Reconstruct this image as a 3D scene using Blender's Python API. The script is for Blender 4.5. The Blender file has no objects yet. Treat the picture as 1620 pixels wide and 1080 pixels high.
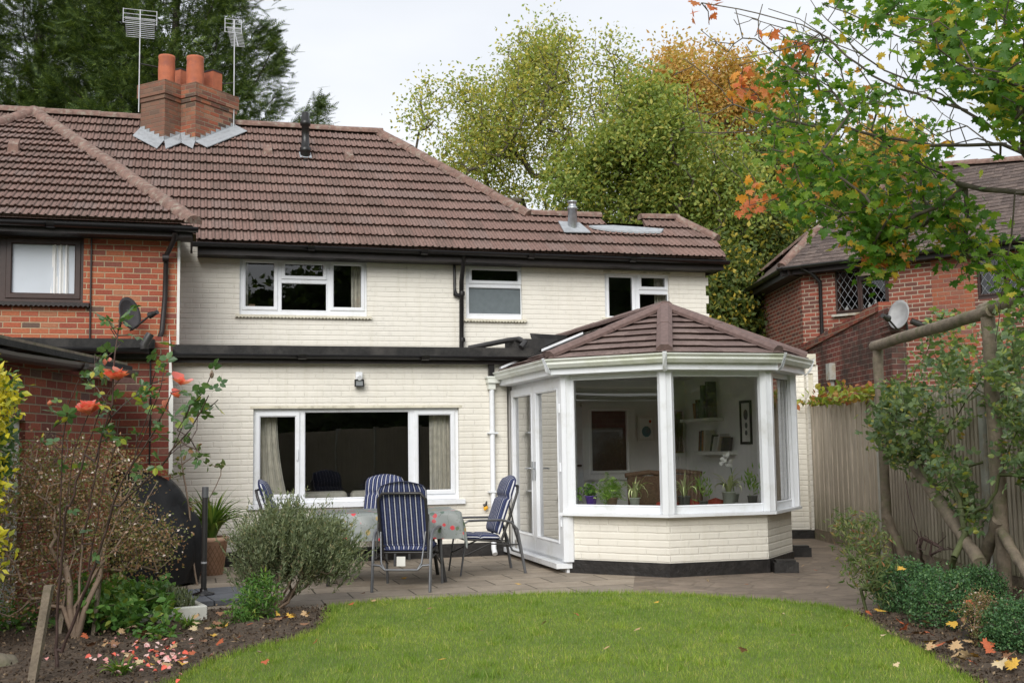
import bpy, bmesh, math, random
import numpy as np
from mathutils import Vector, noise
random.seed(7); rng = np.random.default_rng(7)
S = bpy.context.scene
COL = S.collection
R_ = math.radians
# ------------------------------------------------------------------ camera
FPX = 1800.0; PITCH, ROLL, AZ = R_(5.2), R_(.84), R_(74.1); H = 1.40
U = np.array([math.sin(AZ), math.cos(AZ), 0]); V = np.array([-U[1], U[0], 0])   # along / into the house
CAM = np.array([0, 0, H])
cp, sp_, cr, sr = math.cos(PITCH), math.sin(PITCH), math.cos(ROLL), math.sin(ROLL)
fw = Vector((0, cp, sp_)); up0 = Vector((0, -sp_, cp)); rt0 = Vector((1, 0, 0))
rt = rt0 * cr - up0 * sr; up = rt0 * sr + up0 * cr
cd = bpy.data.cameras.new('camera'); cam = bpy.data.objects.new('camera', cd); COL.objects.link(cam)
cd.sensor_width = 36; cd.lens = FPX / 1620 * 36; cd.clip_end = 600; cd.clip_start = .05
from mathutils import Matrix
M4 = Matrix.Identity(4)
for i, c in enumerate((rt, up, -fw)):
    for j in range(3): M4[j][i] = c[j]
M4.translation = (0, 0, H); cam.matrix_world = M4
S.camera = cam
# ------------------------------------------------------------------ sky, sun, exposure
SUN_EL, SUN_AZ = R_(33), R_(190)          # high and behind the camera, through thick cloud
w = bpy.data.worlds.new('World'); S.world = w; w.use_nodes = True
nt = w.node_tree; nt.nodes.clear(); N = nt.nodes.new; L = nt.links.new
sky = N('ShaderNodeTexSky'); sky.sky_type = 'NISHITA'; sky.sun_disc = False
sky.sun_elevation = SUN_EL; sky.sun_rotation = SUN_AZ
tc = N('ShaderNodeTexCoord'); mp = N('ShaderNodeMapping'); mp.inputs['Scale'].default_value = (1.2, 1.2, 3.2)
nz = N('ShaderNodeTexNoise'); nz.inputs['Scale'].default_value = 1.7; nz.inputs['Detail'].default_value = 5
rp = N('ShaderNodeValToRGB'); rp.color_ramp.elements[0].position = .3; rp.color_ramp.elements[1].position = .72
rp.color_ramp.elements[0].color = (4.1, 4.27, 4.55, 1); rp.color_ramp.elements[1].color = (5.35, 5.4, 5.5, 1)
mx = N('ShaderNodeMix'); mx.data_type = 'RGBA'; mx.inputs[0].default_value = .93
bg = N('ShaderNodeBackground'); bg.inputs[1].default_value = .1
wo = N('ShaderNodeOutputWorld')
L(tc.outputs['Generated'], mp.inputs[0]); L(mp.outputs[0], nz.inputs[0]); L(nz.outputs[0], rp.inputs[0])
L(sky.outputs[0], mx.inputs[6]); L(rp.outputs[0], mx.inputs[7]); L(mx.outputs[2], bg.inputs[0]); L(bg.outputs[0], wo.inputs[0])
sd = bpy.data.lights.new('sun', 'SUN'); sd.energy = 1.5; sd.angle = R_(40); sd.color = (1, .975, .935)
so = bpy.data.objects.new('sun', sd); COL.objects.link(so)
sdir = Vector((math.sin(SUN_AZ) * math.cos(SUN_EL), math.cos(SUN_AZ) * math.cos(SUN_EL), math.sin(SUN_EL)))
so.rotation_euler = sdir.to_track_quat('Z', 'Y').to_euler(); so.location = (0, -5, 20)
S.view_settings.view_transform = 'Standard'; S.view_settings.look = 'None'
S.view_settings.exposure = 1.02; S.view_settings.gamma = 1
S.cycles.max_bounces = 8; S.cycles.transparent_max_bounces = 12; S.cycles.use_denoising = True

# ------------------------------------------------------------------ measuring: a pixel of the photograph onto a known plane
def ray(x, y):
    xx = (x - 810) / FPX; uu = -(y - 540) / FPX
    X = xx * cr + uu * sr; q = -xx * sr + uu * cr
    return np.array([X, cp - q * sp_, sp_ + q * cp])
def gz(x, y, z=0): r = ray(x, y); return CAM + r * (z - H) / r[2]
def gv(x, y, v): r = ray(x, y); t = v / (r @ V); P = CAM + r * t; return P @ U, P[2]
def gy(x, y, Y): r = ray(x, y); return CAM + r * Y / r[1]
def F(u, v, z): return np.array([u * U[0] + v * V[0], u * U[1] + v * V[1], z])      # house frame -> world
TM = math.tan(R_(36.6)); RV0, RZ0 = 16.72, 4.38
def hroof(x, y):
    r = ray(x, y); t = (RZ0 - RV0 * TM - H) / (r[2] - (r @ V) * TM); P = CAM + r * t
    return P @ U, P @ V, P[2]
def rect(v, x0, y0, x1, y1):
    ym, xm = (y0 + y1) / 2, (x0 + x1) / 2
    return gv(x0, ym, v)[0], gv(x1, ym, v)[0], gv(xm, y1, v)[1], gv(xm, y0, v)[1]

# ------------------------------------------------------------------ mesh builder
class MB:
    def __init__(s): s.v = []; s.f = []; s.sm = []; s.mi = []
    def add(s, vs, fs, smooth=False, mi=0):
        b = len(s.v); s.v += [tuple(float(c) for c in p) for p in vs]
        for f in fs: s.f.append(tuple(b + i for i in f)); s.sm.append(smooth); s.mi.append(mi)
    def quad(s, a, b, c, d, mi=0): s.add([a, b, c, d], [(0, 1, 2, 3)], mi=mi)
    def poly(s, pts, mi=0): s.add(pts, [tuple(range(len(pts)))], mi=mi)
    def box(s, x0, x1, y0, y1, z0, z1, T=lambda a, b, c: (a, b, c), mi=0):
        P = [T(x, y, z) for z in (z0, z1) for y in (y0, y1) for x in (x0, x1)]
        s.add(P, [(0, 2, 3, 1), (4, 5, 7, 6), (0, 1, 5, 4), (2, 6, 7, 3), (0, 4, 6, 2), (1, 3, 7, 5)], mi=mi)
    def prism(s, pts, d, mi=0):          # pts: ring of 3-D points, d: extrusion vector
        n = len(pts); d = np.array(d); q = [np.array(p) + d for p in pts]
        s.add(list(pts) + q, [tuple(range(n))[::-1], tuple(range(n, 2 * n))] + [(i, (i + 1) % n, n + (i + 1) % n, n + i) for i in range(n)], mi=mi)
    def tube(s, pts, r, seg=8, cap=True, smooth=True, flat=1.0, mi=0):
        pts = [Vector(p) for p in pts]; n = len(pts)
        rr = list(r) if hasattr(r, '__len__') else [r] * n
        t0 = (pts[1] - pts[0]).normalized()
        a = t0.orthogonal().normalized() if abs(t0.z) > .9 else t0.cross(Vector((0, 0, 1))).normalized()
        vs = []
        for i, p in enumerate(pts):
            t = ((pts[min(i + 1, n - 1)] - p).normalized() + (p - pts[max(i - 1, 0)]).normalized())
            t = t.normalized() if t.length > 1e-6 else t0
            a = (a - t * a.dot(t)); a = a.normalized() if a.length > 1e-5 else t.orthogonal().normalized()
            b = t.cross(a)
            for k in range(seg):
                an = 2 * math.pi * k / seg
                vs.append(p + (a * math.cos(an) + b * math.sin(an) * flat) * rr[i])
        fs = [(i * seg + k, i * seg + (k + 1) % seg, (i + 1) * seg + (k + 1) % seg, (i + 1) * seg + k) for i in range(n - 1) for k in range(seg)]
        s.add(vs, fs, smooth, mi)
        if cap:
            s.add(vs[:seg][::-1], [tuple(range(seg))], mi=mi); s.add(vs[-seg:], [tuple(range(seg))], mi=mi)
    def lathe(s, c, prof, seg=20, smooth=True, mi=0, ax=None):
        vs = []
        for r, z in prof:
            for k in range(seg):
                an = 2 * math.pi * k / seg
                vs.append((c[0] + r * math.cos(an), c[1] + r * math.sin(an), c[2] + z))
        n = len(prof)
        s.add(vs, [(i * seg + k, i * seg + (k + 1) % seg, (i + 1) * seg + (k + 1) % seg, (i + 1) * seg + k) for i in range(n - 1) for k in range(seg)], smooth, mi)
    def grid(s, fn, nu, nv, smooth=True, mi=0):
        vs = [fn(i / nu, j / nv) for j in range(nv + 1) for i in range(nu + 1)]
        s.add(vs, [(j * (nu + 1) + i, j * (nu + 1) + i + 1, (j + 1) * (nu + 1) + i + 1, (j + 1) * (nu + 1) + i) for j in range(nv) for i in range(nu)], smooth, mi)
    def build(s, name, m, parent=None, base=None, uv=False, uvf=None):
        me = bpy.data.meshes.new(name)
        off = np.array(parent['_o'] if parent is not None else (base if base is not None else (0, 0, 0)), float)
        v = (np.array(s.v) - off) if s.v else np.zeros((0, 3))
        me.from_pydata(v.tolist(), [], s.f)
        for q in (m if isinstance(m, (list, tuple)) else [m]): me.materials.append(q)
        me.polygons.foreach_set('use_smooth', s.sm); me.polygons.foreach_set('material_index', s.mi)
        if uv:
            lay = me.uv_layers.new(name='UVMap'); A = np.array(s.v)
            for p in me.polygons:
                n = p.normal
                t = Vector((0, 0, 1)).cross(n)
                if t.length < .05: t = Vector((U[0], U[1], 0)); b = Vector((V[0], V[1], 0))
                else: t.normalize(); b = n.cross(t)
                if t.x < 0: t = -t
                if b.z < -.01: b = -b
                for li in p.loop_indices:
                    c = Vector(A[me.loops[li].vertex_index])
                    lay.data[li].uv = (c.dot(t), c.z if abs(n.z) < .05 else c.dot(b))
        me.update()
        o = bpy.data.objects.new(name, me); COL.objects.link(o)
        if parent is not None: o.parent = parent; o['_o'] = list(off)
        else: o.location = off; o['_o'] = list(off)
        return o
def thing(name, label, cat, base=(0, 0, 0), group=None):
    o = bpy.data.objects.new(name, None); COL.objects.link(o); o.location = [float(c) for c in base]
    o['_o'] = [float(c) for c in base]; o['label'] = label; o['category'] = cat
    if group: o['group'] = group
    return o
def tag(o, label, cat, group=None, kind=None):
    o['label'] = label; o['category'] = cat
    if group: o['group'] = group
    if kind: o['kind'] = kind
    return o
def structure(o, label, cat): o['kind'] = 'structure'; o['label'] = label; o['category'] = cat; return o
def copy_tree(o, label=None, loc=None, rz=None, scale=None, parent=None):
    c = o.copy(); COL.objects.link(c)
    if parent is not None: c.parent = parent
    for ch in list(o.children): copy_tree(ch, parent=c)
    if label: c['label'] = label
    if loc is not None: c.location = loc
    if rz is not None: c.rotation_euler = (0, 0, rz)
    if scale is not None: c.scale = (scale,) * 3
    return c

# ------------------------------------------------------------------ materials
def newmat(name):
    m = bpy.data.materials.new(name); m.use_nodes = True; t = m.node_tree
    return m, t, t.nodes['Principled BSDF'], t.nodes.new, t.links.new
def math_(t, op, a, b=None, c=None):
    n = t.nodes.new('ShaderNodeMath'); n.operation = op
    for i, x in enumerate((a, b, c)):
        if x is None: continue
        if isinstance(x, (int, float)): n.inputs[i].default_value = x
        else: t.links.new(x, n.inputs[i])
    return n.outputs[0]
def ramp(t, fac, stops, interp='LINEAR'):
    r = t.nodes.new('ShaderNodeValToRGB'); r.color_ramp.interpolation = interp; e = r.color_ramp.elements
    while len(e) > 1: e.remove(e[-1])
    e[0].position = stops[0][0]; e[0].color = (*stops[0][1], 1)
    for p, c in stops[1:]: q = e.new(p); q.color = (*c, 1)
    t.links.new(fac, r.inputs[0]); return r.outputs[0]
def mix(t, fac, a, b, mode='MIX'):
    n = t.nodes.new('ShaderNodeMix'); n.data_type = 'RGBA'; n.blend_type = mode
    for i, x in ((0, fac), (6, a), (7, b)):
        if isinstance(x, (int, float)): n.inputs[i].default_value = x
        elif isinstance(x, tuple): n.inputs[i].default_value = (*x, 1)
        else: t.links.new(x, n.inputs[i])
    return n.outputs[2]
def noise_(t, scale, detail=4, vec=None, rough=.5, dim='3D'):
    n = t.nodes.new('ShaderNodeTexNoise'); n.inputs['Scale'].default_value = scale; n.inputs['Detail'].default_value = detail
    n.inputs['Roughness'].default_value = rough
    if vec is not None: t.links.new(vec, n.inputs['Vector'])
    return n.outputs[0]
def coord(t, kind='Object'): return t.nodes.new('ShaderNodeTexCoord').outputs[kind]
def bump(t, p, h, strength=.5, dist=.01, prev=None):
    b = t.nodes.new('ShaderNodeBump'); b.inputs['Strength'].default_value = strength; b.inputs['Distance'].default_value = dist
    t.links.new(h, b.inputs['Height'])
    if prev is not None: t.links.new(prev, b.inputs['Normal'])
    if p is not None: t.links.new(b.outputs[0], p.inputs['Normal'])
    return b.outputs[0]
def simple(name, col, rough=.6, var=.18, scale=6, bmp=0, bscale=40, metal=0, spec=.5, dirt=None, dscale=2.5):
    m, t, p, _, l = newmat(name); oc = coord(t)
    n = noise_(t, scale, 5, oc)
    lo = tuple(c * (1 - var) for c in col); hi = tuple(min(1, c * (1 + var)) for c in col)
    c = ramp(t, n, [(.3, lo), (.7, hi)])
    if dirt:
        d = noise_(t, dscale, 6, oc, .65); k = ramp(t, d, [(.5, (0, 0, 0)), (.72, (1, 1, 1))]); c = mix(t, k, c, dirt)
    l(c, p.inputs['Base Color']); p.inputs['Roughness'].default_value = rough; p.inputs['Metallic'].default_value = metal
    p.inputs['Specular IOR Level'].default_value = spec
    if bmp: bump(t, p, noise_(t, bscale, 5, oc), bmp, .01)
    return m
def brick(name, stops, mortar, painted=False, bw=.225, rh=.075, mw=.011, distort=.004, strength=.6, grime=None, seed=0.0, mottle=.35):
    m, t, p, N_, l = newmat(name)
    uv = coord(t, 'UV'); oc = coord(t)
    nd = N_('ShaderNodeTexNoise'); nd.inputs['Scale'].default_value = 11; nd.inputs['Detail'].default_value = 3; l(uv, nd.inputs['Vector'])
    v1 = N_('ShaderNodeVectorMath'); v1.operation = 'SUBTRACT'; l(nd.outputs['Color'], v1.inputs[0]); v1.inputs[1].default_value = (.5, .5, .5)
    v2 = N_('ShaderNodeVectorMath'); v2.operation = 'MULTIPLY_ADD'; l(v1.outputs[0], v2.inputs[0]); v2.inputs[1].default_value = (distort * 2.4, distort * 2, 0); l(uv, v2.inputs[2])
    sx = N_('ShaderNodeSeparateXYZ'); l(v2.outputs[0], sx.inputs[0]); u, v = sx.outputs[0], sx.outputs[1]
    u = math_(t, 'ADD', u, 50 + seed); v = math_(t, 'ADD', v, 15.0)
    row = math_(t, 'DIVIDE', v, rh); ri = math_(t, 'FLOOR', row); fr = math_(t, 'SUBTRACT', row, ri)
    off = math_(t, 'MULTIPLY', math_(t, 'MODULO', ri, 2.0), .5)
    wn0 = N_('ShaderNodeTexWhiteNoise'); wn0.noise_dimensions = '1D'; l(ri, wn0.inputs['W'])
    col = math_(t, 'ADD', math_(t, 'DIVIDE', u, bw), math_(t, 'ADD', off, math_(t, 'MULTIPLY', wn0.outputs[0], .16)))
    ci = math_(t, 'FLOOR', col); fc = math_(t, 'SUBTRACT', col, ci)
    dv = math_(t, 'MULTIPLY', math_(t, 'MINIMUM', fr, math_(t, 'SUBTRACT', 1, fr)), rh)
    du = math_(t, 'MULTIPLY', math_(t, 'MINIMUM', fc, math_(t, 'SUBTRACT', 1, fc)), bw)
    cb = N_('ShaderNodeCombineXYZ'); l(ci, cb.inputs[0]); l(ri, cb.inputs[1])
    wn = N_('ShaderNodeTexWhiteNoise'); wn.noise_dimensions = '2D'; l(cb.outputs[0], wn.inputs['Vector'])
    if painted: du = math_(t, 'ADD', du, math_(t, 'MULTIPLY', wn.outputs[0], mw * .9))
    d = math_(t, 'MINIMUM', dv, du)
    n2 = noise_(t, 60, 4, uv); d2 = math_(t, 'ADD', d, math_(t, 'MULTIPLY', math_(t, 'SUBTRACT', n2, .5), .006))
    sm = N_('ShaderNodeMapRange'); sm.interpolation_type = 'SMOOTHSTEP'; l(d2, sm.inputs[0])
    sm.inputs[1].default_value = mw * .30; sm.inputs[2].default_value = mw * (.8 if not painted else 1.0); face = sm.outputs[0]
    big = noise_(t, 1.3, 5, oc, .6)
    if painted:
        base = stops[0][1]
        # painted face; the joints only hold a little grime, broken up
        c = ramp(t, noise_(t, 5, 5, oc), [(.3, tuple(x * .95 for x in base)), (.7, base)])
        c = mix(t, math_(t, 'MULTIPLY', math_(t, 'SUBTRACT', 1, wn.outputs[0]), .12), c, tuple(x * .86 for x in base))
        br = ramp(t, noise_(t, 3.1, 4, uv), [(.38, (.0,) * 3), (.62, (1,) * 3)])
        low = N_('ShaderNodeMapRange'); l(math_(t, 'MULTIPLY', fr, rh), low.inputs[0]); low.inputs[1].default_value = .0025; low.inputs[2].default_value = .0085; low.inputs[3].default_value = 1; low.inputs[4].default_value = 0
        c = mix(t, math_(t, 'MULTIPLY', math_(t, 'MULTIPLY', low.outputs[0], br), .48), c, mortar)
        gm = ramp(t, math_(t, 'MULTIPLY', big, noise_(t, 14, 5, oc, .7)), [(.27, (0,) * 3), (.44, (1,) * 3)])
        c = mix(t, math_(t, 'MULTIPLY', gm, .35), c, tuple(x * .72 for x in base))
        ms2 = N_('ShaderNodeMapping'); ms2.inputs['Scale'].default_value = (9, .55, 1); l(uv, ms2.inputs[0])
        stk = ramp(t, noise_(t, 1.0, 6, ms2.outputs[0], .65), [(.52, (0,) * 3), (.72, (1,) * 3)]); c = mix(t, math_(t, 'MULTIPLY', stk, .28), c, tuple(x * y for x, y in zip(base, (.72, .70, .60))))
        chip = ramp(t, noise_(t, 23, 5, oc, .8), [(.70, (0,) * 3), (.73, (1,) * 3)]); c = mix(t, math_(t, 'MULTIPLY', chip, .5), c, (.30, .24, .18))
    else:
        c = ramp(t, wn.outputs[0], stops, 'CONSTANT' if len(stops) > 5 else 'LINEAR')
        mo = ramp(t, noise_(t, 38, 5, uv, .65), [(.3, (.62,) * 3), (.7, (1.25,) * 3)])
        c = mix(t, mottle * 1.6, c, mix(t, 1.0, c, mo, 'MULTIPLY'))
        c = mix(t, face, mortar, c)
        if grime:
            gm = ramp(t, big, [(.40, (0,) * 3), (.60, (1,) * 3)]); c = mix(t, math_(t, 'MULTIPLY', gm, .8), c, grime)
    l(c, p.inputs['Base Color']); p.inputs['Roughness'].default_value = .85 if not painted else .6
    p.inputs['Specular IOR Level'].default_value = .25
    hh = math_(t, 'ADD', math_(t, 'MULTIPLY', face, 1.0), math_(t, 'MULTIPLY', wn.outputs[0], .25))
    b1 = bump(t, None, hh, strength, .012); bump(t, p, noise_(t, 90, 4, uv), .25, .004, b1)
    return m
def leafmat(name, stops, trans=.35, rough=.5, spec=.35, attr='Random Per Island'):
    m, t, p, N_, l = newmat(name)
    g = N_('ShaderNodeNewGeometry'); c = ramp(t, g.outputs[attr], stops)
    l(c, p.inputs['Base Color']); p.inputs['Roughness'].default_value = rough; p.inputs['Specular IOR Level'].default_value = spec
    tr = N_('ShaderNodeBsdfTranslucent'); l(mix(t, 1.0, c, (1.35, 1.3, .65), 'MULTIPLY'), tr.inputs[0])
    ms = N_('ShaderNodeMixShader'); ms.inputs[0].default_value = trans
    l(p.outputs[0], ms.inputs[1]); l(tr.outputs[0], ms.inputs[2]); l(ms.outputs[0], t.nodes['Material Output'].inputs[0])
    return m
def roof_tile_mat(name, stops, tw, gauge, lichen=(.32, .31, .27), lk=.55, moss_and_shade=(.05, .045, .035), rib=0):
    m, t, p, N_, l = newmat(name); uv = coord(t, 'UV'); oc = coord(t)
    sx = N_('ShaderNodeSeparateXYZ'); l(uv, sx.inputs[0])
    ri = math_(t, 'FLOOR', math_(t, 'ADD', math_(t, 'DIVIDE', sx.outputs[1], gauge), 20.001))
    ci = math_(t, 'FLOOR', math_(t, 'ADD', math_(t, 'DIVIDE', sx.outputs[0], tw), 80.001))
    cb = N_('ShaderNodeCombineXYZ'); l(ci, cb.inputs[0]); l(ri, cb.inputs[1])
    wn = N_('ShaderNodeTexWhiteNoise'); wn.noise_dimensions = '2D'; l(cb.outputs[0], wn.inputs['Vector'])
    c = ramp(t, wn.outputs[0], stops)
    c = mix(t, .7, c, mix(t, 1.0, c, ramp(t, noise_(t, 16, 6, oc, .7), [(.3, (.66,) * 3), (.7, (1.3,) * 3)]), 'MULTIPLY'))
    fl = ramp(t, noise_(t, 30, 5, oc, .75), [(.61, (0,) * 3), (.66, (1,) * 3)]); c = mix(t, math_(t, 'MULTIPLY', fl, lk), c, lichen)
    lg = ramp(t, noise_(t, .8, 5, oc, .6), [(.5, (0,) * 3), (.7, (1,) * 3)])
    ms_ = ramp(t, noise_(t, 9, 6, oc, .8), [(.53, (0,) * 3), (.61, (1,) * 3)]); c = mix(t, math_(t, 'MULTIPLY', math_(t, 'MULTIPLY', ms_, lg), .8), c, moss_and_shade)
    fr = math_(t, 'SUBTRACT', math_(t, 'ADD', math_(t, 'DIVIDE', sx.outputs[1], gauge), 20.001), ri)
    lip_shade = N_('ShaderNodeMapRange'); l(fr, lip_shade.inputs[0]); lip_shade.inputs[1].default_value = .82; lip_shade.inputs[2].default_value = 1.0; lip_shade.inputs[3].default_value = 0; lip_shade.inputs[4].default_value = .65
    c = mix(t, lip_shade.outputs[0], c, moss_and_shade)  # shadow line under the overlapping tile lip, put into the colour
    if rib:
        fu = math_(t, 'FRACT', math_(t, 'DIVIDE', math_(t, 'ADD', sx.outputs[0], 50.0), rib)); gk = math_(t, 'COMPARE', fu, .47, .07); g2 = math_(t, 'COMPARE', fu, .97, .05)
        c = mix(t, math_(t, 'MULTIPLY', math_(t, 'MAXIMUM', gk, g2), .55), c, moss_and_shade)  # groove shade painted into the colour so the ribs stand out
    l(c, p.inputs['Base Color']); p.inputs['Roughness'].default_value = .9; p.inputs['Specular IOR Level'].default_value = .2
    bump(t, p, noise_(t, 70, 5, oc), .5, .006)
    return m
def glass(name, tint=(.96, .98, .97), ior=1.52, gain=1.0, wob=.0):
    m, t, p, N_, l = newmat(name); t.nodes.remove(p)
    tr = N_('ShaderNodeBsdfTransparent'); tr.inputs[0].default_value = (*tint, 1)
    gl = N_('ShaderNodeBsdfGlossy'); gl.inputs['Roughness'].default_value = .004; gl.inputs[0].default_value = (1, 1, 1, 1)
    fr = N_('ShaderNodeFresnel'); fr.inputs[0].default_value = ior
    ms = N_('ShaderNodeMixShader'); l(math_(t, 'MINIMUM', math_(t, 'MULTIPLY', fr.outputs[0], gain), 1.0), ms.inputs[0]); l(tr.outputs[0], ms.inputs[1]); l(gl.outputs[0], ms.inputs[2])
    if wob:
        b = bump(t, None, noise_(t, 1.6, 1, coord(t)), wob, .02); l(b, gl.inputs['Normal'])
    l(ms.outputs[0], t.nodes['Material Output'].inputs[0]); return m

CREAM = (.81, .775, .69)
M = {}
M['cream'] = brick('cream_painted_brick', [(0, CREAM)], (.52, .47, .38), painted=True, mw=.013, distort=.0055, strength=.5)
M['red'] = brick('red_brick', [(0, (.39, .11, .058)), (.22, (.33, .088, .050)), (.42, (.42, .14, .070)), (.58, (.30, .080, .050)), (.72, (.39, .115, .065)), (.86, (.24, .085, .062)), (.93, (.14, .09, .07)), (.97, (.38, .16, .09))], (.44, .34, .22), distort=.003)
M['red2'] = brick('old_red_brick', [(0, (.26, .075, .045)), (.25, (.21, .055, .04)), (.5, (.30, .085, .05)), (.7, (.17, .055, .042)), (.85, (.24, .10, .075)), (.94, (.15, .08, .07))], (.28, .23, .16), distort=.003)
M['red3'] = brick('multi_red_brick', [(0, (.27, .082, .055)), (.25, (.18, .072, .055)), (.45, (.30, .09, .06)), (.6, (.15, .065, .052)), (.75, (.24, .075, .05)), (.88, (.20, .07, .05))], (.42, .35, .27), distort=.003, mw=.014)
M['redpatch'] = brick('patched_red_brick', [(0, (.30, .085, .05)), (.3, (.35, .11, .055)), (.6, (.26, .075, .05)), (.8, (.33, .12, .07)), (.92, (.22, .10, .08))], (.33, .24, .17), distort=.003, grime=(.22, .10, .07))
M['gwall'] = brick('weathered_wall_brick', [(0, (.20, .06, .045)), (.3, (.16, .05, .04)), (.6, (.24, .075, .055)), (.8, (.13, .05, .042)), (.9, (.20, .09, .07)), (.95, (.1, .05, .04))], (.34, .27, .22), distort=.003, grime=(.045, .038, .032))
M['chim'] = brick('chimney_brick', [(0, (.33, .105, .06)), (.25, (.38, .14, .075)), (.45, (.25, .085, .055)), (.62, (.34, .17, .11)), (.78, (.20, .085, .06)), (.9, (.10, .07, .058))], (.26, .22, .15), distort=.006, grime=(.15, .095, .07))
M['upvc'] = simple('white_upvc', (.80, .82, .85), .3, .03, 3, spec=.5, dirt=(.66, .67, .66), dscale=3)
M['upvc_old'] = simple('weathered_white_upvc', (.74, .76, .70), .4, .05, 3, dirt=(.50, .53, .38), dscale=1.8)
M['white'] = simple('white_paint', (.72, .71, .67), .5, .08, 5, bmp=.1)
M['lintel'] = simple('cream_paint_smooth', (.66, .62, .50), .6, .1, 7, bmp=.3, bscale=30, dirt=(.36, .33, .25), dscale=9)
M['blackp'] = simple('black_plastic_gutter', (.012, .011, .011), .35, .3, 9, spec=.5)
M['fascia'] = simple('dark_stained_fascia', (.016, .011, .010), .55, .3, 9, bmp=.2)
M['felt'] = simple('black_roofing_felt', (.022, .021, .02), .85, .35, 25, bmp=.6, bscale=120, dirt=(.06, .055, .05))
M['plinth'] = simple('black_bitumen_plinth', (.016, .014, .013), .55, .4, 14, bmp=.8, bscale=25, dirt=(.035, .032, .03), dscale=9)
M['brownframe'] = simple('brown_stained_timber', (.045, .024, .019), .4, .2, 8)
M['lead'] = simple('lead_flashing', (.34, .36, .38), .5, .25, 7, bmp=.5, bscale=12, dirt=(.18, .19, .2), dscale=7)
M['steel'] = simple('galvanised_steel', (.42, .44, .46), .35, .15, 8, metal=.7)
M['alu'] = simple('aerial_aluminium', (.48, .49, .51), .4, .15, 8, metal=.3)
M['pot_clay'] = simple('chimney_pot_clay', (.42, .125, .06), .75, .15, 8, bmp=.3, dirt=(.28, .09, .06), dscale=5)
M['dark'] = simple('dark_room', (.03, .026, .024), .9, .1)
M['dim'] = simple('dim_room', (.10, .075, .065), .9, .15)
M['roomwhite'] = simple('interior_white', (.84, .83, .81), .8, .03); M['floorpale'] = simple('pale_floor', (.5, .44, .36), .6, .1)
M['glass'] = glass('window_glass', gain=1.8, wob=.04)
M['glass2'] = glass('conservatory_glass', tint=(.965, .98, .97), gain=2.0, wob=.03)
M['frost'] = simple('frosted_glass', (.13, .155, .165), .35, .1, 12, spec=.6)
M['blind'] = simple('pale_blind_behind_glass', (.55, .59, .64), .25, .06, 2, spec=.6)
M['curtain'] = simple('cream_curtain', (.70, .66, .58), .9, .15, 12)
M['ridge'] = simple('ridge_tile_clay', (.19, .115, .092), .9, .3, 9, bmp=.7, bscale=45, dirt=(.30, .27, .22), dscale=11)
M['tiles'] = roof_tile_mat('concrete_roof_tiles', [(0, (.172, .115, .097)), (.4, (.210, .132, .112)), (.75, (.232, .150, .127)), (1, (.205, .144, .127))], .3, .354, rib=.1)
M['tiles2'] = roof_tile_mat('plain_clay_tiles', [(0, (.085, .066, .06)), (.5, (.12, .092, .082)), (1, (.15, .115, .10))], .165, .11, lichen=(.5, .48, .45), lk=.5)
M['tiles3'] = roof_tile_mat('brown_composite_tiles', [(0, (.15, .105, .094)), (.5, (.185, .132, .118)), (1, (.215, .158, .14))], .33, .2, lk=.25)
M['hipcap'] = simple('brown_hip_cap', (.15, .098, .086), .75, .2, 20, bmp=.3, bscale=60)
M['soil'] = simple('garden_soil', (.075, .053, .036), .95, .5, 20, bmp=1.0, bscale=60, dirt=(.15, .115, .08), dscale=45)
M['wood'] = simple('weathered_pole', (.21, .17, .125), .85, .3, 11, bmp=.8, bscale=50, dirt=(.13, .14, .06), dscale=5)
M['bark'] = simple('grey_bark', (.10, .085, .062), .9, .35, 14, bmp=.9, bscale=45)
M['barkd'] = simple('dark_bark', (.045, .036, .028), .9, .35, 14, bmp=.8, bscale=45)
M['twig'] = simple('dry_twig', (.22, .16, .115), .85, .3, 10)
M['rosestem'] = simple('rose_stem', (.075, .045, .038), .7, .35, 8)
M['greenstem'] = simple('green_stem', (.11, .13, .05), .7, .3, 8)
M['frame'] = simple('dark_grey_tube', (.045, .043, .042), .4, .1, 9, metal=.3)
M['frame2'] = simple('grey_tube', (.15, .155, .165), .35, .1, 9, metal=.4)
M['blackcover'] = simple('black_vinyl_cover', (.010, .010, .011), .55, .25, 7, bmp=.5, bscale=14, spec=.3)
M['slab'] = simple('dark_slate_slab', (.10, .108, .125), .6, .2, 7, bmp=.4)
M['ceramic'] = simple('white_glazed_ceramic', (.66, .66, .60), .3, .1, 5, dirt=(.36, .34, .27), dscale=4)
M['stone'] = simple('mossy_stone', (.19, .165, .12), .95, .3, 9, bmp=1.0, bscale=30, dirt=(.09, .10, .05), dscale=7)
M['dish'] = simple('dark_satellite_dish', (.045, .04, .042), .5, .2, 9)
M['dishg'] = simple('grey_satellite_dish', (.30, .30, .30), .5, .15, 9)
M['metalbox'] = simple('galvanised_box', (.42, .42, .38), .5, .25, 6, dirt=(.3, .22, .12), dscale=5)
M['redcush'] = simple('red_cushion', (.50, .065, .04), .9, .15)
M['wicker'] = simple('brown_wicker', (.13, .075, .045), .8, .4, 60, bmp=1.0, bscale=80)

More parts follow.
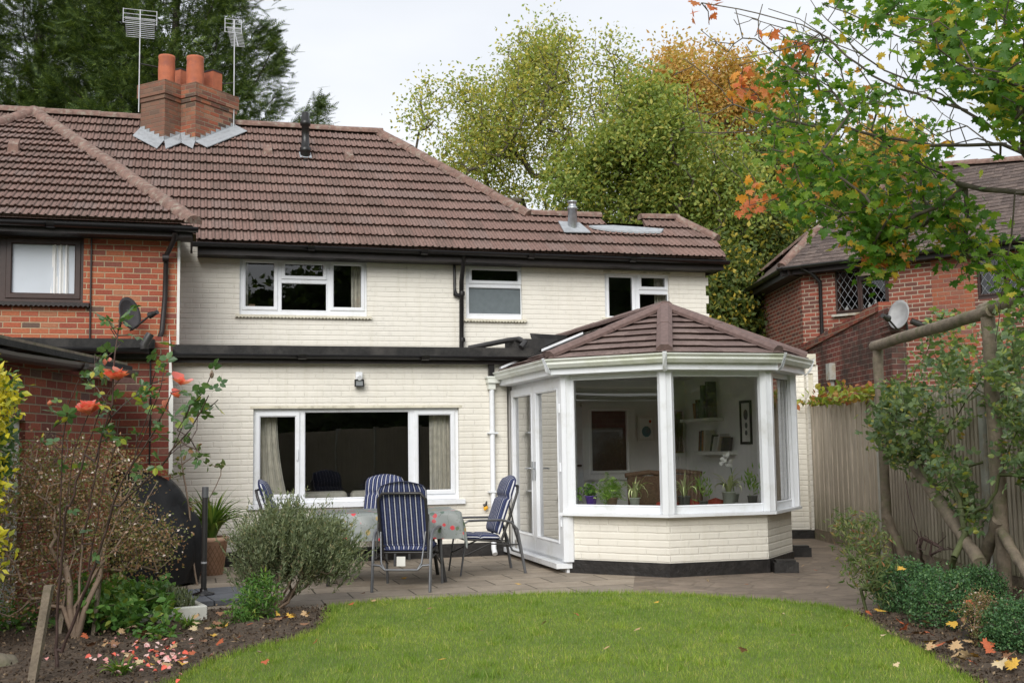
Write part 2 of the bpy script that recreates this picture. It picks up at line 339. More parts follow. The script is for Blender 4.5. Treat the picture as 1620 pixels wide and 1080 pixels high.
# patio slabs
def paving(name, kind):
    m, t, p, N_, l = newmat(name); oc = coord(t)
    vr = N_('ShaderNodeVectorRotate'); vr.rotation_type = 'Z_AXIS'; vr.inputs['Angle'].default_value = -(math.pi / 2 - AZ) if kind == 'slab' else .4
    l(oc, vr.inputs['Vector']); base = [(.3, (.225, .185, .14)), (.55, (.31, .26, .205)), (.75, (.39, .335, .27))] if kind == 'slab' else [(.3, (.17, .14, .11)), (.55, (.245, .20, .16)), (.75, (.32, .27, .215))]
    if kind == 'slab':
        b = N_('ShaderNodeTexBrick'); l(vr.outputs[0], b.inputs['Vector']); b.inputs['Scale'].default_value = 1
        b.inputs['Brick Width'].default_value = .6; b.inputs['Row Height'].default_value = .45; b.inputs['Mortar Size'].default_value = .008; b.inputs['Mortar Smooth'].default_value = .3
        b.inputs['Color1'].default_value = (.8, .8, .8, 1); b.inputs['Color2'].default_value = (1.1, 1.08, 1.05, 1); b.inputs['Mortar'].default_value = (.25, .24, .2, 1); b.offset = .5
        mask, tint = b.outputs['Fac'], b.outputs['Color']
    else:
        vo = N_('ShaderNodeTexVoronoi'); vo.feature = 'DISTANCE_TO_EDGE'; vo.inputs['Scale'].default_value = 3.4; l(vr.outputs[0], vo.inputs['Vector'])
        k = ramp(t, vo.outputs['Distance'], [(.01, (.45,) * 3), (.06, (0,) * 3)]); mask = k
        v2 = N_('ShaderNodeTexVoronoi'); v2.inputs['Scale'].default_value = 3.4; l(vr.outputs[0], v2.inputs['Vector'])
        tint = mix(t, k, ramp(t, math_(t, 'FRACT', math_(t, 'MULTIPLY', v2.outputs['Color'], 1.7)), [(0, (.78, .75, .72)), (1, (1.05, 1.0, .95))]), (.55, .5, .42))
    c = ramp(t, noise_(t, 3.5, 8, oc, .7), base); c = mix(t, 1.0, c, tint, 'MULTIPLY')
    sp = ramp(t, noise_(t, 22, 5, oc, .7), [(.55, (0,) * 3), (.7, (1,) * 3)]); c = mix(t, math_(t, 'MULTIPLY', sp, .45), c, (.085, .07, .055))
    l(c, p.inputs['Base Color']); p.inputs['Roughness'].default_value = .8
    inv = math_(t, 'SUBTRACT', 1, mask); b1 = bump(t, None, inv, .8, .012); bump(t, p, noise_(t, 35, 6, oc), .4, .01, b1)
    return m
M['patio'] = paving('patio_slabs', 'slab'); M['crazy'] = paving('crazy_paving', 'crazy')
m, t, p, N_, l = newmat('lawn_base'); oc = coord(t)
l(ramp(t, noise_(t, 5, 7, oc, .7), [(.3, (.10, .14, .03)), (.7, (.16, .22, .045))]), p.inputs['Base Color']); p.inputs['Roughness'].default_value = .9
bump(t, p, noise_(t, 60, 6, oc), 1, .02); M['lawn'] = m
m, t, p, N_, l = newmat('striped_cushion')     # navy with thin white stripes, running along the cushion
uv = coord(t, 'UV'); sx = N_('ShaderNodeSeparateXYZ'); l(uv, sx.inputs[0])
fr = math_(t, 'FRACT', math_(t, 'MULTIPLY', sx.outputs[0], 9.0)); k = math_(t, 'LESS_THAN', fr, .15)
fr2 = math_(t, 'FRACT', math_(t, 'ADD', math_(t, 'MULTIPLY', sx.outputs[0], 9.0), .45)); k2 = math_(t, 'LESS_THAN', fr2, .07)
c = mix(t, k, ramp(t, noise_(t, 30, 4, coord(t)), [(.3, (.014, .02, .062)), (.7, (.03, .04, .11))]), (.60, .60, .62)); c = mix(t, k2, c, (.10, .13, .26))
l(c, p.inputs['Base Color']); p.inputs['Roughness'].default_value = .9; bump(t, p, noise_(t, 25, 4, coord(t)), .5, .01); M['stripe'] = m
M['navy'] = simple('navy_piping', (.018, .024, .075), .9, .2, 20)
m, t, p, N_, l = newmat('floral_oilcloth'); oc = coord(t)
vo = N_('ShaderNodeTexVoronoi'); vo.inputs['Scale'].default_value = 11; l(oc, vo.inputs['Vector'])
n1 = noise_(t, 14, 3, oc); dd = math_(t, 'ADD', vo.outputs['Distance'], math_(t, 'MULTIPLY', n1, .35))
k = ramp(t, dd, [(.43, (1,) * 3), (.47, (0,) * 3)]); sx = N_('ShaderNodeSeparateXYZ'); l(vo.outputs['Color'], sx.inputs[0])
pc = ramp(t, sx.outputs[0], [(0, (.55, .04, .05)), (.3, (.50, .10, .10)), (.42, (.10, .14, .08)), (.7, (.35, .26, .10)), (.85, (.10, .15, .12))], 'CONSTANT')
c = ramp(t, noise_(t, 4, 3, oc), [(.3, (.20, .22, .21)), (.7, (.27, .29, .28))])
ln = ramp(t, noise_(t, 9, 2, oc), [(.485, (0,) * 3), (.5, (1,) * 3), (.515, (0,) * 3)]); c = mix(t, math_(t, 'MULTIPLY', ln, .6), c, (.10, .12, .10))
c = mix(t, k, c, pc); l(c, p.inputs['Base Color']); p.inputs['Roughness'].default_value = .35; M['oilcloth'] = m
m, t, p, N_, l = newmat('fence_boards'); oc = coord(t)
sx = N_('ShaderNodeSeparateXYZ'); l(coord(t, 'UV'), sx.inputs[0]); cb = N_('ShaderNodeCombineXYZ')
bi = math_(t, 'FLOOR', math_(t, 'ADD', math_(t, 'DIVIDE', sx.outputs[0], .1), 60)); l(bi, cb.inputs[0])
wn = N_('ShaderNodeTexWhiteNoise'); wn.noise_dimensions = '2D'; l(cb.outputs[0], wn.inputs['Vector'])
mpn = N_('ShaderNodeMapping'); mpn.inputs['Scale'].default_value = (14, 14, 1.2); l(oc, mpn.inputs[0])
c = ramp(t, wn.outputs[0], [(0, (.40, .345, .27)), (1, (.54, .475, .385))])
c = mix(t, .8, c, mix(t, 1.0, c, ramp(t, noise_(t, 3, 6, mpn.outputs[0], .6), [(.3, (.62,) * 3), (.7, (1.2,) * 3)]), 'MULTIPLY'))
sz = N_('ShaderNodeSeparateXYZ'); l(oc, sz.inputs[0])
al = N_('ShaderNodeMapRange'); l(math_(t, 'ADD', sz.outputs[2], math_(t, 'MULTIPLY', noise_(t, 5, 4, oc), .35)), al.inputs[0]); al.inputs[1].default_value = .2; al.inputs[2].default_value = .85; al.inputs[3].default_value = .7; al.inputs[4].default_value = 0
c = mix(t, al.outputs[0], c, (.13, .14, .065)); l(c, p.inputs['Base Color']); p.inputs['Roughness'].default_value = .85
bump(t, p, noise_(t, 3, 6, mpn.outputs[0]), .5, .01); M['fence'] = m
m, t, p, N_, l = newmat('terracotta_lattice'); oc = coord(t)       # crossing incised lines round the pot
sx = N_('ShaderNodeSeparateXYZ'); l(oc, sx.inputs[0]); an = math_(t, 'MULTIPLY', math_(t, 'ARCTAN2', sx.outputs[1], sx.outputs[0]), 20 / 6.2832 )
a_ = math_(t, 'FRACT', math_(t, 'ADD', an, math_(t, 'MULTIPLY', sx.outputs[2], 11))); b_ = math_(t, 'FRACT', math_(t, 'SUBTRACT', an, math_(t, 'MULTIPLY', sx.outputs[2], 11)))
kk = math_(t, 'MAXIMUM', math_(t, 'LESS_THAN', a_, .16), math_(t, 'LESS_THAN', b_, .16)); kk = math_(t, 'MULTIPLY', kk, math_(t, 'LESS_THAN', sx.outputs[2], .33))
c = ramp(t, noise_(t, 9, 5, oc), [(.3, (.56, .34, .23)), (.7, (.66, .43, .31))]); c = mix(t, math_(t, 'MULTIPLY', kk, .7), c, (.30, .16, .10))
l(c, p.inputs['Base Color']); p.inputs['Roughness'].default_value = .85; bump(t, p, kk, -.5, .01); M['terra'] = m
# ------------------------------------------------------------------ building helpers
def wall(mb, T, a0, a1, z0, z1, holes=(), d0=0.0, d1=.25, mi=0):
    """plate in the (a, z) plane with real openings; T(a, d, z); d0 outer face, d1 inner face"""
    A = sorted({a0, a1, *[h[0] for h in holes], *[h[1] for h in holes]}); Z = sorted({z0, z1, *[h[2] for h in holes], *[h[3] for h in holes]})
    A = [a for a in A if a0 - 1e-6 <= a <= a1 + 1e-6]; Z = [z for z in Z if z0 - 1e-6 <= z <= z1 + 1e-6]
    inh = lambda a, z: any(h[0] < a < h[1] and h[2] < z < h[3] for h in holes)
    for i in range(len(A) - 1):
        for j in range(len(Z) - 1):
            if inh((A[i] + A[i + 1]) / 2, (Z[j] + Z[j + 1]) / 2): continue
            mb.quad(T(A[i], d0, Z[j]), T(A[i + 1], d0, Z[j]), T(A[i + 1], d0, Z[j + 1]), T(A[i], d0, Z[j + 1]), mi)
            mb.quad(T(A[i + 1], d1, Z[j]), T(A[i], d1, Z[j]), T(A[i], d1, Z[j + 1]), T(A[i + 1], d1, Z[j + 1]), mi)
    for (h0, h1, q0, q1) in list(holes) + [(a0, a1, z0, z1)]:
        mb.quad(T(h0, d0, q0), T(h0, d1, q0), T(h0, d1, q1), T(h0, d0, q1), mi); mb.quad(T(h1, d0, q0), T(h1, d0, q1), T(h1, d1, q1), T(h1, d1, q0), mi)
        mb.quad(T(h0, d0, q1), T(h0, d1, q1), T(h1, d1, q1), T(h1, d0, q1), mi); mb.quad(T(h0, d0, q0), T(h1, d0, q0), T(h1, d1, q0), T(h0, d1, q0), mi)
def ring(mb, T, a0, a1, z0, z1, w, d0, d1):       # mitred frame with bevelled inner edge
    def rg(i, d): return [T(a0 + i, d, z0 + i), T(a1 - i, d, z0 + i), T(a1 - i, d, z1 - i), T(a0 + i, d, z1 - i)]
    R = [rg(0, d1), rg(0, d0 + .006), rg(.006, d0), rg(w - .014, d0), rg(w, d0 + .014), rg(w, d1)]
    vs = [p for r in R for p in r]; fs = []
    for k in range(5):
        for i in range(4): j = (i + 1) % 4; fs.append((k * 4 + i, k * 4 + j, k * 4 + 4 + j, k * 4 + 4 + i))
    mb.add(vs, fs)
def window(parent, T, outer, cells, m='upvc', rec=.07, sashw=.052, glassm='glass', pane_mats=None, lattice=False, gasket=True):
    """frame mesh (the window) with a pane under it for every light. cells: (a0,a1,z0,z1,sash) of visible glass"""
    mb = MB(); holes = [c[:4] for c in cells]
    wall(mb, T, *outer, holes=holes, d0=rec, d1=rec + .06)
    for c in cells:
        if c[4]: ring(mb, T, c[0] - sashw, c[1] + sashw, c[2] - sashw, c[3] + sashw, sashw + .004, rec - .018, rec + .012)
        else: ring(mb, T, c[0] - .014, c[1] + .014, c[2] - .014, c[3] + .014, .018, rec - .006, rec + .012)
    w_ = mb.build('window', M[m], parent)
    for i, c in enumerate(cells):
        g = MB(); g.quad(T(c[0], rec + .03, c[2]), T(c[1], rec + .03, c[2]), T(c[1], rec + .03, c[3]), T(c[0], rec + .03, c[3]))
        pm = (pane_mats or {}).get(i, glassm); g.build('pane', M[pm], w_)
        if gasket:
            q = MB(); wall(q, T, c[0] - .002, c[1] + .002, c[2] - .002, c[3] + .002, [(c[0] + .005, c[1] - .005, c[2] + .005, c[3] - .005)], rec + .012, rec + .016)
            q.build('gasket', M['blackp'], w_)
        if lattice:
            q = MB(); a, b, z0, z1 = c[:4]; st = .125; wd = .0032; hh = 1.45; n0 = int((b - a + (z1 - z0) / hh) / st) + 2
            for sg in (1, -1):
                for k in range(-n0, n0 + 1):
                    # line a = s*k + sg*(z-z0)/hh clipped
                    pts = []
                    for zz in np.linspace(z0, z1, 60):
                        x = (a if sg > 0 else b) + k * st + sg * (zz - z0) / hh
                        if a <= x <= b: pts.append((x, zz))
                    if len(pts) > 1:
                        (x0, y0), (x1, y1) = pts[0], pts[-1]
                        q.quad(T(x0 - wd, rec + .022, y0), T(x0 + wd, rec + .022, y0), T(x1 + wd, rec + .022, y1), T(x1 - wd, rec + .022, y1))
            q.build('leading', M['lead'], w_)
    return w_
def curtain(parent, T, a0, a1, z0, z1, d, m='curtain', folds=7, taper=0):
    mb = MB()
    def fn(i, j):
        z = z0 + (z1 - z0) * j; e = taper * (1 - j) ** 2; a = a0 + (a1 + e - a0) * i if taper >= 0 else a0 + e + (a1 - a0 - e) * i
        return T(a, d + .022 * math.sin(i * folds * 6.28 + j * .8) + .01 * math.sin(i * folds * 13 + 2), z)
    mb.grid(fn, folds * 10, 8); return mb.build('curtain', M[m], parent)
def corr_sill(parent, T, a0, a1, z, dep=.07, h=.035, m='lintel', per=.05):
    mb = MB(); n = int((a1 - a0) / per * 6)
    for i in range(n):
        x0, x1 = a0 + (a1 - a0) * i / n, a0 + (a1 - a0) * (i + 1) / n
        f0, f1 = (abs(math.sin(math.pi * (x - a0) / per)) * .022 for x in (x0, x1))
        mb.add([T(x0, -dep, z - h + .02 + f0 - .02), T(x1, -dep, z - h + .02 + f1 - .02), T(x1, -dep, z + .01), T(x0, -dep, z + .01), T(x0, .0, z + .025), T(x1, 0, z + .025), T(x0, 0, z - h + f0), T(x1, 0, z - h + f1)],
               [(0, 1, 2, 3), (3, 2, 5, 4), (0, 6, 7, 1)])
    return mb.build('window_sill', M[m], parent)
def tile_roof(name, m, parent, O, ax, ay, polys, gauge=.354, period=.1, prof=((0, 0), (.010, .015), (.022, .022), (.034, .015), (.044, 0), (.07, .002)), lift=.046, jit=.004, tile_w=.3, seed=1):
    O, ax, ay = Vector(O), Vector(ax).normalized(), Vector(ay).normalized(); an = ax.cross(ay).normalized()
    if an.z < 0: an = -an
    rnd = random.Random(seed); me = bpy.data.meshes.new(name); out = bmesh.new(); lay = None
    V_, F_ = [], []
    for poly in polys:
        a0, a1 = min(p[0] for p in poly), max(p[0] for p in poly); s0, s1 = min(p[1] for p in poly), max(p[1] for p in poly)
        bm = bmesh.new(); k0 = math.floor(s0 / gauge); k1 = math.ceil(s1 / gauge)
        for k in range(k0, k1):
            xs = []
            c0 = math.floor(a0 / period); c1 = math.ceil(a1 / period)
            for c in range(c0, c1):
                for dx, h in prof: xs.append((c * period + dx + (k % 2) * 0, h))
            xs.append((c1 * period, prof[0][1])); prev = None
            jt = {}
            lastt = None
            for x, h in xs:
                ti = math.floor((x + 1e-6) / tile_w)
                if ti not in jt: jt[ti] = (rnd.uniform(-jit, jit), rnd.uniform(-jit, jit) * 1.6)
                j, js = jt[ti]; sb = k * gauge - .03 + js
                col = [(x, sb + .055, -.005), (x, sb, lift + h + j), (x, sb + .02, lift + h + j + .003), (x, (k + 1) * gauge + .01, h * .9 + .004)]
                cur = [bm.verts.new(v) for v in col]
                if prev:
                    for q in range(3): bm.faces.new((prev[q], cur[q], cur[q + 1], prev[q + 1]))
                prev = cur
        n = len(poly); cx = sum(p[0] for p in poly) / n; cy = sum(p[1] for p in poly) / n
        for i in range(n):
            p, q = poly[i], poly[(i + 1) % n]
            if abs(p[1] - q[1]) < 1e-5 and abs(p[1] - s0) < 1e-5: continue      # eave edge keeps its ragged line
            nx, ny = q[1] - p[1], p[0] - q[0]
            if nx * (cx - p[0]) + ny * (cy - p[1]) > 0: nx, ny = -nx, -ny
            bmesh.ops.bisect_plane(bm, geom=bm.verts[:] + bm.edges[:] + bm.faces[:], plane_co=(p[0], p[1], 0), plane_no=(nx, ny, 0), clear_outer=True)
        bm.verts.index_update(); b = len(V_)
        V_ += [tuple(v.co) for v in bm.verts]; F_ += [tuple(b + v.index for v in f.verts) for f in bm.faces]; bm.free()
        # underlay board below the tiles
        b = len(V_); V_ += [(p[0], p[1], -.012) for p in poly]; F_.append(tuple(range(b, b + n)))
    off = Vector(parent['_o']) if parent else Vector((0, 0, 0))
    me.from_pydata([tuple(O + ax * x + ay * y + an * z - off) for x, y, z in V_], [], F_)
    me.materials.append(m); uvl = me.uv_layers.new(name='UVMap')
    for lp, d in zip(me.loops, uvl.data): d.uv = (V_[lp.vertex_index][0] + 1e-4, V_[lp.vertex_index][1] + .031)
    me.update(); o = bpy.data.objects.new(name, me); COL.objects.link(o); o.parent = parent; o['_o'] = list(off)
    return o
def ridge_line(mb, a, b, r=.115, seg_len=.45, drop=.03, seg=9):
    a, b = Vector(a), Vector(b); d = b - a; n = max(1, round(d.length / seg_len)); t = d.normalized(); s = t.cross(Vector((0, 0, 1))).normalized(); u = s.cross(t).normalized()
    for i in range(n):
        p, q = a + d * (i / n), a + d * ((i + 1) / n) + t * .03
        vs = []
        jz = random.uniform(-.006, .006)
        for P, rr in ((p, r * 1.0), (q, r * 1.06)):
            for k in range(seg + 1):
                an = math.pi * (k / seg) * 1.1 - math.pi * .05
                vs.append(P + s * math.cos(an) * rr + u * (math.sin(an) * rr * .85 - drop + jz))
        fs = [(k, k + 1, seg + 2 + k, seg + 1 + k) for k in range(seg)] + [tuple(range(seg + 1))[::-1], tuple(range(seg + 1, 2 * seg + 2))]
        mb.add(vs, fs[:seg], True); mb.add(vs, fs[seg:], False)
def gutter(mb, pts, r=.06, seg=8):           # half-round channel, open on top, with joint collars
    pts = [Vector(p) for p in pts]
    for i in range(len(pts) - 1):
        a, b = pts[i], pts[i + 1]; t = (b - a).normalized(); s = t.cross(Vector((0, 0, 1))).normalized(); vs = []
        for P in (a, b):
            for rr in (r, r - .006):
                for k in range(seg + 1):
                    an = math.pi + math.pi * k / seg; vs.append(P + s * math.cos(an) * rr + Vector((0, 0, math.sin(an) * rr)))
        n = seg + 1; fs = []
        for k in range(seg): fs += [(k, k + 1, 2 * n + k + 1, 2 * n + k), (n + k, 3 * n + k, 3 * n + k + 1, n + k + 1)]
        for e in (0, 2 * n): fs += [(e + k, e + k + 1, e + n + k + 1, e + n + k) for k in range(seg)]
        fs += [(0, 2 * n, 3 * n, n), (seg, n + seg, 3 * n + seg, 2 * n + seg)]
        mb.add(vs, fs, True)
        L_ = (b - a).length; k = max(1, int(L_ / 1.9))
        for j in range(1, k + 1):
            c = a + t * (L_ * j / (k + 1)); vs = []
            for P in (c - t * .05, c + t * .05):
                for q in range(seg + 1):
                    an = math.pi + math.pi * q / seg; vs.append(P + s * math.cos(an) * (r + .008) + Vector((0, 0, math.sin(an) * (r + .008))))
            mb.add(vs, [(q, q + 1, n + q + 1, n + q) for q in range(seg)], True)

def front(v): return lambda a, d, z: F(a, v + d, z)           # T(a, depth into the house, z)
# ================================================================== CREAM HOUSE
hb = F(4, 17.1, 0)
house = thing('cream_house', 'cream painted brick house with a brown tiled roof, white windows and a flat roofed extension', 'house', hb)
EV, UP = 14.25, 17.10                     # extension face, upper storey face
# --- extension wall with the lounge window
lw = rect(EV, 400.5, 645, 727, 797)
mb = MB(); T = front(EV)
wall(mb, T, -.19, 3.98, 0.17, 2.46, [(lw[0], lw[1], lw[2] - .0, lw[3])])
ext = mb.build('extension_wall', M['cream'], house, uv=True)
mb = MB(); mb.box(-.205, 3.99, EV - .012, EV + .2, 0, .168, F); mb.build('plinth', M['plinth'], house)
mb = MB(); mb.box(lw[0] - .04, lw[1] + .04, EV - .004, EV + .02, lw[3] - .002, lw[3] + .03, F); mb.build('window_lintel', M['lintel'], house)
cells = []
for (x0, y0, x1, y1, sash) in ((411, 659, 467, 782, 1), (482, 651.5, 646, 786, 0), (661, 656, 712.5, 774.5, 1)):
    a0, a1, z0, z1 = rect(EV + .09, x0, y0, x1, y1); cells.append((a0, a1, z0, z1, sash))
lwin = window(house, T, (lw[0] + .002, lw[1] - .002, lw[2] + .03, lw[3] - .002), cells, rec=.06)
mb = MB(); mb.box(lw[0] - .06, lw[1] + .06, EV - .05, EV + .06, lw[2] - .03, lw[2] + .027, F); mb.build('window_sill', M['upvc'], lwin)
curtain(lwin, T, cells[0][0] - .02, cells[0][0] + .22, cells[0][2] - .1, cells[0][3] + .05, .26, folds=4, taper=.14)
curtain(lwin, T, cells[2][0] + .19, cells[2][1] + .05, cells[2][2] - .1, cells[2][3] + .05, .26, folds=5)
mb = MB(); c = cells[0]; mb.box(c[1] + .008, c[1] + .03, EV + .02, EV + .04, (c[2] + c[3]) / 2 - .06, (c[2] + c[3]) / 2 + .08, F); mb.build('handle', M['upvc'], lwin)
# lounge interior: real room box behind the window
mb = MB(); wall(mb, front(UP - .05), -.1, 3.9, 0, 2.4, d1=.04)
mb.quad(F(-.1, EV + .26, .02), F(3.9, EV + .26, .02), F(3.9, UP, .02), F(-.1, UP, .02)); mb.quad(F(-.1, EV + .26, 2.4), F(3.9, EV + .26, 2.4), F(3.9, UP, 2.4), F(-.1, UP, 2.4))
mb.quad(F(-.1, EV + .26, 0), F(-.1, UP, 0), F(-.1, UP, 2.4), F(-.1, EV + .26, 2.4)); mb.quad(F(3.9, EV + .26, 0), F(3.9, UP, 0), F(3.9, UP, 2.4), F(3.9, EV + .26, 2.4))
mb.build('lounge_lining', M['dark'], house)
# --- flat roof of the extension
mb = MB()
mb.box(-.20, 4.42, EV - .13, UP - .004, 2.54, 2.655, F); mb.build('flat_roof', M['felt'], house)
mb = MB(); mb.box(-.20, 4.36, EV - .10, EV - .07, 2.47, 2.538, F); mb.box(-.20, 4.36, EV - .075, EV + .2, 2.455, 2.475, F); mb.box(-.20, 4.4, EV - .11, EV - .10, 2.44, 2.535, F)
mb.build('fascia_board', M['fascia'], house)
mb = MB(); gutter(mb, [F(-.2, EV - .165, 2.545), F(4.40, EV - .165, 2.535)], r=.052); mb.build('gutter', M['blackp'], house)
# --- upper storey wall with three windows
w1 = rect(UP, 379, 411, 581, 499); w2 = rect(UP, 737, 419, 826, 505); w3 = rect(UP, 957, 433, 1059, 503)
mb = MB(); T2 = front(UP)
wall(mb, T2, -.16, 8.22, 2.45, 4.42, [w1, w2, w3]); mb.quad(F(8.22, UP, 0), F(8.22, 23.6, 0), F(8.22, 23.6, 4.42), F(8.22, UP, 4.42))
mb.quad(F(-.16, 23.6, 0), F(8.22, 23.6, 0), F(8.22, 23.6, 4.42), F(-.16, 23.6, 4.42)); mb.quad(F(3.9, UP + .01, 0), F(8.2, UP + .01, 0), F(8.2, UP + .01, 2.45), F(3.9, UP + .01, 2.45))
mb.build('upper_wall', M['cream'], house, uv=True)
mb = MB()                                        # toothed brick quoins at the right corner
for k in range(13):
    if k % 2: q_ = MB(); q_.box(8.221, 8.27, UP + .002, UP + .24, 2.7 + k * .15 - .075 + .01, 2.7 + k * .15 + .065, F); q_.build('quoin_brick', M['cream'], house, uv=True)
pass
def cellsof(v, L_): return [(*rect(v, *c[:4]), c[4]) for c in L_]
c1 = cellsof(UP + .09, [(388, 416, 433.5, 485.5, 1), (450.5, 419, 511, 437.5, 1), (445, 449, 516, 491.5, 0), (527, 420.5, 571, 487, 1)])
c2 = cellsof(UP + .09, [(745, 428, 818.5, 445, 1), (741, 456, 823, 497, 0)])
c3 = cellsof(UP + .09, [(962, 439, 999, 501, 1), (1013, 440, 1050.5, 454.5, 1), (1011, 466, 1055, 500, 0)])
for (w_, c_, pm) in ((w1, c1, None), (w2, c2, {1: 'frost'}), (w3, c3, None)):
    wn_ = window(house, T2, (w_[0] + .002, w_[1] - .002, w_[2] + .002, w_[3] - .002), c_, rec=.055, sashw=.05, pane_mats=pm)
    corr_sill(wn_, T2, w_[0] - .06, w_[1] + .06, w_[2] - .02, dep=.05)
    mb = MB(); mb.box(w_[0] - .02, w_[1] + .02, UP - .012, UP + .02, w_[3] + .001, w_[3] + .035, F); mb.build('window_lintel', M['lintel'], wn_)
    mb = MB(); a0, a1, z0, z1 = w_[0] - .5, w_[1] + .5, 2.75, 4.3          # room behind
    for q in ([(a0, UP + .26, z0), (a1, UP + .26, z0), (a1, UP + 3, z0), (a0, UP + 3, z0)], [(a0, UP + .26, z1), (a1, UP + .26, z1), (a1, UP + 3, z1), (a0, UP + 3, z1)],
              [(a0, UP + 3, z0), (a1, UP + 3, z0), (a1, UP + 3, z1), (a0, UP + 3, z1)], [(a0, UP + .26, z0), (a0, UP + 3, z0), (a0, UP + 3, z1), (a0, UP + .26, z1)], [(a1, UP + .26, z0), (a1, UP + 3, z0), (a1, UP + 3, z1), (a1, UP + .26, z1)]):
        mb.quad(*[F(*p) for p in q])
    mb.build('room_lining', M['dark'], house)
    if w_ is w1:
        curtain(wn_, T2, c_[0][0] - .04, c_[0][0] + .05, z0 + .3, 4.25, .28, folds=2); curtain(wn_, T2, c_[3][1] - .12, c_[3][1] + .04, z0 + .3, 4.25, .28, folds=3)
    if w_ is w3: curtain(wn_, T2, c_[2][1] - .13, c_[2][1] + .03, z0 + .3, 4.25, .28, folds=3)
# --- main roof (front slope as real tiles in three panels, round the missing ridge)
O_ = F(0, RV0, RZ0); AYv = F(0, math.cos(R_(36.6)), math.sin(R_(36.6)))
def rs(u, v): return (u, (v - RV0) / math.cos(R_(36.6)))
RGV = 20.42
ev = 0.0
polys = [[rs(0.08, RV0), rs(5.35, RV0), rs(5.35, 17.74), rs(3.34, RGV), rs(.08, RGV)],
         [rs(-2.9, 18.0), rs(.08, 16.9), rs(.08, RGV), rs(-2.9, RGV)], [rs(-4.6, RGV - .8), rs(-2.9, 18.5), rs(-2.9, RGV), rs(-4.6, RGV)],
         [rs(5.35, RV0), rs(8.40, RV0), rs(8.52, 17.3), rs(8.40, 17.55), rs(5.35, 17.55)],
         [rs(5.35, 17.55), rs(6.66, 17.55), rs(6.60, 17.80), rs(5.35, 17.80)],
         [rs(7.36, 17.55), rs(8.40, 17.55), rs(8.07, 17.85), rs(7.42, 17.85)]]
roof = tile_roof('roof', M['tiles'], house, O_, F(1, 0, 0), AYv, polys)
# hip end face, back slope, roof of the low right end (plain faces behind, seen only from other places)
zr = lambda v: RZ0 + (v - RV0) * TM
mb = MB()
mb.poly([F(3.34, RGV, zr(RGV)), F(5.35, 17.72, zr(17.72) - .01), F(6.2, 23.6, 4.45), F(3.4, 23.9, 4.4)])
mb.poly([F(-6, RGV, zr(RGV) - .01), F(3.34, RGV, zr(RGV) - .01), F(3.4, 23.9, 4.4), F(-6, 23.9, 4.4)])
mb.poly([F(5.35, 17.80, 5.12), F(8.07, 17.85, 5.12), F(8.6, 23.6, 4.6), F(5.35, 23.6, 4.6)])
mb.poly([F(8.07, 17.85, 5.17), F(8.5, 17.26, 4.72), F(8.45, 16.75, 4.36), F(8.6, 23.6, 4.36)])
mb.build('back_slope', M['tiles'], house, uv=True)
mb = MB()
ridge_line(mb, F(-6, RGV, zr(RGV) + .05), F(3.36, RGV, zr(RGV) + .05)); ridge_line(mb, F(3.34, RGV, zr(RGV) + .05), F(5.37, 17.74, zr(17.74) + .06))
mb.build('ridge_tiles', M['ridge'], house); mb = MB(); ridge_line(mb, F(5.40, 17.78, zr(17.78) + .05), F(6.62, 17.80, zr(17.80) + .05), r=.1); mb.build('low_ridge_tiles', M['ridge'], house); mb = MB(); ridge_line(mb, F(7.38, 17.83, zr(17.83) + .05), F(8.07, 17.86, zr(17.86) + .05), r=.1)
ridge_line(mb, F(8.05, 17.88, zr(17.88) + .05), F(8.52, 17.26, zr(17.26) + .05), r=.1)
mb.build('low_ridge_tiles', M['ridge'], house)
mb = MB(); pts = [hroof(*p) for p in ((932, 366), (970, 365.5), (1010, 368), (1050, 371), (1046, 376), (1010, 376), (965, 373), (940, 369))]
mb.prism([F(p[0], p[1], p[2] + .07) for p in pts], (0, 0, .03)); mb.build('roof_flashing', M['lead'], house)
mb = MB(); mb.box(.1, 8.40, RV0 + .06, RV0 + .10, 4.20, 4.375, F); mb.box(.1, 8.40, RV0 + .10, UP + .02, 4.20, 4.215, F); mb.box(8.37, 8.41, RV0 + .1, RV0 + 6.5, 4.2, 4.4, F); mb.build('fascia_board', M['fascia'], house)
mb = MB(); gutter(mb, [F(.02, RV0 - .01, 4.355), F(8.46, RV0 - .01, 4.335)], r=.062); mb.build('gutter', M['blackp'], house)
# roof fittings
def on_roof(x, y): p = hroof(x, y); return F(p[0], p[1], p[2])
p = on_roof(483, 252); mb = MB(); mb.lathe(p, [(.085, -.1), (.085, .12), (.095, .13), (.095, .2), (.07, .21), (.065, .58), (.085, .585), (.092, .62), (.092, .66), (.075, .67), (.065, .80), (.05, .82), (0, .82)], 16)
st = mb.build('soil_vent_pipe', M['blackp'], house); mb = MB(); ax = F(1, 0, 0); ay = AYv
mb.poly([p + ax * a + ay * b + np.array([0, 0, .085]) for a, b in ((-.1, -.14), (.1, -.14), (.1, .1), (-.1, .1))]); mb.build('vent_flashing', M['lead'], st)
p = on_roof(906, 366); mb = MB(); mb.lathe(p, [(.075, -.05), (.075, .36), (.082, .36), (.082, .40), (.06, .41), (.06, .47), (.075, .475), (.075, .50), (0, .52)], 16)
fl = mb.build('flue_pipe', M['steel'], house); mb = MB()
mb.prism([p + ax * a + ay * b + np.array([0, 0, .075]) for a, b in ((-.21, -.22), (.25, -.2), (.16, .14), (-.2, .16))], (0, 0, .02)); mb.build('flue_flashing', M['lead'], fl)
for x, y in ((424, 249), (553, 257)):
    p = on_roof(x, y); mb = MB(); mb.prism([p + ax * a + np.array([0, 0, b]) for a, b in ((-.08, 0), (.08, 0), (.07, .13), (-.07, .13))], ay * .22); mb.build('tile_vent', M['ridge'], house)
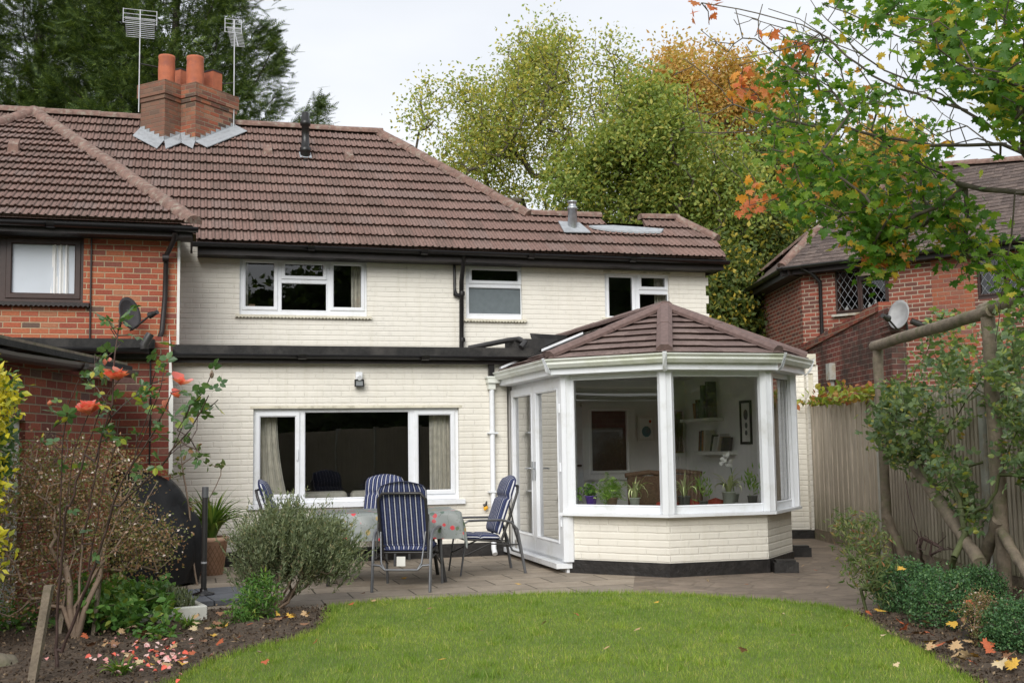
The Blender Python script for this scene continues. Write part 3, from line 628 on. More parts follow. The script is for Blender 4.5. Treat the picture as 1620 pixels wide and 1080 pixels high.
# chimney stack
K = [(-.44, 19.55), (-.18, 19.82), (.06, 19.58), (.74, 20.26), (.32, 20.68), (-.11, 20.68), (-.84, 19.95)]
ztop = gv(309, 131, 19.58)[1]
def off(K, d):
    out = []; n = len(K)
    for i in range(n):
        a, b, c = np.array(K[i - 1]), np.array(K[i]), np.array(K[(i + 1) % n]); e1 = (b - a) / np.linalg.norm(b - a); e2 = (c - b) / np.linalg.norm(c - b)
        n1 = np.array([e1[1], -e1[0]]); n2 = np.array([e2[1], -e2[0]]); k = (n1 + n2) / (1 + n1 @ n2); out.append(tuple(b + k * d))
    return out
mb = MB(); mb.prism([F(a, b, 5.6) for a, b in K], (0, 0, ztop - .31 - 5.6)); chim = mb.build('chimney', M['chim'], house, uv=True)
for i, (d, z0, z1) in enumerate(((.022, ztop - .309, ztop - .236), (.045, ztop - .235, ztop - .001))):
    mb = MB(); mb.prism([F(a, b, z0) for a, b in off(K, d)], (0, 0, z1 - z0)); mb.build('chimney_band', M['chim'], chim, uv=True)
mb = MB(); mb.prism([F(a, b, ztop) for a, b in off(K, -.03)], (0, 0, .035)); mb.build('flaunching', M['stone'], chim)
def cpot(x, yb, yt, v, wpx, name='chimney_pot', sq=False, z0=None):
    u, z1 = gv(x, yt, v); c = F(u, v, ztop + .03); h = z1 - c[2]; r = wpx / 2 / FPX * (F(u, v, 0)[1]) * 1.0
    mb = MB()
    if sq:
        q = [(u - r, v), (u, v - r), (u + r, v), (u, v + r)]
        mb.prism([F(a, b, c[2]) for a, b in q], (0, 0, h - .03)); mb.prism([F(u + (a - u) * 1.06, v + (b - v) * 1.06, c[2] + h - .03) for a, b in q], (0, 0, .03), mi=1)
    else: mb.lathe(c, [(r * 1.0, 0), (r * 1.04, h * .5), (r * .97, h * .86), (r * 1.03, h * .93), (r * 1.0, h), (r * .82, h), (r * .8, h * .6)], 22)
    mb.build(name, [M['pot_clay'], M['dark']], chim)
cpot(264, 122, 89.5, 19.85, 26); cpot(309, 126, 91, 19.88, 27); cpot(286, 128, 111, 20.4, 24, sq=True); cpot(337, 138, 114, 20.25, 29, sq=True)
# stepped lead flashing round the base of the stack
def flash(a, b, wide, out_):
    mb = MB(); n = max(2, int(math.dist(a, b) / .11)); nx, ny = (b[1] - a[1]), -(b[0] - a[0]); l_ = math.hypot(nx, ny); nx, ny = nx / l_ * .012, ny / l_ * .012
    for i in range(n):
        f0, f1 = i / n, (i + 1) / n; p = [a[j] + (b[j] - a[j]) * f0 for j in (0, 1)]; q = [a[j] + (b[j] - a[j]) * f1 for j in (0, 1)]
        zt = max(zr(p[1]), zr(q[1])) + .10 + .03 * (i % 2) * 0 ; 
        mb.prism([F(p[0] + nx, p[1] + ny, zr(p[1]) - .05), F(q[0] + nx, q[1] + ny, zr(q[1]) - .05), F(q[0] + nx, q[1] + ny, zt), F(p[0] + nx, p[1] + ny, zt)], F(-nx * .6, -ny * .6, 0))
    e = .082
    A = [(a[0], a[1], zr(a[1]) + e), (b[0], b[1], zr(b[1]) + e), (b[0] + out_[0] * wide, b[1] + out_[1] * wide, zr(b[1] + out_[1] * wide) + e), (a[0] + out_[0] * wide, a[1] + out_[1] * wide, zr(a[1] + out_[1] * wide) + e)]
    mb.prism([F(*p) for p in A], (0, 0, .015)); return mb
for a, b, wd, o_ in ((K[6], K[0], .3, (-.35, -1)), (K[0], K[1], .3, (.1, -1)), (K[1], K[2], .26, (-.15, -1)), (K[2], K[3], .26, (.75, -.75))):
    flash(a, b, wd, o_).build('lead_flashing', M['lead'], chim)
# pipes on the cream walls
mb = MB(); a = gv(733, 408, UP - .08); mb.tube([F(*(gv(733, 408, UP - .3)[0],), UP - .33, 4.32), F(gv(733, 420, UP - .3)[0], UP - .30, 4.18), F(gv(730, 440, UP - .07)[0], UP - .07, 3.93), F(gv(730, 550, UP - .07)[0], UP - .07, 2.66)], .036, 10); dp = mb.build('downpipe', M['blackp'], house)
mb = MB(); u0 = gv(719, 420, UP - .06)[0]; mb.tube([F(u0, UP - .05, gv(719, 412, UP)[1]), F(u0, UP - .05, gv(719, 458, UP)[1]), F(u0 + .01, UP - .05, gv(719, 466, UP)[1]), F(u0 + .12, UP - .06, gv(719, 471, UP)[1])], [.022, .022, .04, .028], 10); mb.build('waste_pipe', M['blackp'], house)
for (u_, z_) in ((gv(730, 1, UP - .07)[0], 3.72), (gv(730, 1, UP - .07)[0], 3.0)):
    mb = MB(); mb.lathe(F(gv(731, 480, UP - .07)[0], UP - .07, z_), [(.044, 0), (.046, .03), (.044, .06)], 12); mb.build('pipe_collar', M['blackp'], dp)
mb = MB(); ud = gv(777, 580, EV - .06)[0]; mb.box(ud - .035, ud + .035, EV - .09, EV - .02, 2.26, 2.50, F); mb.build('black_downpipe', M['blackp'], house)
mb = MB(); mb.tube([F(gv(778, 610, EV - .06)[0], EV - .06, 2.24), F(gv(780, 770, EV - .06)[0], EV - .06, .09), F(gv(780, 770, EV - .06)[0], EV - .12, .03)], .034, 10)
wd = mb.build('white_downpipe', M['upvc'], house)
mb = MB(); mb.box(ud - .06, ud + .30, EV - .13, EV - .01, 2.20, 2.275, F); mb.box(ud - .045, ud + .045, EV - .1, EV - .015, 2.12, 2.2, F); mb.box(ud - .075, ud + .31, EV - .14, EV - .005, 2.262, 2.285, F); mb.build('hopper', M['upvc_old'], wd)
for z_ in (1.55, .8): mb = MB(); mb.box(ud - .055, ud + .075, EV - .1, EV, z_, z_ + .02, F); mb.build('pipe_clip', M['upvc'], wd)
mb = MB(); mb.tube([F(3.6, EV + .5, 2.70), F(4.05, EV + .2, 2.78), F(4.15, EV - .02, 2.78), F(4.2, EV - .12, 2.73), F(4.13, EV - .16, 2.66)], .035, 10); mb.build('overflow_pipe', M['frame'], house)
mb = MB(); mb.box(4.1, 4.52, EV + .02, EV + .5, 2.657, 2.79, F); mb.prism([F(4.48, EV + .3, 2.66), F(5.2, EV + 1.2, 2.66), F(5.3, EV + 1.4, 2.98), F(4.5, EV + .6, 2.92)], F(0, .05, 0)); mb.build('lead_upstand', M['felt'], house)
# ================================================================== CONSERVATORY
Pc = {'DL': (4.0, 14.20), 'A': (3.98, 12.0), 'B': (4.84, 11.11), 'C': (6.04, 11.11), 'D': (6.74, 11.81), 'E': (6.74, 17.0)}
cb_ = F(5.4, 12.5, 0)
cons = thing('conservatory', 'white framed conservatory on a cream brick base under a faceted brown tiled roof', 'conservatory', cb_)
def seg(a, b, out_=0.0):
    a, b = np.array(Pc[a]), np.array(Pc[b]); L_ = np.linalg.norm(b - a); e = (b - a) / L_; n = np.array([-e[1], e[0]])   # inward
    return (lambda s, d, z: F(a[0] + e[0] * s + n[0] * d, a[1] + e[1] * s + n[1] * d, z)), L_
ZS, ZT = .655, 2.135
for a, b in (('A', 'B'), ('B', 'C'), ('C', 'D'), ('D', 'E')):
    Ts, L_ = seg(a, b); mb = MB(); e0, e1 = (.045 if a == 'A' else .026), L_ - .026; wall(mb, Ts, e0, e1, .145, ZS - .032 if b != 'E' else 2.15, d0=.06, d1=.26 if b != 'E' else .08); mb.build('dwarf_wall', M['cream'], cons, uv=True)
    mb = MB(); wall(mb, Ts, e0 - .007, e1 + .007, 0, .143, d0=.045, d1=.25); mb.build('plinth', M['plinth'], cons)
    if b == 'E': continue
    mb = MB(); mb.prism([Ts(-.028, -.055, ZS - .03), Ts(L_ + .028, -.055, ZS - .03), Ts(L_ - .06, .2, ZS - .03), Ts(.06, .2, ZS - .03)], (0, 0, .03)); mb.build('window_sill', M['upvc'], cons)
    a0 = {'A': .13, 'B': .075, 'C': .07}[a]; a1 = {'A': L_ - .07, 'B': L_ - .075, 'C': L_ - .08}[a]
    cons_w = window(cons, Ts, (.02, L_ - .02, ZS + .001, ZT + .04), [(a0, a1, ZS + .085, ZT - .03, 0)], rec=.03, glassm='glass2')
for k in ('A', 'B', 'C', 'D'):                       # corner posts, faceted covers
    u_, v_ = Pc[k]; i = {'A': (.17, .05), 'B': (.04, .09), 'C': (-.04, .09), 'D': (-.09, .03)}[k]; mb = MB(); n_ = 8
    r_ = .085 if k in 'BC' else .075
    mb.prism([F(u_ + i[0] * .35 + r_ * math.cos(2 * math.pi * (q + .5) / n_), v_ + i[1] * .35 + r_ * math.sin(2 * math.pi * (q + .5) / n_), ZS + .002 if k != 'A' else .12) for q in range(n_)], (0, 0, ZT - ZS + .03 + (0 if k != 'A' else ZS - .118)))
    for q in (-1, 1):
        mb.tube([F(u_ + i[0] * .35 + q * .03, v_ + i[1] * .35 - r_ * .93, ZS + .01), F(u_ + i[0] * .35 + q * .03, v_ + i[1] * .35 - r_ * .93, ZT)], .006, 6)
    mb.build('corner_post', M['upvc'], cons)
# french doors
Td, Ld = seg('DL', 'A'); mb = MB(); D0, D1 = .07, Ld - .06; mid = (D0 + D1) / 2
wall(mb, Td, .0, Ld - .01, .0, ZT + .03, [(D0, D1, .14, ZT - .03)], d0=.03, d1=.1); dfr = mb.build('door_frame', M['upvc'], cons)
mb = MB(); mb.prism([Td(-.02, -.10, .05), Td(Ld + .02, -.10, .05), Td(Ld + .02, .1, .05), Td(-.02, .1, .05)], (0, 0, .055)); mb.build('door_sill', M['upvc'], dfr)
for s0, s1, hs in ((D0 + .004, mid - .004, 1), (mid + .004, D1 - .004, -1)):
    mb = MB(); g = (s0 + .1, s1 - .1, .33, ZT - .13)
    wall(mb, Td, s0, s1, .145, ZT - .035, [g], d0=-.005, d1=.055); ring(mb, Td, g[0] - .025, g[1] + .025, g[2] - .025, g[3] + .025, .028, -.013, .0)
    dr = mb.build('door', M['upvc'], cons)
    mb = MB(); mb.quad(Td(g[0], .03, g[2]), Td(g[1], .03, g[2]), Td(g[1], .03, g[3]), Td(g[0], .03, g[3])); mb.build('pane', M['glass2'], dr)
    mb = MB(); sx_ = s1 - .05 if hs == 1 else s0 + .05
    mb.prism([Td(sx_ - .016, -.006, .98), Td(sx_ + .016, -.006, .98), Td(sx_ + .016, -.006, 1.20), Td(sx_ - .016, -.006, 1.20)], Td(0, -.012, 0) - Td(0, 0, 0))
    mb.tube([Td(sx_, -.015, 1.12), Td(sx_, -.06, 1.12), Td(sx_ - hs * .13, -.065, 1.12)], .010, 8); mb.build('door_handle', M['steel'], dr)
for z_ in (.5, 1.1, 1.75): mb = MB(); mb.tube([Td(D1 + .01, -.015, z_), Td(D1 + .01, -.015, z_ + .1)], .012, 8); mb.build('hinge', M['upvc'], dfr)
# eaves: fascia, gutter, soffit
def offp(keys, d):
    pts = [np.array(Pc[k]) for k in keys]; out = []
    for i, p in enumerate(pts):
        e = []
        if i > 0: q = p - pts[i - 1]; e.append(q / np.linalg.norm(q))
        if i < len(pts) - 1: q = pts[i + 1] - p; e.append(q / np.linalg.norm(q))
        n_ = [np.array([x[1], -x[0]]) for x in e]
        k = n_[0] if len(n_) == 1 else (n_[0] + n_[1]) / (1 + n_[0] @ n_[1]); out.append(p + k * d)
    return out
KS = ['DL', 'A', 'B', 'C', 'D', 'E']
o1, o2, o0 = offp(KS, .135), offp(KS, .11), offp(KS, -.02)
mb = MB()
for i in range(5):
    a, b, c, d = o1[i], o1[i + 1], o2[i + 1], o2[i]
    mb.prism([F(*a, 2.165), F(*b, 2.165), F(*c, 2.165), F(*d, 2.165)], (0, 0, .12)); e, f = o0[i + 1], o0[i]
    mb.prism([F(*o2[i], 2.158), F(*o2[i + 1], 2.158), F(*e, 2.158), F(*f, 2.158)], (0, 0, .012))
fb = mb.build('fascia_board', M['upvc'], cons)
prof = [(.0, .0), (.0, -.085), (.045, -.09), (.075, -.05), (.07, -.03), (.095, -.005), (.095, .008), (.085, .008), (.08, -.004), (.055, -.07), (.012, -.075), (.012, 0)]
mb = MB()
for i in range(5):
    P1, P2 = [offp(KS, .137 + q[0])[i] for q in prof], [offp(KS, .137 + q[0])[i + 1] for q in prof]; n_ = len(prof)
    vs = [F(*P1[j], 2.325 + prof[j][1]) for j in range(n_)] + [F(*P2[j], 2.325 + prof[j][1]) for j in range(n_)]
    mb.add(vs, [(j, (j + 1) % n_, n_ + (j + 1) % n_, n_ + j) for j in range(n_)] + [tuple(range(n_))[::-1], tuple(range(n_, 2 * n_))])
gt = mb.build('gutter', M['upvc_old'], cons)
for i in (1, 2, 3, 4):
    mb = MB(); k = KS[i]
    for j in (-1, 1):
        pass
    c0 = offp(KS, .135)[i]; c1_ = offp(KS, .24)[i]; e = np.array(Pc[KS[i + 1]]) - np.array(Pc[KS[i - 1]]) if i < 5 else 0; e = e / np.linalg.norm(e) * .022
    mb.prism([F(c0[0] - e[0], c0[1] - e[1], 2.15), F(c0[0] + e[0], c0[1] + e[1], 2.15), F(c1_[0] * .55 + c0[0] * .45 + e[0], c1_[1] * .55 + c0[1] * .45 + e[1], 2.20), F(c1_[0] + e[0], c1_[1] + e[1], 2.338), F(c1_[0] - e[0], c1_[1] - e[1], 2.338), F(c1_[0] * .55 + c0[0] * .45 - e[0], c1_[1] * .55 + c0[1] * .45 - e[1], 2.20)], F(0, 0, .006))
    mb.build('gutter_joint', M['upvc'], gt)
# roof facets
re = offp(KS, .15); EZ = 2.33; AP = (5.40, 12.35, 2.955); RB = (5.40, 17.08, 2.955)
def facet(p, q, tops, seed):
    P, Q = Vector(F(*p, EZ)), Vector(F(*q, EZ)); ax_ = (Q - P).normalized(); tp = Vector(F(*tops[0])); n_ = ax_.cross(tp - P).normalized()
    if n_.z < 0: n_ = -n_
    ay_ = n_.cross(ax_).normalized();
    if ay_.z < 0: ay_ = -ay_
    pl = [(0, 0), ((Q - P).length, 0)] + [((Vector(F(*t_)) - P).dot(ax_), (Vector(F(*t_)) - P).dot(ay_)) for t_ in tops]
    pl2 = pl
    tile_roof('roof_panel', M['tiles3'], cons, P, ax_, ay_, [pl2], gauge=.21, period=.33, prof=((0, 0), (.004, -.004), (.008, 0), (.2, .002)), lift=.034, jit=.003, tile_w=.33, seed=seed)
facet((re[0][0], 14.06), tuple(re[1]), [AP, (5.40, 14.06, AP[2])], 3)
facet(tuple(re[1]), tuple(re[2]), [AP], 4); facet(tuple(re[2]), tuple(re[3]), [AP], 5); facet(tuple(re[3]), tuple(re[4]), [AP], 6); facet(tuple(re[4]), (re[5][0], 17.0), [RB, AP], 7)
mb = MB(); mb.poly([F(re[0][0] + .6, 14.08, EZ + .27), F(5.40, 14.08, AP[2]), F(*RB), F(re[0][0] + .6, 17.08, EZ + .27)]); mb.build('rear_roof_panel', M['felt'], cons)
def hipcap(a, b, wd=.085):
    a, b = Vector(a), Vector(b); t = (b - a).normalized(); s = t.cross(Vector((0, 0, 1))).normalized(); u = s.cross(t).normalized(); mb = MB(); n_ = max(1, round((b - a).length / .75))
    for i in range(n_):
        p, q = a + (b - a) * i / n_, a + (b - a) * (i + 1) / n_ + t * .02; e = .004 * (i % 2)
        vs = []
        for P in (p, q):
            for x, z in ((-wd, -.015), (-wd, .02), (-wd * .45, .058), (wd * .45, .058), (wd, .02), (wd, -.015)): vs.append(P + s * x + u * (z + e))
        mb.add(vs, [(k, k + 1, k + 7, k + 6) for k in range(5)] + [(0, 1, 2, 3, 4, 5)[::-1], (6, 7, 8, 9, 10, 11)])
    mb.build('hip_cap', M['hipcap'], cons)
for i in (1, 2, 3, 4): hipcap(F(*re[i], EZ + .04), F(AP[0], AP[1], AP[2] + .04))
hipcap(F(AP[0], AP[1] - .05, AP[2] + .05), F(RB[0], RB[1], RB[2] + .05))
mb = MB(); a, b = F(re[0][0] + .02, 14.12, EZ + .05), F(5.0, 14.12, EZ + .05 + (5.0 - re[0][0]) / (5.40 - re[0][0]) * (AP[2] - EZ))
mid_ = a + (b - a) * .45; q_ = F(0, .12, 0); q2_ = F(0, .085, 0)
mb.prism([a, mid_, mid_ + q_, a + q_], (0, 0, .03)); mb.prism([mid_ + (0, 0, .004), b, b + q2_, mid_ + q2_ + (0, 0, .004)], (0, 0, .028)); mb.build('verge_trim', M['upvc'], cons)
# interior lining of the conservatory: back walls, floor, ceiling
mb = MB()
mb.quad(F(4.02, 14.36, .06), F(6.54, 14.36, .06), F(6.54, 14.36, 2.4), F(4.02, 14.36, 2.4)); mb.quad(F(6.54, UP, .06), F(6.54, 12.1, .06), F(6.54, 12.1, 2.4), F(6.54, UP, 2.4))
mb.quad(F(4.02, EV, .02), F(4.02, 14.4, .02), F(4.02, 14.4, 2.3), F(4.02, EV, 2.3))
mb.build('interior_wall', M['roomwhite'], cons)
PL = ((4.03, 14.4), (4.03, 12.05), (4.9, 11.2), (6.0, 11.2), (6.57, 11.8), (6.57, 14.4))
mb = MB(); mb.poly([F(*p, .062) for p in PL]); mb.build('interior_floor', M['floorpale'], cons)
mb = MB(); mb.poly([F(*p, 2.25) for p in PL]); mb.build('ceiling', M['roomwhite'], cons)
BK = 14.36
TB = front(BK - .02)
iw = rect(BK, 934, 650, 989, 744); mb = MB(); wall(mb, front(BK - .06), iw[0] - .13, iw[1] + .12, iw[2] - .12, iw[3] + .1, [iw], 0, .06); ring(mb, front(BK - .06), iw[0] - .04, iw[1] + .04, iw[2] - .04, iw[3] + .04, .04, -.02, .0)
ifr = mb.build('interior_window', M['roomwhite'], cons); mb = MB(); mb.quad(*[F(a, BK - .03, z) for a, z in ((iw[0], iw[2]), (iw[1], iw[2]), (iw[1], iw[3]), (iw[0], iw[3]))]); mb.build('pane', M['brownframe'], ifr)
mb = MB(); b0 = gv(1060, 680, BK); mb.box(b0[0] - .04, 6.5, BK - .04, BK - .01, gv(1070, 722, BK)[1], gv(1070, 648, BK)[1], F); q = mb.build('interior_window', M['roomwhite'], cons)
mb = MB(); mb.grid(lambda i, j: F(b0[0] + .02 + (6.46 - b0[0]) * i, BK - .07 + .015 * math.sin(i * 40), gv(1070, 716, BK)[1] + (gv(1070, 650, BK)[1] - gv(1070, 716, BK)[1]) * j), 60, 2); mb.build('curtain', M['wicker'], q)
d0 = rect(BK, 888, 644, 921, 800); mb = MB(); wall(mb, front(BK - .05), 4.25, d0[1], .1, d0[3], [(4.35, d0[1] - .09, .3, d0[3] - .1)], 0, .04); idr = mb.build('interior_door', M['upvc'], cons)
mb = MB(); mb.tube([F(d0[1] - .05, BK - .06, 1.12), F(d0[1] - .05, BK - .10, 1.12), F(d0[1] - .17, BK - .10, 1.12)], .012, 8); mb.build('door_handle', M['brownframe'], idr)
mb = MB(); mb.box(4.9, 5.7, BK - .09, BK - .02, .2, .8, F)
for k in range(14): mb.box(4.92 + k * .056, 4.945 + k * .056, BK - .105, BK - .09, .22, .78, F)
tag(mb.build('radiator', M['roomwhite'], base=F(5.3, BK - .05, .2)), 'white radiator under the inner window of the conservatory', 'radiator')
# pictures
def picture(name, label, T, a0, a1, z0, z1, m, inner, art):
    t_ = thing(name, label, 'picture', T((a0 + a1) / 2, 0, (z0 + z1) / 2)); mb = MB(); wall(mb, T, a0, a1, z0, z1, [(a0 + .03, a1 - .03, z0 + .03, z1 - .03)], -.02, .0); mb.build('frame', M[m], t_)
    mb = MB(); mb.quad(T(a0 + .02, -.006, z0 + .02), T(a1 - .02, -.006, z0 + .02), T(a1 - .02, -.006, z1 - .02), T(a0 + .02, -.006, z1 - .02)); mb.build('mount', M[inner], t_); mb = MB()
    for (x0, x1, y0, y1) in art:
        A, Z = lambda f: a0 + (a1 - a0) * f, lambda f: z0 + (z1 - z0) * f
        n_ = 10; mb.poly([T(A((x0 + x1) / 2 + (x1 - x0) / 2 * math.cos(6.283 * k / n_)), -.010, Z((y0 + y1) / 2 + (y1 - y0) / 2 * math.sin(6.283 * k / n_))) for k in range(n_)])
    return mb, t_
M['teal'] = simple('teal_print', (.02, .16, .19), .7); M['inkgrey'] = simple('ink_grey', (.10, .10, .11), .8)
p4 = rect(BK, 1007, 658, 1034, 697)
a, t_ = picture('picture', 'small framed print with a teal shape beside the inner window', TB, *p4, 'white', 'roomwhite', [(.25, .8, .15, .6)]); a.build('print', M['teal'], t_)
mb = MB(); mb.poly([TB(p4[0] + (p4[1] - p4[0]) * (.75 + .08 * math.cos(k)), -.012, p4[2] + (p4[3] - p4[2]) * (.78 + .07 * math.sin(k))) for k in range(6)]); mb.build('red_spot', M['redcush'], t_)
TS = lambda a, d, z: F(6.54 + d, a, z)             # side wall: a runs along the depth of the room
a, t_ = picture('picture', 'tall narrow picture in a black frame on the side wall of the conservatory', TS, 12.44, 12.73, 1.37, 1.90, 'blackp', 'white', [(.3, .7, .55, .8), (.35, .6, .36, .5), (.38, .62, .2, .32)]); a.build('print', M['inkgrey'], t_)
for nm, lab, (v0, v1), z_ in (('wall_shelf', 'upper white wall shelf with books and a trailing plant', (13.2, 14.1), 1.71), ('wall_shelf', 'lower white wall shelf holding leaning books', (12.85, 13.68), 1.285)):
    mb = MB(); mb.box(6.34, 6.54, v0, v1, z_ - .04, z_, F); tag(mb.build(nm, M['white'], base=F(6.44, (v0 + v1) / 2, z_)), lab, 'shelf')
for i in range(9): M['book%d' % i] = simple('book_cover_%d' % i, [(.15, .05, .04), (.5, .46, .38), (.05, .06, .07), (.30, .12, .05), (.55, .53, .5), (.08, .10, .07), (.35, .28, .2), (.06, .05, .05), (.45, .40, .33)][i], .7)
def book(v_, z_, h, th, lean, mi, lab, grp):
    v_ *= .96; mb = MB(); dz = h * math.cos(lean); dv = h * math.sin(lean); mb.prism([F(6.37, v_, z_), F(6.37, v_ + th, z_), F(6.37, v_ + th + dv, z_ + dz), F(6.37, v_ + dv, z_ + dz)], F(.13, 0, 0))
    tag(mb.build('book', M['book%d' % mi], base=F(6.45, v_, z_)), lab, 'book', grp)
for i, (v_, h, th, ln, mi) in enumerate([(14.14, .26, .04, -.15, 0), (14.09, .27, .04, -.15, 2), (14.04, .26, .04, -.12, 3), (13.97, .27, .05, -.1, 1), (13.80, .22, .03, -.35, 7), (13.74, .20, .03, -.4, 4), (13.62, .24, .03, -.45, 4), (13.56, .2, .04, -.4, 6), (13.47, .18, .04, -.3, 7)]):
    book(v_, 1.287, h, th, ln, mi, 'book leaning in the row on the lower wall shelf', 'books on the lower shelf')
for i, (v_, h, th, ln, mi) in enumerate([(14.25, .2, .05, .1, 3), (14.17, .24, .05, .05, 7), (14.08, .2, .05, 0, 5), (13.98, .42, .09, 0, 5), (13.85, .46, .05, .02, 7)]):
    book(v_, 1.712, h, th, ln, mi, 'book standing on the upper wall shelf', 'books on the upper shelf')
# ================================================================== leaves, stems, growing things
def rotm(n, dirs, jit, upb=0.0, nup=None):
    """(n,3,3): columns x (across), y (along), z (normal)"""
    d = dirs + rng.normal(0, jit, (n, 3)); d /= np.linalg.norm(d, axis=1)[:, None] + 1e-9
    q = rng.normal(0, 1, (n, 3)); q[:, 2] += upb
    x = np.cross(d, q); x /= np.linalg.norm(x, axis=1)[:, None] + 1e-9; z = np.cross(x, d)
    return np.stack([x, d, z], 2)
def tmpl(kind):
    if kind == 'oval': v = [(0, 0, 0), (.30, .42, .07), (0, 1, -.06), (-.30, .42, .07)]; f = [(0, 1, 2), (0, 2, 3)]
    elif kind == 'slim': v = [(0, 0, 0), (.13, .45, .03), (0, 1, -.05), (-.13, .45, .03)]; f = [(0, 1, 2), (0, 2, 3)]
    elif kind == 'needle': v = [(-.05, 0, 0), (.05, 0, 0), (0, 1, 0)]; f = [(0, 1, 2)]
    elif kind == 'hex': v = [(0, 0, 0), (.30, .22, .05), (.34, .55, .07), (0, 1, -.08), (-.34, .55, .07), (-.30, .22, .05)]; f = [(0, 1, 2, 3), (0, 3, 4, 5)]
    elif kind == 'frond':            # flat spray: a spine with side needles
        v, f = [], []
        for k in range(7):
            y = k * .13; L_ = .34 * (1 - k / 8.5)
            for s_ in (-1, 1): b = len(v); v += [(0, y, 0), (s_ * L_, y + L_ * .75, -.05 * L_ * 3), (0, y + .085, 0)]; f.append((b, b + 1, b + 2) if s_ > 0 else (b, b + 2, b + 1))
        b = len(v); v += [(-.02, 0, 0), (.02, 0, 0), (0, 1.1, -.05)]; f.append((b, b + 1, b + 2))
    elif kind == 'maple':
        o = [(0, 0), (.16, .10), (.42, -.06), (.36, .16), (.62, .28), (.50, .36), (.58, .56), (.34, .48), (.24, .52), (.28, .74), (.13, .72), (0, 1.0)]
        o = o + [(-x, y) for x, y in o[-2:0:-1]]; v = [(0, .34, .06)] + [(x, y, -.10 * abs(x) - .05 * y * y) for x, y in o]; n = len(o); f = [(0, 1 + i, 1 + (i + 1) % n) for i in range(n)]
    elif kind == 'pinnate':          # compound leaf
        v, f = [], []
        for k in range(4):
            y = .15 + k * .2
            for s_ in (-1, 1): b = len(v); v += [(0, y, 0), (s_ * .14, y + .02, .02), (s_ * .34, y + .12, -.04), (s_ * .13, y + .13, .02)]; f.append((b, b + 1, b + 2, b + 3))
        b = len(v); v += [(0, .78, 0), (.08, .92, .02), (0, 1.1, -.03), (-.08, .92, .02)]; f.append((b, b + 1, b + 2, b + 3))
    elif kind == 'rose':             # three leaflets
        v, f = [], []
        for (cx, cy, an) in ((0, .35, 0), (.05, .25, -1.15), (-.05, .25, 1.15)):
            b = len(v)
            for (x, y, z) in ((0, 0, 0), (.2, .16, .03), (.2, .42, .04), (0, .65, -.04), (-.2, .42, .04), (-.2, .16, .03)):
                v.append((cx + x * math.cos(an) - y * math.sin(an), cy + x * math.sin(an) + y * math.cos(an), z))
            f += [(b, b + 1, b + 2, b + 3), (b, b + 3, b + 4, b + 5)]
        b = len(v); v += [(-.012, 0, 0), (.012, 0, 0), (0, .4, 0)]; f.append((b, b + 1, b + 2))
    elif kind == 'petal': v = [(0, 0, 0), (.3, .25, .12), (.38, .6, .16), (.15, .85, .1), (-.15, .87, .1), (-.38, .6, .16), (-.3, .25, .12), (0, .5, 0)]; f = [(7, i, (i + 1) % 7) for i in range(7)]
    return np.array(v, float), f
def leaves(name, m, P, size, kind='oval', parent=None, dirs=None, jit=.6, upb=.5, base=None, smooth=False):
    P = np.asarray(P, float); n = len(P); tv, tf = tmpl(kind); size = np.broadcast_to(np.asarray(size, float), (n,))
    if dirs is None: dirs = rng.normal(0, 1, (n, 3))
    R = rotm(n, np.broadcast_to(np.asarray(dirs, float), (n, 3)), jit, upb)
    curl = rng.uniform(.3, 1.6, (n, 1)); T_ = np.broadcast_to(tv, (n, *tv.shape)).copy(); T_[:, :, 2] *= curl
    W = np.einsum('nij,nkj->nki', R, T_ * size[:, None, None]) + P[:, None, :]
    off = np.array(parent['_o'] if parent is not None else (base if base is not None else (0, 0, 0)), float)
    W = (W - off).reshape(-1, 3); k = len(tv); me = bpy.data.meshes.new(name)
    me.vertices.add(len(W)); me.vertices.foreach_set('co', W.ravel().astype('f'))
    ls = np.array([len(f) for f in tf]); fl = np.concatenate([np.array(f) for f in tf])
    lv = (np.arange(n)[:, None] * k + fl[None]).ravel(); tot = np.tile(ls, n); st_ = np.concatenate([[0], np.cumsum(tot)[:-1]])
    me.loops.add(len(lv)); me.loops.foreach_set('vertex_index', lv.astype('i')); me.polygons.add(len(tot)); me.polygons.foreach_set('loop_start', st_.astype('i'))
    me.polygons.foreach_set('use_smooth', np.full(len(tot), smooth)); me.materials.append(m); me.update(calc_edges=True)
    o = bpy.data.objects.new(name, me); COL.objects.link(o)
    if parent is not None: o.parent = parent
    else: o.location = off
    o['_o'] = list(off); return o
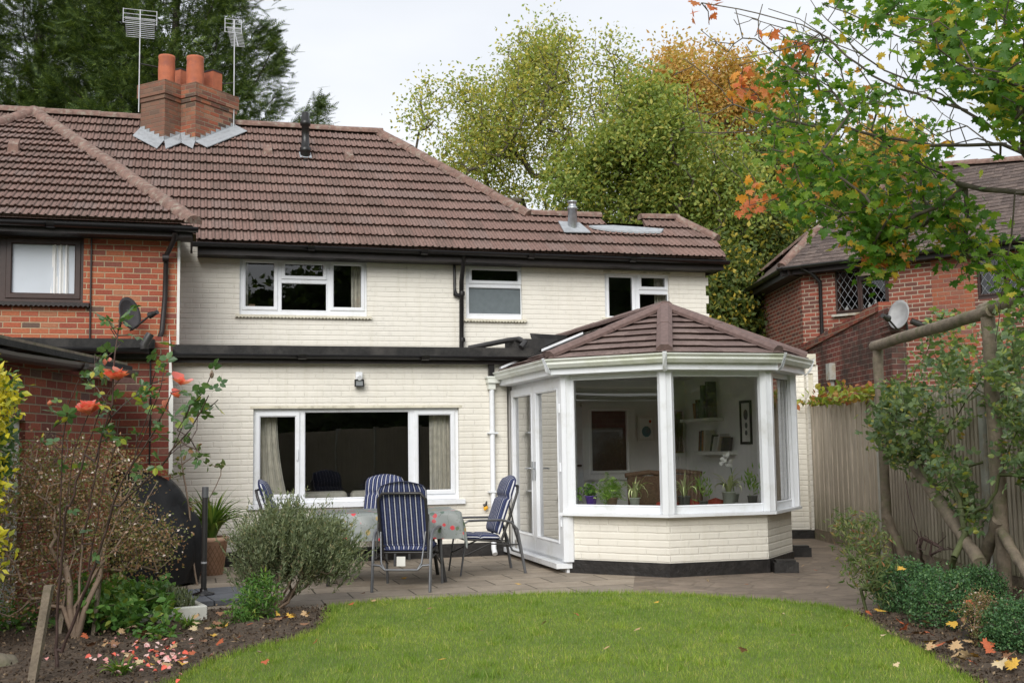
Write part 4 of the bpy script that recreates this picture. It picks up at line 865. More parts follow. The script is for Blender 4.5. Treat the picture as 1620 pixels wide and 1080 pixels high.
class Grow:
    """branching skeleton: every target is joined to the nearest node already there"""
    def __init__(s, root): s.p = [np.array(root, float)]; s.par = [-1]
    def line(s, pts, start=None, step=.25, wob=.02):
        i = s.near(pts[0]) if start is None else start; prev = s.p[i]
        for q in pts:
            q = np.array(q, float); n = max(1, int(np.linalg.norm(q - prev) / step))
            for k in range(1, n + 1):
                s.p.append(prev + (q - prev) * k / n + rng.normal(0, wob, 3) * (k < n)); s.par.append(i); i = len(s.p) - 1
            prev = q
        return i
    def near(s, q, w=None): A = np.array(s.p); return int(np.argmin(((A - np.array(q)) ** 2).sum(1)))
    def targets(s, T_, step=.3, wob=.03, lift=.12, keep=None):
        T_ = np.array(T_); r = s.p[0]; o = np.argsort(((T_ - r) ** 2).sum(1)); 
        for t in T_[o]:
            A = np.array(s.p); d = np.linalg.norm(A - t, axis=1); dr = np.linalg.norm(A - r, axis=1); i = int(np.argmin(d + .35 * np.maximum(0, dr - np.linalg.norm(t - r) * .95)))
            a = s.p[i]; L_ = np.linalg.norm(t - a); n = max(1, int(L_ / step)); pr = i
            side = rng.normal(0, .06 * L_, 3)
            for k in range(1, n + 1):
                f = k / n; q = a + (t - a) * f + (side + np.array([0, 0, lift * L_])) * math.sin(math.pi * f) + (rng.normal(0, wob, 3) if k < n else 0)
                s.p.append(q); s.par.append(pr); pr = len(s.p) - 1
    def radii(s, tip=.006, ex=2.3, mx=9):
        n = len(s.p); a = np.zeros(n); ch = np.zeros(n, int)
        for i in range(n - 1, 0, -1):
            if a[i] == 0: a[i] = tip ** ex
            a[s.par[i]] += a[i]
        return np.minimum(a ** (1 / ex), mx)
    def mesh(s, name, m, parent, tip=.006, ex=2.3, mx=9, seg=4, minr=0):
        r = s.radii(tip, ex, mx); mb = MB(); 
        V_, F_ = [], []
        for i in range(1, len(s.p)):
            j = s.par[i]; a, b = s.p[j], s.p[i]; d = b - a; L_ = np.linalg.norm(d)
            if L_ < 1e-6: continue
            d = d / L_; x = np.cross(d, (0, 0, 1) if abs(d[2]) < .9 else (1, 0, 0)); x /= np.linalg.norm(x); y = np.cross(d, x)
            k = 3 if r[i] < tip * 2 else seg if r[i] < .03 else 8; r0 = min(r[j], r[i] * 1.35); b0 = len(V_)
            for P, rr in ((a - d * r0 * .3, r0), (b, r[i])):
                for q in range(k): an = 6.2832 * q / k; V_.append(P + (x * math.cos(an) + y * math.sin(an)) * rr)
            F_ += [(b0 + q, b0 + (q + 1) % k, b0 + k + (q + 1) % k, b0 + k + q) for q in range(k)]
        mb.v = [tuple(v) for v in V_]; mb.f = F_; mb.sm = [True] * len(F_); mb.mi = [0] * len(F_)
        return mb.build(name, m, parent)
def ell(n, c, r, shell=.35):      # points in an ellipsoid, denser toward the surface
    d = rng.normal(0, 1, (n, 3)); d /= np.linalg.norm(d, axis=1)[:, None]; rad = rng.uniform(shell ** 3, 1, (n, 1)) ** (1 / 3); return np.array(c) + d * rad * np.array(r)
def clump(C_, n, r):              # n leaves round every centre
    C_ = np.repeat(np.asarray(C_), n, 0); return C_ + rng.normal(0, 1, C_.shape) * np.array(r)

G = {}
G['ash'] = leafmat('ash_leaves', [(0, (.20, .27, .06)), (.35, (.31, .38, .10)), (.6, (.47, .47, .12)), (.8, (.62, .54, .12)), (.92, (.26, .24, .08)), (1, (.34, .38, .10))], .45)
G['maplefield'] = leafmat('green_tree_leaves', [(0, (.14, .21, .05)), (.4, (.22, .30, .07)), (.75, (.33, .38, .09)), (1, (.48, .44, .10))], .4)
G['orange'] = leafmat('autumn_orange_leaves', [(0, (.36, .32, .09)), (.3, (.54, .38, .11)), (.6, (.60, .36, .11)), (.85, (.46, .27, .09)), (1, (.42, .40, .12))], .4)
G['back'] = leafmat('dark_mixed_leaves', [(0, (.055, .085, .022)), (.5, (.095, .14, .032)), (.8, (.17, .20, .045)), (.93, (.42, .34, .05)), (1, (.56, .42, .06))], .35)
G['fir'] = leafmat('cypress_fronds', [(0, (.032, .058, .017)), (.5, (.060, .10, .026)), (.85, (.12, .175, .040)), (1, (.19, .25, .06))], .25, .6)
G['maple'] = leafmat('maple_leaves', [(0, (.05, .13, .018)), (.35, (.09, .21, .026)), (.65, (.16, .29, .036)), (.87, (.25, .36, .05)), (.92, (.48, .45, .07)), (.965, (.66, .46, .06)), (.99, (.64, .28, .05)), (1, (.55, .28, .12))], .5)
G['mapleor'] = leafmat('maple_leaves_turned', [(0, (.62, .17, .06)), (.4, (.66, .24, .12)), (.7, (.70, .34, .04)), (1, (.40, .10, .06))], .45)
G['rose'] = leafmat('rose_leaves', [(0, (.05, .11, .04)), (.5, (.085, .17, .06)), (.85, (.15, .24, .08)), (.94, (.34, .38, .05)), (1, (.48, .38, .05))], .35, .35, .5)
G['climb'] = leafmat('climbing_rose_leaves', [(0, (.085, .145, .062)), (.5, (.14, .22, .085)), (.85, (.23, .32, .12)), (.95, (.36, .42, .07)), (1, (.48, .30, .08))], .35, .35, .6)
G['rosemary'] = leafmat('rosemary_needles', [(0, (.09, .12, .06)), (.5, (.18, .22, .12)), (.9, (.27, .31, .17)), (1, (.3, .25, .13))], .25)
G['box'] = leafmat('box_leaves', [(0, (.045, .11, .045)), (.6, (.075, .17, .065)), (1, (.13, .24, .075))], .2, .4, .4)
G['cover'] = leafmat('ground_cover_leaves', [(0, (.06, .15, .03)), (.5, (.10, .22, .045)), (.9, (.17, .30, .06)), (1, (.32, .36, .07))], .3)
G['dry'] = leafmat('bronze_small_leaves', [(0, (.12, .15, .04)), (.35, (.19, .19, .065)), (.6, (.25, .16, .08)), (.8, (.33, .18, .11)), (.93, (.40, .24, .14)), (.97, (.76, .64, .58)), (1, (.85, .78, .72))], .3)
G['gold'] = leafmat('golden_leaves', [(0, (.55, .50, .04)), (.6, (.68, .58, .05)), (.85, (.40, .42, .06)), (1, (.10, .19, .03))], .3, .35, .5)
G['strap'] = leafmat('strap_leaves', [(0, (.08, .17, .03)), (.6, (.15, .27, .045)), (1, (.27, .36, .07))], .3, .35, .5)
G['vine'] = leafmat('vine_leaves', [(0, (.16, .24, .04)), (.4, (.30, .36, .05)), (.7, (.36, .22, .06)), (.88, (.42, .13, .07)), (1, (.10, .16, .03))], .35)
G['peony'] = leafmat('peony_leaves', [(0, (.08, .13, .04)), (.6, (.15, .20, .07)), (.9, (.26, .25, .09)), (1, (.34, .13, .07))], .3)
G['coral'] = leafmat('coral_petals', [(0, (.84, .20, .17)), (.5, (.87, .31, .25)), (.8, (.88, .42, .38)), (1, (.82, .18, .22))], .3, .5, .3)
G['litter'] = leafmat('fallen_leaf', [(0, (.50, .34, .17)), (.4, (.36, .20, .08)), (.7, (.58, .40, .08)), (1, (.26, .13, .06))], .15, attr='Random Per Island')
G['indoor'] = leafmat('houseplant_leaves', [(0, (.18, .38, .05)), (.6, (.30, .50, .09)), (1, (.45, .58, .18))], .3)
G['spider'] = leafmat('spider_plant_leaves', [(0, (.38, .46, .2)), (1, (.7, .74, .45))], .3)

# ================================================================== TREES
def tree(name, label, cat, base, trunk, blobs, ntw, leafm, kind, size, per, cr, barkm='bark', tip=.01, ex=2.2, group=None, shell=.25, dirs=None, upb=.4, extra=None):
    t_ = thing(name, label, cat, base, group); g = Grow(base); g.line(trunk, 0, .6, .04)
    T_ = np.concatenate([ell(int(ntw * w_ * 1.7), c, r, shell) for c, r, w_ in blobs]); T_ = T_[[noise.noise(Vector(q) * .75) + .35 * noise.noise(Vector(q) * 2.1) > -.04 for q in T_]]
    top_ = T_[T_[:, 2] > np.percentile(T_[:, 2], 60)]; sh = top_[rng.choice(len(top_), min(len(top_), 40))]; T_ = np.concatenate([T_] + [sh + np.array([0, 0, h_]) + rng.normal(0, .08, sh.shape) for h_ in (.25, .5)]); g.targets(T_, .45, .05, .14)
    g.mesh('trunk', M[barkm], t_, tip, ex, 9, 5)
    A = np.array(g.p); hi = np.array([i for i in range(len(A)) if i in set()] or range(0)) if False else None
    C_ = np.concatenate([T_, A[rng.choice(len(A), int(ntw * .5))]]); P = clump(C_, per, cr if hasattr(cr, '__len__') else (cr,) * 3)
    P = P[P[:, 2] > base[2] + .5]
    leaves('crown', leafm, P, rng.uniform(.7, 1.3, len(P)) * size, kind, t_, dirs=dirs, upb=upb)
    return t_
def W(x, y, Y): return gy(x, y, Y)
def blob(x, y, Y, rx, ry, w, rz=None): c = W(x, y, Y); s_ = Y / FPX; return (c, (rx * s_, (rz or rx) * s_, ry * s_), w)
b = W(935, 500, 31); b[2] = 0
tree('ash_tree', 'tall airy yellow-green tree behind the low end of the roof', 'tree', b, [W(940, 330, 31), W(925, 240, 31)],
     [blob(850, 190, 31, 140, 130, .45), blob(735, 225, 31, 110, 100, .26), blob(900, 120, 31, 110, 65, .2), blob(810, 300, 31, 130, 60, .13)], 950, G['ash'], 'oval', .105, 19, (.26, .26, .22), tip=.011)
b = W(1020, 500, 27); b[2] = 0
tree('green_tree', 'dense green bushy tree to the right of the airy yellow one', 'tree', b, [W(1030, 330, 27), W(1040, 260, 27)],
     [blob(1050, 240, 27, 130, 115, .5), blob(960, 290, 27, 90, 90, .25), blob(1120, 320, 27, 100, 90, .25)], 760, G['maplefield'], 'oval', .11, 34, (.27, .27, .2), tip=.010)
b = W(1120, 500, 36); b[2] = 0
tree('orange_tree', 'autumn orange tree rising behind the green ones', 'tree', b, [W(1110, 300, 36), W(1100, 200, 36)],
     [blob(1110, 150, 36, 85, 80, .5), blob(1180, 190, 36, 85, 70, .3), blob(1060, 200, 36, 90, 70, .2)], 520, G['orange'], 'oval', .14, 28, (.34, .34, .26), tip=.012)
for i, (x, y, Y, rx, ry, lab) in enumerate(((1175, 420, 29, 85, 110, 'dark green shrub with yellowing leaves between the two houses'), (1100, 380, 30, 90, 90, 'dark tree behind the right end of the roof'), (1260, 330, 31, 95, 110, 'yellowing tree behind the brick house corner'), (1375, 268, 38, 75, 34, 'paler tree far behind the ridge of the brick house'), (1150, 520, 24.5, 45, 90, 'low dark bush in the gap beside the cream house'))):
    b = W(x, 600, Y); b[2] = 0
    tree('garden_tree', lab, 'tree', b, [W(x, y + 40, Y)], [blob(x, y, Y, rx, ry, 1.0)], 230, G['back'] if i != 3 else G['orange'], 'oval', .12, 60, .32, tip=.010, group='trees between and behind the houses')
def conifer(x, Y, top, R0, label, seed, n=95, dens=44):
    b = W(x, 500, Y); b[2] = 0; t_ = thing('cypress_tree', label, 'tree', b, 'tall dark cypress trees behind the roof'); g = Grow(b)
    g.line([(b[0], b[1], top * .5), (b[0] + .2, b[1], top)], 0, .5, .05); P, D = [], []
    for k in range(n):
        f = (k + .5) / n; z = 3.5 + (top - 3.5) * f; an = k * 2.4 + rng.uniform(-.3, .3); L_ = R0 * (1 - f ** 1.6) * rng.uniform(.75, 1.12) + .5
        d = np.array([math.cos(an), math.sin(an), 0]); pts = []
        for q in range(1, 8):
            e = q / 7; pts.append(np.array([b[0], b[1], z]) + d * L_ * e + np.array([0, 0, L_ * (.18 * e + .42 * e * e)]) + rng.normal(0, .05, 3))
        i0 = g.near((b[0], b[1], z)); g.line(pts, i0, .5, .02)
        for q in range(int(dens * L_)):
            e = rng.uniform(.18, 1.0) ** .8; j = min(6, int(e * 7)); p = pts[j] + (pts[min(j + 1, 6)] - pts[j]) * rng.uniform(0, 1)
            sd_ = np.cross(d, (0, 0, 1)) * rng.normal(0, .28 * L_ * (1.15 - e) * .8 + .06); q_ = p + sd_ + np.array([0, 0, -abs(rng.normal(0, .22))])
            dr_ = d * .8 + sd_ / (np.linalg.norm(sd_) + .1) * .6 + np.array([0, 0, .25]); 
            for _ in range(2): P.append(q_ + rng.normal(0, .12, 3)); D.append(dr_)
        for _ in range(6): P.append(pts[-1] + rng.normal(0, .06, 3)); D.append(d + np.array([0, 0, .5]))
    g.mesh('trunk', M['barkd'], t_, .018, 2.2, 9, 5); P = np.array(P)
    leaves('crown', G['fir'], P, rng.uniform(.22, .46, len(P)), 'frond', t_, dirs=np.array(D), jit=.42, upb=1.6)
conifer(268, 30, 17.5, 4.15, 'tall dark cypress directly behind the chimney stack', 1, 115); conifer(50, 31, 18, 4.3, 'tall dark cypress above the left end of the roof', 2, 105); conifer(-150, 29, 15, 3.6, 'dark cypress farthest from the chimney, mostly cut off by the edge', 3, 55)
conifer(150, 33, 15.5, 3.4, 'dark cypress in the row between two taller ones', 4, 50)
# ================================================================== ATTACHED RED BRICK HOUSE (left)
nb = F(-3, 15.8, 0); nh = thing('red_brick_house', 'attached red brick house with brown window frames and a dark gutter', 'house', nb)
NV = 15.8; Tn = front(NV); nw = rect(NV, 8, 374, 132, 478); nw = (nw[0] - .02, nw[1], nw[2], nw[3]); nw2 = (-4.1, nw[0] - .0, nw[2], nw[3])
full = (-4.1, nw[1], nw[2], nw[3])
mb = MB(); wall(mb, Tn, -9, -.14, 2.3, 4.45, [full]); mb.quad(F(-.14, NV, 2.3), F(-.14, 17.1, 2.3), F(-.14, 17.1, 4.5), F(-.14, NV, 4.5)); mb.build('wall', M['red'], nh, uv=True)
mb = MB(); mb.box(-.165, -.13, NV - .025, NV - .001, 2.6, 4.35, F); mb.build('white_edge_strip', M['white'], nh)
g1 = rect(NV + .08, 19, 387, 119, 464.5)
wn_ = window(nh, Tn, full, [(g1[0], g1[1], g1[2], g1[3], 1), (full[0] + .1, g1[0] - .22, g1[2], g1[3], 1)], m='brownframe', rec=.05, sashw=.07, pane_mats={0: 'blind', 1: 'blind'}, gasket=False)
corr_sill(wn_, Tn, full[0], full[1] + .08, full[2] - .02, dep=.09, h=.05, m='fascia', per=.06)
curtain(wn_, Tn, g1[1] - .3, g1[1] - .08, g1[2], g1[3], .068, m='roomwhite', folds=3)
NP = math.atan2(RZ0 + (RGV - RV0) * TM - 4.40, RGV - 15.45); NO = F(0, 15.40, 4.38); nay = F(0, math.cos(NP), math.sin(NP)); sl = (RGV - 15.40) / math.cos(NP)
uap = gv(54, 196, RGV)[0]
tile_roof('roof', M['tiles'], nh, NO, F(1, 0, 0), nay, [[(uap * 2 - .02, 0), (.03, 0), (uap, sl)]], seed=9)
mb = MB(); zt_ = lambda v: 4.38 + (v - 15.40) * math.tan(NP) + .05
ridge_line(mb, F(.05, 15.36, zt_(15.36)), F(uap, RGV, zt_(RGV))); ridge_line(mb, F(uap * 2, 15.36, zt_(15.36)), F(uap, RGV, zt_(RGV))); mb.build('ridge_tiles', M['ridge'], nh)
mb = MB(); mb.poly([F(.0, 15.5, 4.3), F(.0, RV0 + .1, 4.4), F(uap, RGV, 7.0)]); mb.build('roof_cheek', M['tiles'], nh, uv=True)
mb = MB(); mb.box(-9, .02, 15.46, 15.50, 4.20, 4.36, F); mb.box(-9, .02, 15.5, NV + .02, 4.20, 4.215, F); mb.box(0.0, .03, 15.5, RV0 + .1, 4.21, 4.36, F); mb.build('fascia_board', M['fascia'], nh)
mb = MB(); gutter(mb, [F(-9, 15.39, 4.33), F(.1, 15.39, 4.315)], r=.062); gt_ = mb.build('gutter', M['blackp'], nh)
def PX(x, y, v): u, z = gv(x, y, v); return F(u, v, z)
mb = MB(); mb.tube([PX(277, 368, 15.40), PX(276, 378, 15.45), PX(263, 405, NV - .07), PX(261, 470, NV - .07), PX(256, 525, NV - .07), PX(250, 540, NV - .2), PX(238, 545, NV - .3)], .034, 10); mb.build('downpipe', M['fascia'], nh)
mb = MB(); mb.tube([PX(145, 372, NV - .02), PX(142, 535, NV - .02)], .012, 6); mb.build('cable', M['frame'], nh)
mb = MB(); mb.tube([PX(267, 408, NV - .12), PX(257, 408, NV - .12)], .05, 10); mb.build('pipe_collar', M['fascia'], nh)
p = PX(20, 243, 17.6); mb = MB(); 
r = ray(20, 244); t0 = (4.38 - 15.40 * math.tan(NP) - H) / (r[2] - (r @ V) * math.tan(NP)); p = CAM + r * t0
mb.prism([p + ax * a + np.array([0, 0, b]) for a, b in ((-.08, .02), (.08, .02), (.07, .15), (-.07, .15))], ay * .22); mb.build('tile_vent', M['ridge'], nh)
# single storey brick extension of the red house
mb = MB(); wall(mb, front(12.6), -5, -.19, 0, 2.34, d1=.3); mb.quad(F(-.192, 12.6, 0), F(-.192, EV, 0), F(-.192, EV, 2.4), F(-.192, 12.6, 2.4)); nx_ = mb.build('extension_wall', M['red2'], nh, uv=True)
mb = MB(); mb.box(-5, -.35, 12.42, NV - .003, 2.46, 2.56, F); mb.box(-5, -.35, 12.5, 12.6, 2.36, 2.458, F); mb.build('flat_roof', M['felt'], nh)
mb = MB(); gutter(mb, [F(-5, 12.38, 2.47), F(-.4, 12.38, 2.46)], r=.06); mb.build('gutter', M['blackp'], nh)
mb = MB(); mb.box(-.35, -.19, 12.6, EV, 2.34, 2.6, F); mb.build('party_wall_top', M['red2'], nh, uv=True)
mb = MB(); mb.prism([PX(268, 520, 12.57), PX(274, 620, 12.57), PX(273, 750, 12.57), PX(267, 750, 12.57), PX(267, 620, 12.57)], F(0, .02, 0)); mb.build('white_board', M['white'], nh)
mb = MB(); mb.tube([PX(238, 558, 12.58), PX(238, 640, 12.58), PX(236, 745, 12.58)], .009, 6); mb.build('cable', M['blackp'], nh)
mb = MB(); mb.tube([PX(228, 552, 12.3), PX(228, 545, 12.3), PX(238, 528, 12.3)], [.04, .045, .042], 12); mb.build('cowl_pipe', M['frame'], nh)
# outbuilding
ob = np.array([-4.03, 10.2, 0]); out_ = thing('brick_outbuilding', 'low brick outbuilding with a sagging dark gutter behind the roses', 'outbuilding', ob)
mb = MB(); To = lambda a, d, z: np.array([-4.03 - d, a, z]); wall(mb, To, 6.0, 11.45, 0, 2.10, [(8.6, 9.42, -.5, 1.66)], d1=.2); mb.box(-6.4, -4.05, 11.4, 11.45, 0, 2.1); mb.build('wall', M['red2'], out_, uv=True)
mb = MB(); wall(mb, To, 8.6, 9.42, 0, 1.66, [(8.66, 9.36, .05, 1.59)], d0=.05, d1=.1); dfo = mb.build('door_frame', M['white'], out_)
mb = MB(); mb.box(-4.11, -4.09, 8.66, 9.36, .05, 1.59); mb.build('door', M['metalbox'], out_)
mb = MB(); mb.prism([(-3.85, 6, 2.22), (-3.85, 11.5, 2.20), (-6.4, 11.5, 2.75), (-6.4, 6, 2.75)], (0, 0, .05)); mb.build('roof', M['felt'], out_)
mb = MB(); gutter(mb, [(-3.86, 6, 2.19), (-3.87, 8.7, 2.165), (-3.85, 11.5, 2.20)], r=.07); mb.build('gutter', M['blackp'], out_)
mb = MB(); mb.prism([(-3.9, 6, 2.275), (-3.9, 11.5, 2.255), (-4.05, 11.5, 2.29), (-4.05, 6, 2.31)], (0, 0, .03)); mb.build('roof_edge_board', M['wood'], out_)
# satellite dishes
def dish(name, label, c, yaw, mat, rx, rz, aw, group=None):
    c = np.array(c); t_ = thing(name, label, 'satellite dish', c); e1 = np.array([math.cos(yaw), math.sin(yaw), 0]); n_ = np.array([math.sin(yaw), -math.cos(yaw), .25]); n_ /= np.linalg.norm(n_); e2 = np.cross(e1, n_) * -1
    if e2[2] < 0: e2 = -e2
    mb = MB(); k = 24; vs = []; fs = []
    for j in range(6):
        f = j / 5
        for i in range(k): an = 6.2832 * i / k; vs.append(c + e1 * rx * f * math.cos(an) + e2 * rz * f * math.sin(an) - n_ * .06 * (1 - f * f))
    fs = [(j * k + i, j * k + (i + 1) % k, (j + 1) * k + (i + 1) % k, (j + 1) * k + i) for j in range(5) for i in range(k)]; b_ = len(vs)
    vs += [v - n_ * .012 for v in vs]; fs += [tuple(b_ + q for q in f[::-1]) for f in fs] + [(5 * k + i, 5 * k + (i + 1) % k, b_ + 5 * k + (i + 1) % k, b_ + 5 * k + i) for i in range(k)]
    mb.add(vs, fs, True); mb.build('reflector', M[mat], t_)
    bt = c - e2 * rz * 1.0; tip = c + n_ * aw - e2 * rz * .62; mb = MB(); mb.tube([bt - n_ * .05, bt, tip], .013, 8); mb.build('arm', M['frame'], t_)
    mb = MB(); mb.tube([tip - n_ * .02 , tip + n_ * .05], [.045, .035], 12); mb.tube([tip + n_ * .05, tip + n_ * .12], .03, 8); mb.build('receiver', M['frame'], t_)
    mb = MB(); mb.tube([c - n_ * .07, c - n_ * .16, c - n_ * .2 - (0, 0, .15)], .018, 8); mb.build('bracket', M['frame'], t_); return t_
dish('satellite_dish', 'dark satellite dish on the orange-red upper brick wall', PX(206, 495, NV - .35), R_(62), 'dish', .18, .22, .34)
# aerials on the chimney
def aerial(x, ytop, ybot, v, wpx, n, label, strut=False):
    u, zt = gv(x, ytop, v); zb = gv(x, ybot, v)[1]; b_ = F(u, v, zb); t_ = thing('tv_aerial', label, 'aerial', b_)
    mb = MB(); mb.tube([F(u, v, zb), F(u, v, zt)], .010, 8); mb.build('mast', M['alu'], t_); hw = wpx / 2 / FPX * b_[1]
    bd = F(.05, -1, 0); bd = bd / np.linalg.norm(bd); sd_ = np.array([-bd[1], bd[0], 0]); sd_ = sd_ if sd_[0] > 0 else -sd_; top = F(u, v, zt - .12)
    mb = MB(); mb.tube([top - bd * .25 + (0, 0, .10), top + bd * .75 - (0, 0, .62)], .009, 6); mb.build('boom', M['alu'], t_); mb = MB()
    for k in range(n):
        f = k / (n - 1); c = top + bd * (-.05 + .8 * f) + np.array([0, 0, .0 - .62 * f]); w_ = hw * (.98 - .1 * f); mb.tube([c - sd_ * w_, c + sd_ * w_], .0055, 5)
    mb.build('elements', M['alu'], t_); mb = MB(); c = top - bd * .25 + np.array([0, 0, .10])
    for z_ in (-.12, -.04, .04, .12): mb.tube([c - sd_ * hw * 1.1 + (0, 0, z_), c + sd_ * hw * 1.1 + (0, 0, z_)], .006, 5)
    for s_ in (-1, 0, 1): mb.tube([c + sd_ * hw * 1.1 * s_ - (0, 0, .13), c + sd_ * hw * 1.1 * s_ + (0, 0, .13)], .007, 5)
    mb.build('reflector', M['alu'], t_); mb = MB()
    for z_ in (.35, .85): mb.tube([F(u, v, zb + z_), F(u + (.35 if x < 300 else -.3), v + .15, zb + z_)], .012, 6)
    mb.build('bracket', M['frame'], t_)
aerial(222, 17, 178, 19.9, 48, 11, 'larger television aerial on a pale mast beside the chimney'); aerial(371, 32, 206, 20.2, 24, 14, 'slimmer television aerial on the far side of the chimney stack')
# floodlight, ornament on the wall
p = PX(567, 600, EV); fl_ = thing('floodlight', 'small security floodlight with a white sensor high on the cream wall', 'lamp', p); c = p
mb = MB(); TT = lambda a, b, z: F(gv(567, 600, EV)[0] + a, EV + b, p[2] + z)
mb.box(-.04, .04, -.07, 0, .0, .09, TT); mb.tube([TT(0, -.06, .03), TT(0, -.11, .01)], .03, 12); mb.build('sensor', M['upvc'], fl_)
mb = MB(); wall(mb, TT, -.058, .058, -.095, -.005, [(-.045, .045, -.083, -.018)], d0=-.09, d1=-.05); mb.box(-.05, .05, -.06, -.03, -.09, -.01, TT); mb.build('housing', M['blackp'], fl_)
mb = MB(); mb.quad(TT(-.045, -.078, -.083), TT(.045, -.078, -.083), TT(.045, -.078, -.018), TT(-.045, -.078, -.018)); mb.build('lens', M['steel'], fl_)
p = PX(769, 801, EV - .05); wo_ = thing('wall_ornament', 'little yellow and black bee ornament fixed low on the cream wall', 'ornament', p)
M['yellow'] = simple('yellow_paint', (.75, .38, .02), .4); mb = MB(); mb.tube([p + (-.02, 0, -.045), p + (0, 0, -.01), p + (.0, 0, .02)], [.012, .035, .012], 10); mb.build('body', M['yellow'], wo_)
mb = MB(); mb.tube([p + (-.02, 0, .01), p + (0, -.01, .03), p + (.01, 0, .07)], [.03, .018, .008], 8); mb.build('wings', M['blackp'], wo_)
# ================================================================== RIGHT-HAND HOUSE
Q0 = np.array([5.40, 21.0]); E1 = np.array([.763, -.646]); E1 /= np.linalg.norm(E1); Nn = np.array([-E1[1], E1[0]])     # Nn points into the house
rb = np.array([*Q0, 0]); rh = thing('brick_house', 'brick house beyond the fence with leaded windows and a mossy dark roof', 'house', rb)
TR = lambda a, d, z: np.array([Q0[0] + E1[0] * a + Nn[0] * d, Q0[1] + E1[1] * a + Nn[1] * d, z])
def hitR(x, y, d=0):
    r = ray(x, y); n3 = np.array([*Nn, 0]); t = ((Q0 + Nn * d) @ Nn - CAM[:2] @ Nn) / (r @ n3); P = CAM + r * t; return (P[:2] - Q0) @ E1, P[2]
def rectR(x0, y0, x1, y1, d=0): ym, xm = (y0 + y1) / 2, (x0 + x1) / 2; return hitR(x0, ym, d)[0], hitR(x1, ym, d)[0], hitR(xm, y1, d)[1], hitR(xm, y0, d)[1]
RW1 = rectR(1321, 424, 1406, 496); RW2 = rectR(1545, 402, 1640, 470); zE = 4.70
mb = MB(); wall(mb, TR, 0, 8, 0, zE, [RW1, RW2]); mb.build('wall', M['red3'], rh, uv=True)
E2 = np.array([-.034, 1.0]); mb = MB(); mb.quad(*[np.array([Q0[0] + E2[0] * a, Q0[1] + E2[1] * a, z]) for a, z in ((0, 0), (5, 0), (5, zE), (0, zE))]); mb.build('side_wall', M['red3'], rh, uv=True)
xa = hitR(1475, 470)[0]; mb = MB(); mb.quad(TR(xa, -.004, 2.6), TR(RW2[0] - .05, -.004, 2.6), TR(RW2[0] - .05, -.004, zE - .2), TR(xa, -.004, zE - .2)); mb.build('patched_brickwork', M['redpatch'], rh, uv=True)
def cR(*q): return (*rectR(*q[:4], .09), q[4])
wr = window(rh, TR, RW1, [cR(1326, 426, 1359, 491, 1), cR(1366, 443, 1403, 487, 1)], m='brownframe', rec=.03, sashw=.03, lattice=True, gasket=False)
mb = MB(); a0, a1, z0, z1 = rectR(1362, 423, 1406, 436); mb.prism([TR(a0, -.02, z1), TR(a1, -.02, z1), TR(a1, -.14, z0), TR(a0, -.14, z0)], (0, 0, .02)); mb.build('top_vent', M['wood'], wr)
mb = MB(); mb.prism([TR(RW1[0] - .05, -.08, RW1[2] - .02), TR(RW1[1] + .05, -.08, RW1[2] - .02), TR(RW1[1] + .05, .05, RW1[2] - .02), TR(RW1[0] - .05, .05, RW1[2] - .02)], (0, 0, .04)); mb.build('window_sill', M['metalbox'], wr)
wr2 = window(rh, TR, RW2, [cR(1552, 410, 1590, 465, 1), cR(1597, 410, 1634, 465, 1)], m='brownframe', rec=.03, sashw=.03, lattice=True, gasket=False)
mb = MB()
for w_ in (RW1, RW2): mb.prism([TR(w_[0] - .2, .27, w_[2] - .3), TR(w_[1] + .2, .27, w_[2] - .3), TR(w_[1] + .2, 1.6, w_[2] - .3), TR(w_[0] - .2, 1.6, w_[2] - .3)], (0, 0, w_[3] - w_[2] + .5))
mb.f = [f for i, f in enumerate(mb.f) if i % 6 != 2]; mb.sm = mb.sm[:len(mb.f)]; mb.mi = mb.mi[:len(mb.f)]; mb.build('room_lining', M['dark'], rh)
for k, (x, h_) in enumerate(((1340, .14), (1376, .16), (1386, .2))):
    a_, z_ = hitR(x, 485, .2); mb = MB(); mb.lathe(TR(a_, .2, RW1[2] + .05), [(.0, 0), (.035, 0), (.035, h_ * .7), (.012, h_ * .85), (.012, h_), (0, h_)], 10); tag(mb.build('bottle', M['roomwhite'], base=TR(a_, .2, RW1[2] + .05)), 'small pale bottle behind the leaded window', 'bottle', 'bottles on the leaded window ledge')
P40 = R_(42); rO = np.append(Q0 - Nn * .3, 4.62); rax = np.array([*E1, 0]); ray_ = np.array([Nn[0] * math.cos(P40), Nn[1] * math.cos(P40), math.sin(P40)]); rn = np.cross(rax, ray_)
def hitRoof(x, y): r = ray(x, y); t = ((rO - CAM) @ rn) / (r @ rn); P = CAM + r * t; return (P - rO) @ rax, (P - rO) @ ray_
pl = [(-.25, 0), (8.3, 0), hitRoof(1700, 249), hitRoof(1440, 268), hitRoof(1284, 372)]
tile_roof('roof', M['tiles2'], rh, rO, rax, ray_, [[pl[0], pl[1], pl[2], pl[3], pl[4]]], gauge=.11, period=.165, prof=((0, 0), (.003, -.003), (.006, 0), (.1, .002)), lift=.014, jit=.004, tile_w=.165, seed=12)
c3 = [rO + rax * a + ray_ * b for a, b in pl]
mb = MB(); ridge_line(mb, c3[3] + (0, 0, .04), c3[2] + (0, 0, .04), r=.1); ridge_line(mb, c3[4] + (0, 0, .05), c3[3] + (0, 0, .04), r=.1); ridge_line(mb, c3[0] + (0, 0, .03), c3[4] + (0, 0, .05), r=.1)
far = np.array([5.05, 26.5, 4.62]); ridge_line(mb, far + (0, 0, .05), c3[4] + (0, 0, .05), r=.11); mb.build('ridge_tiles', M['ridge'], rh)
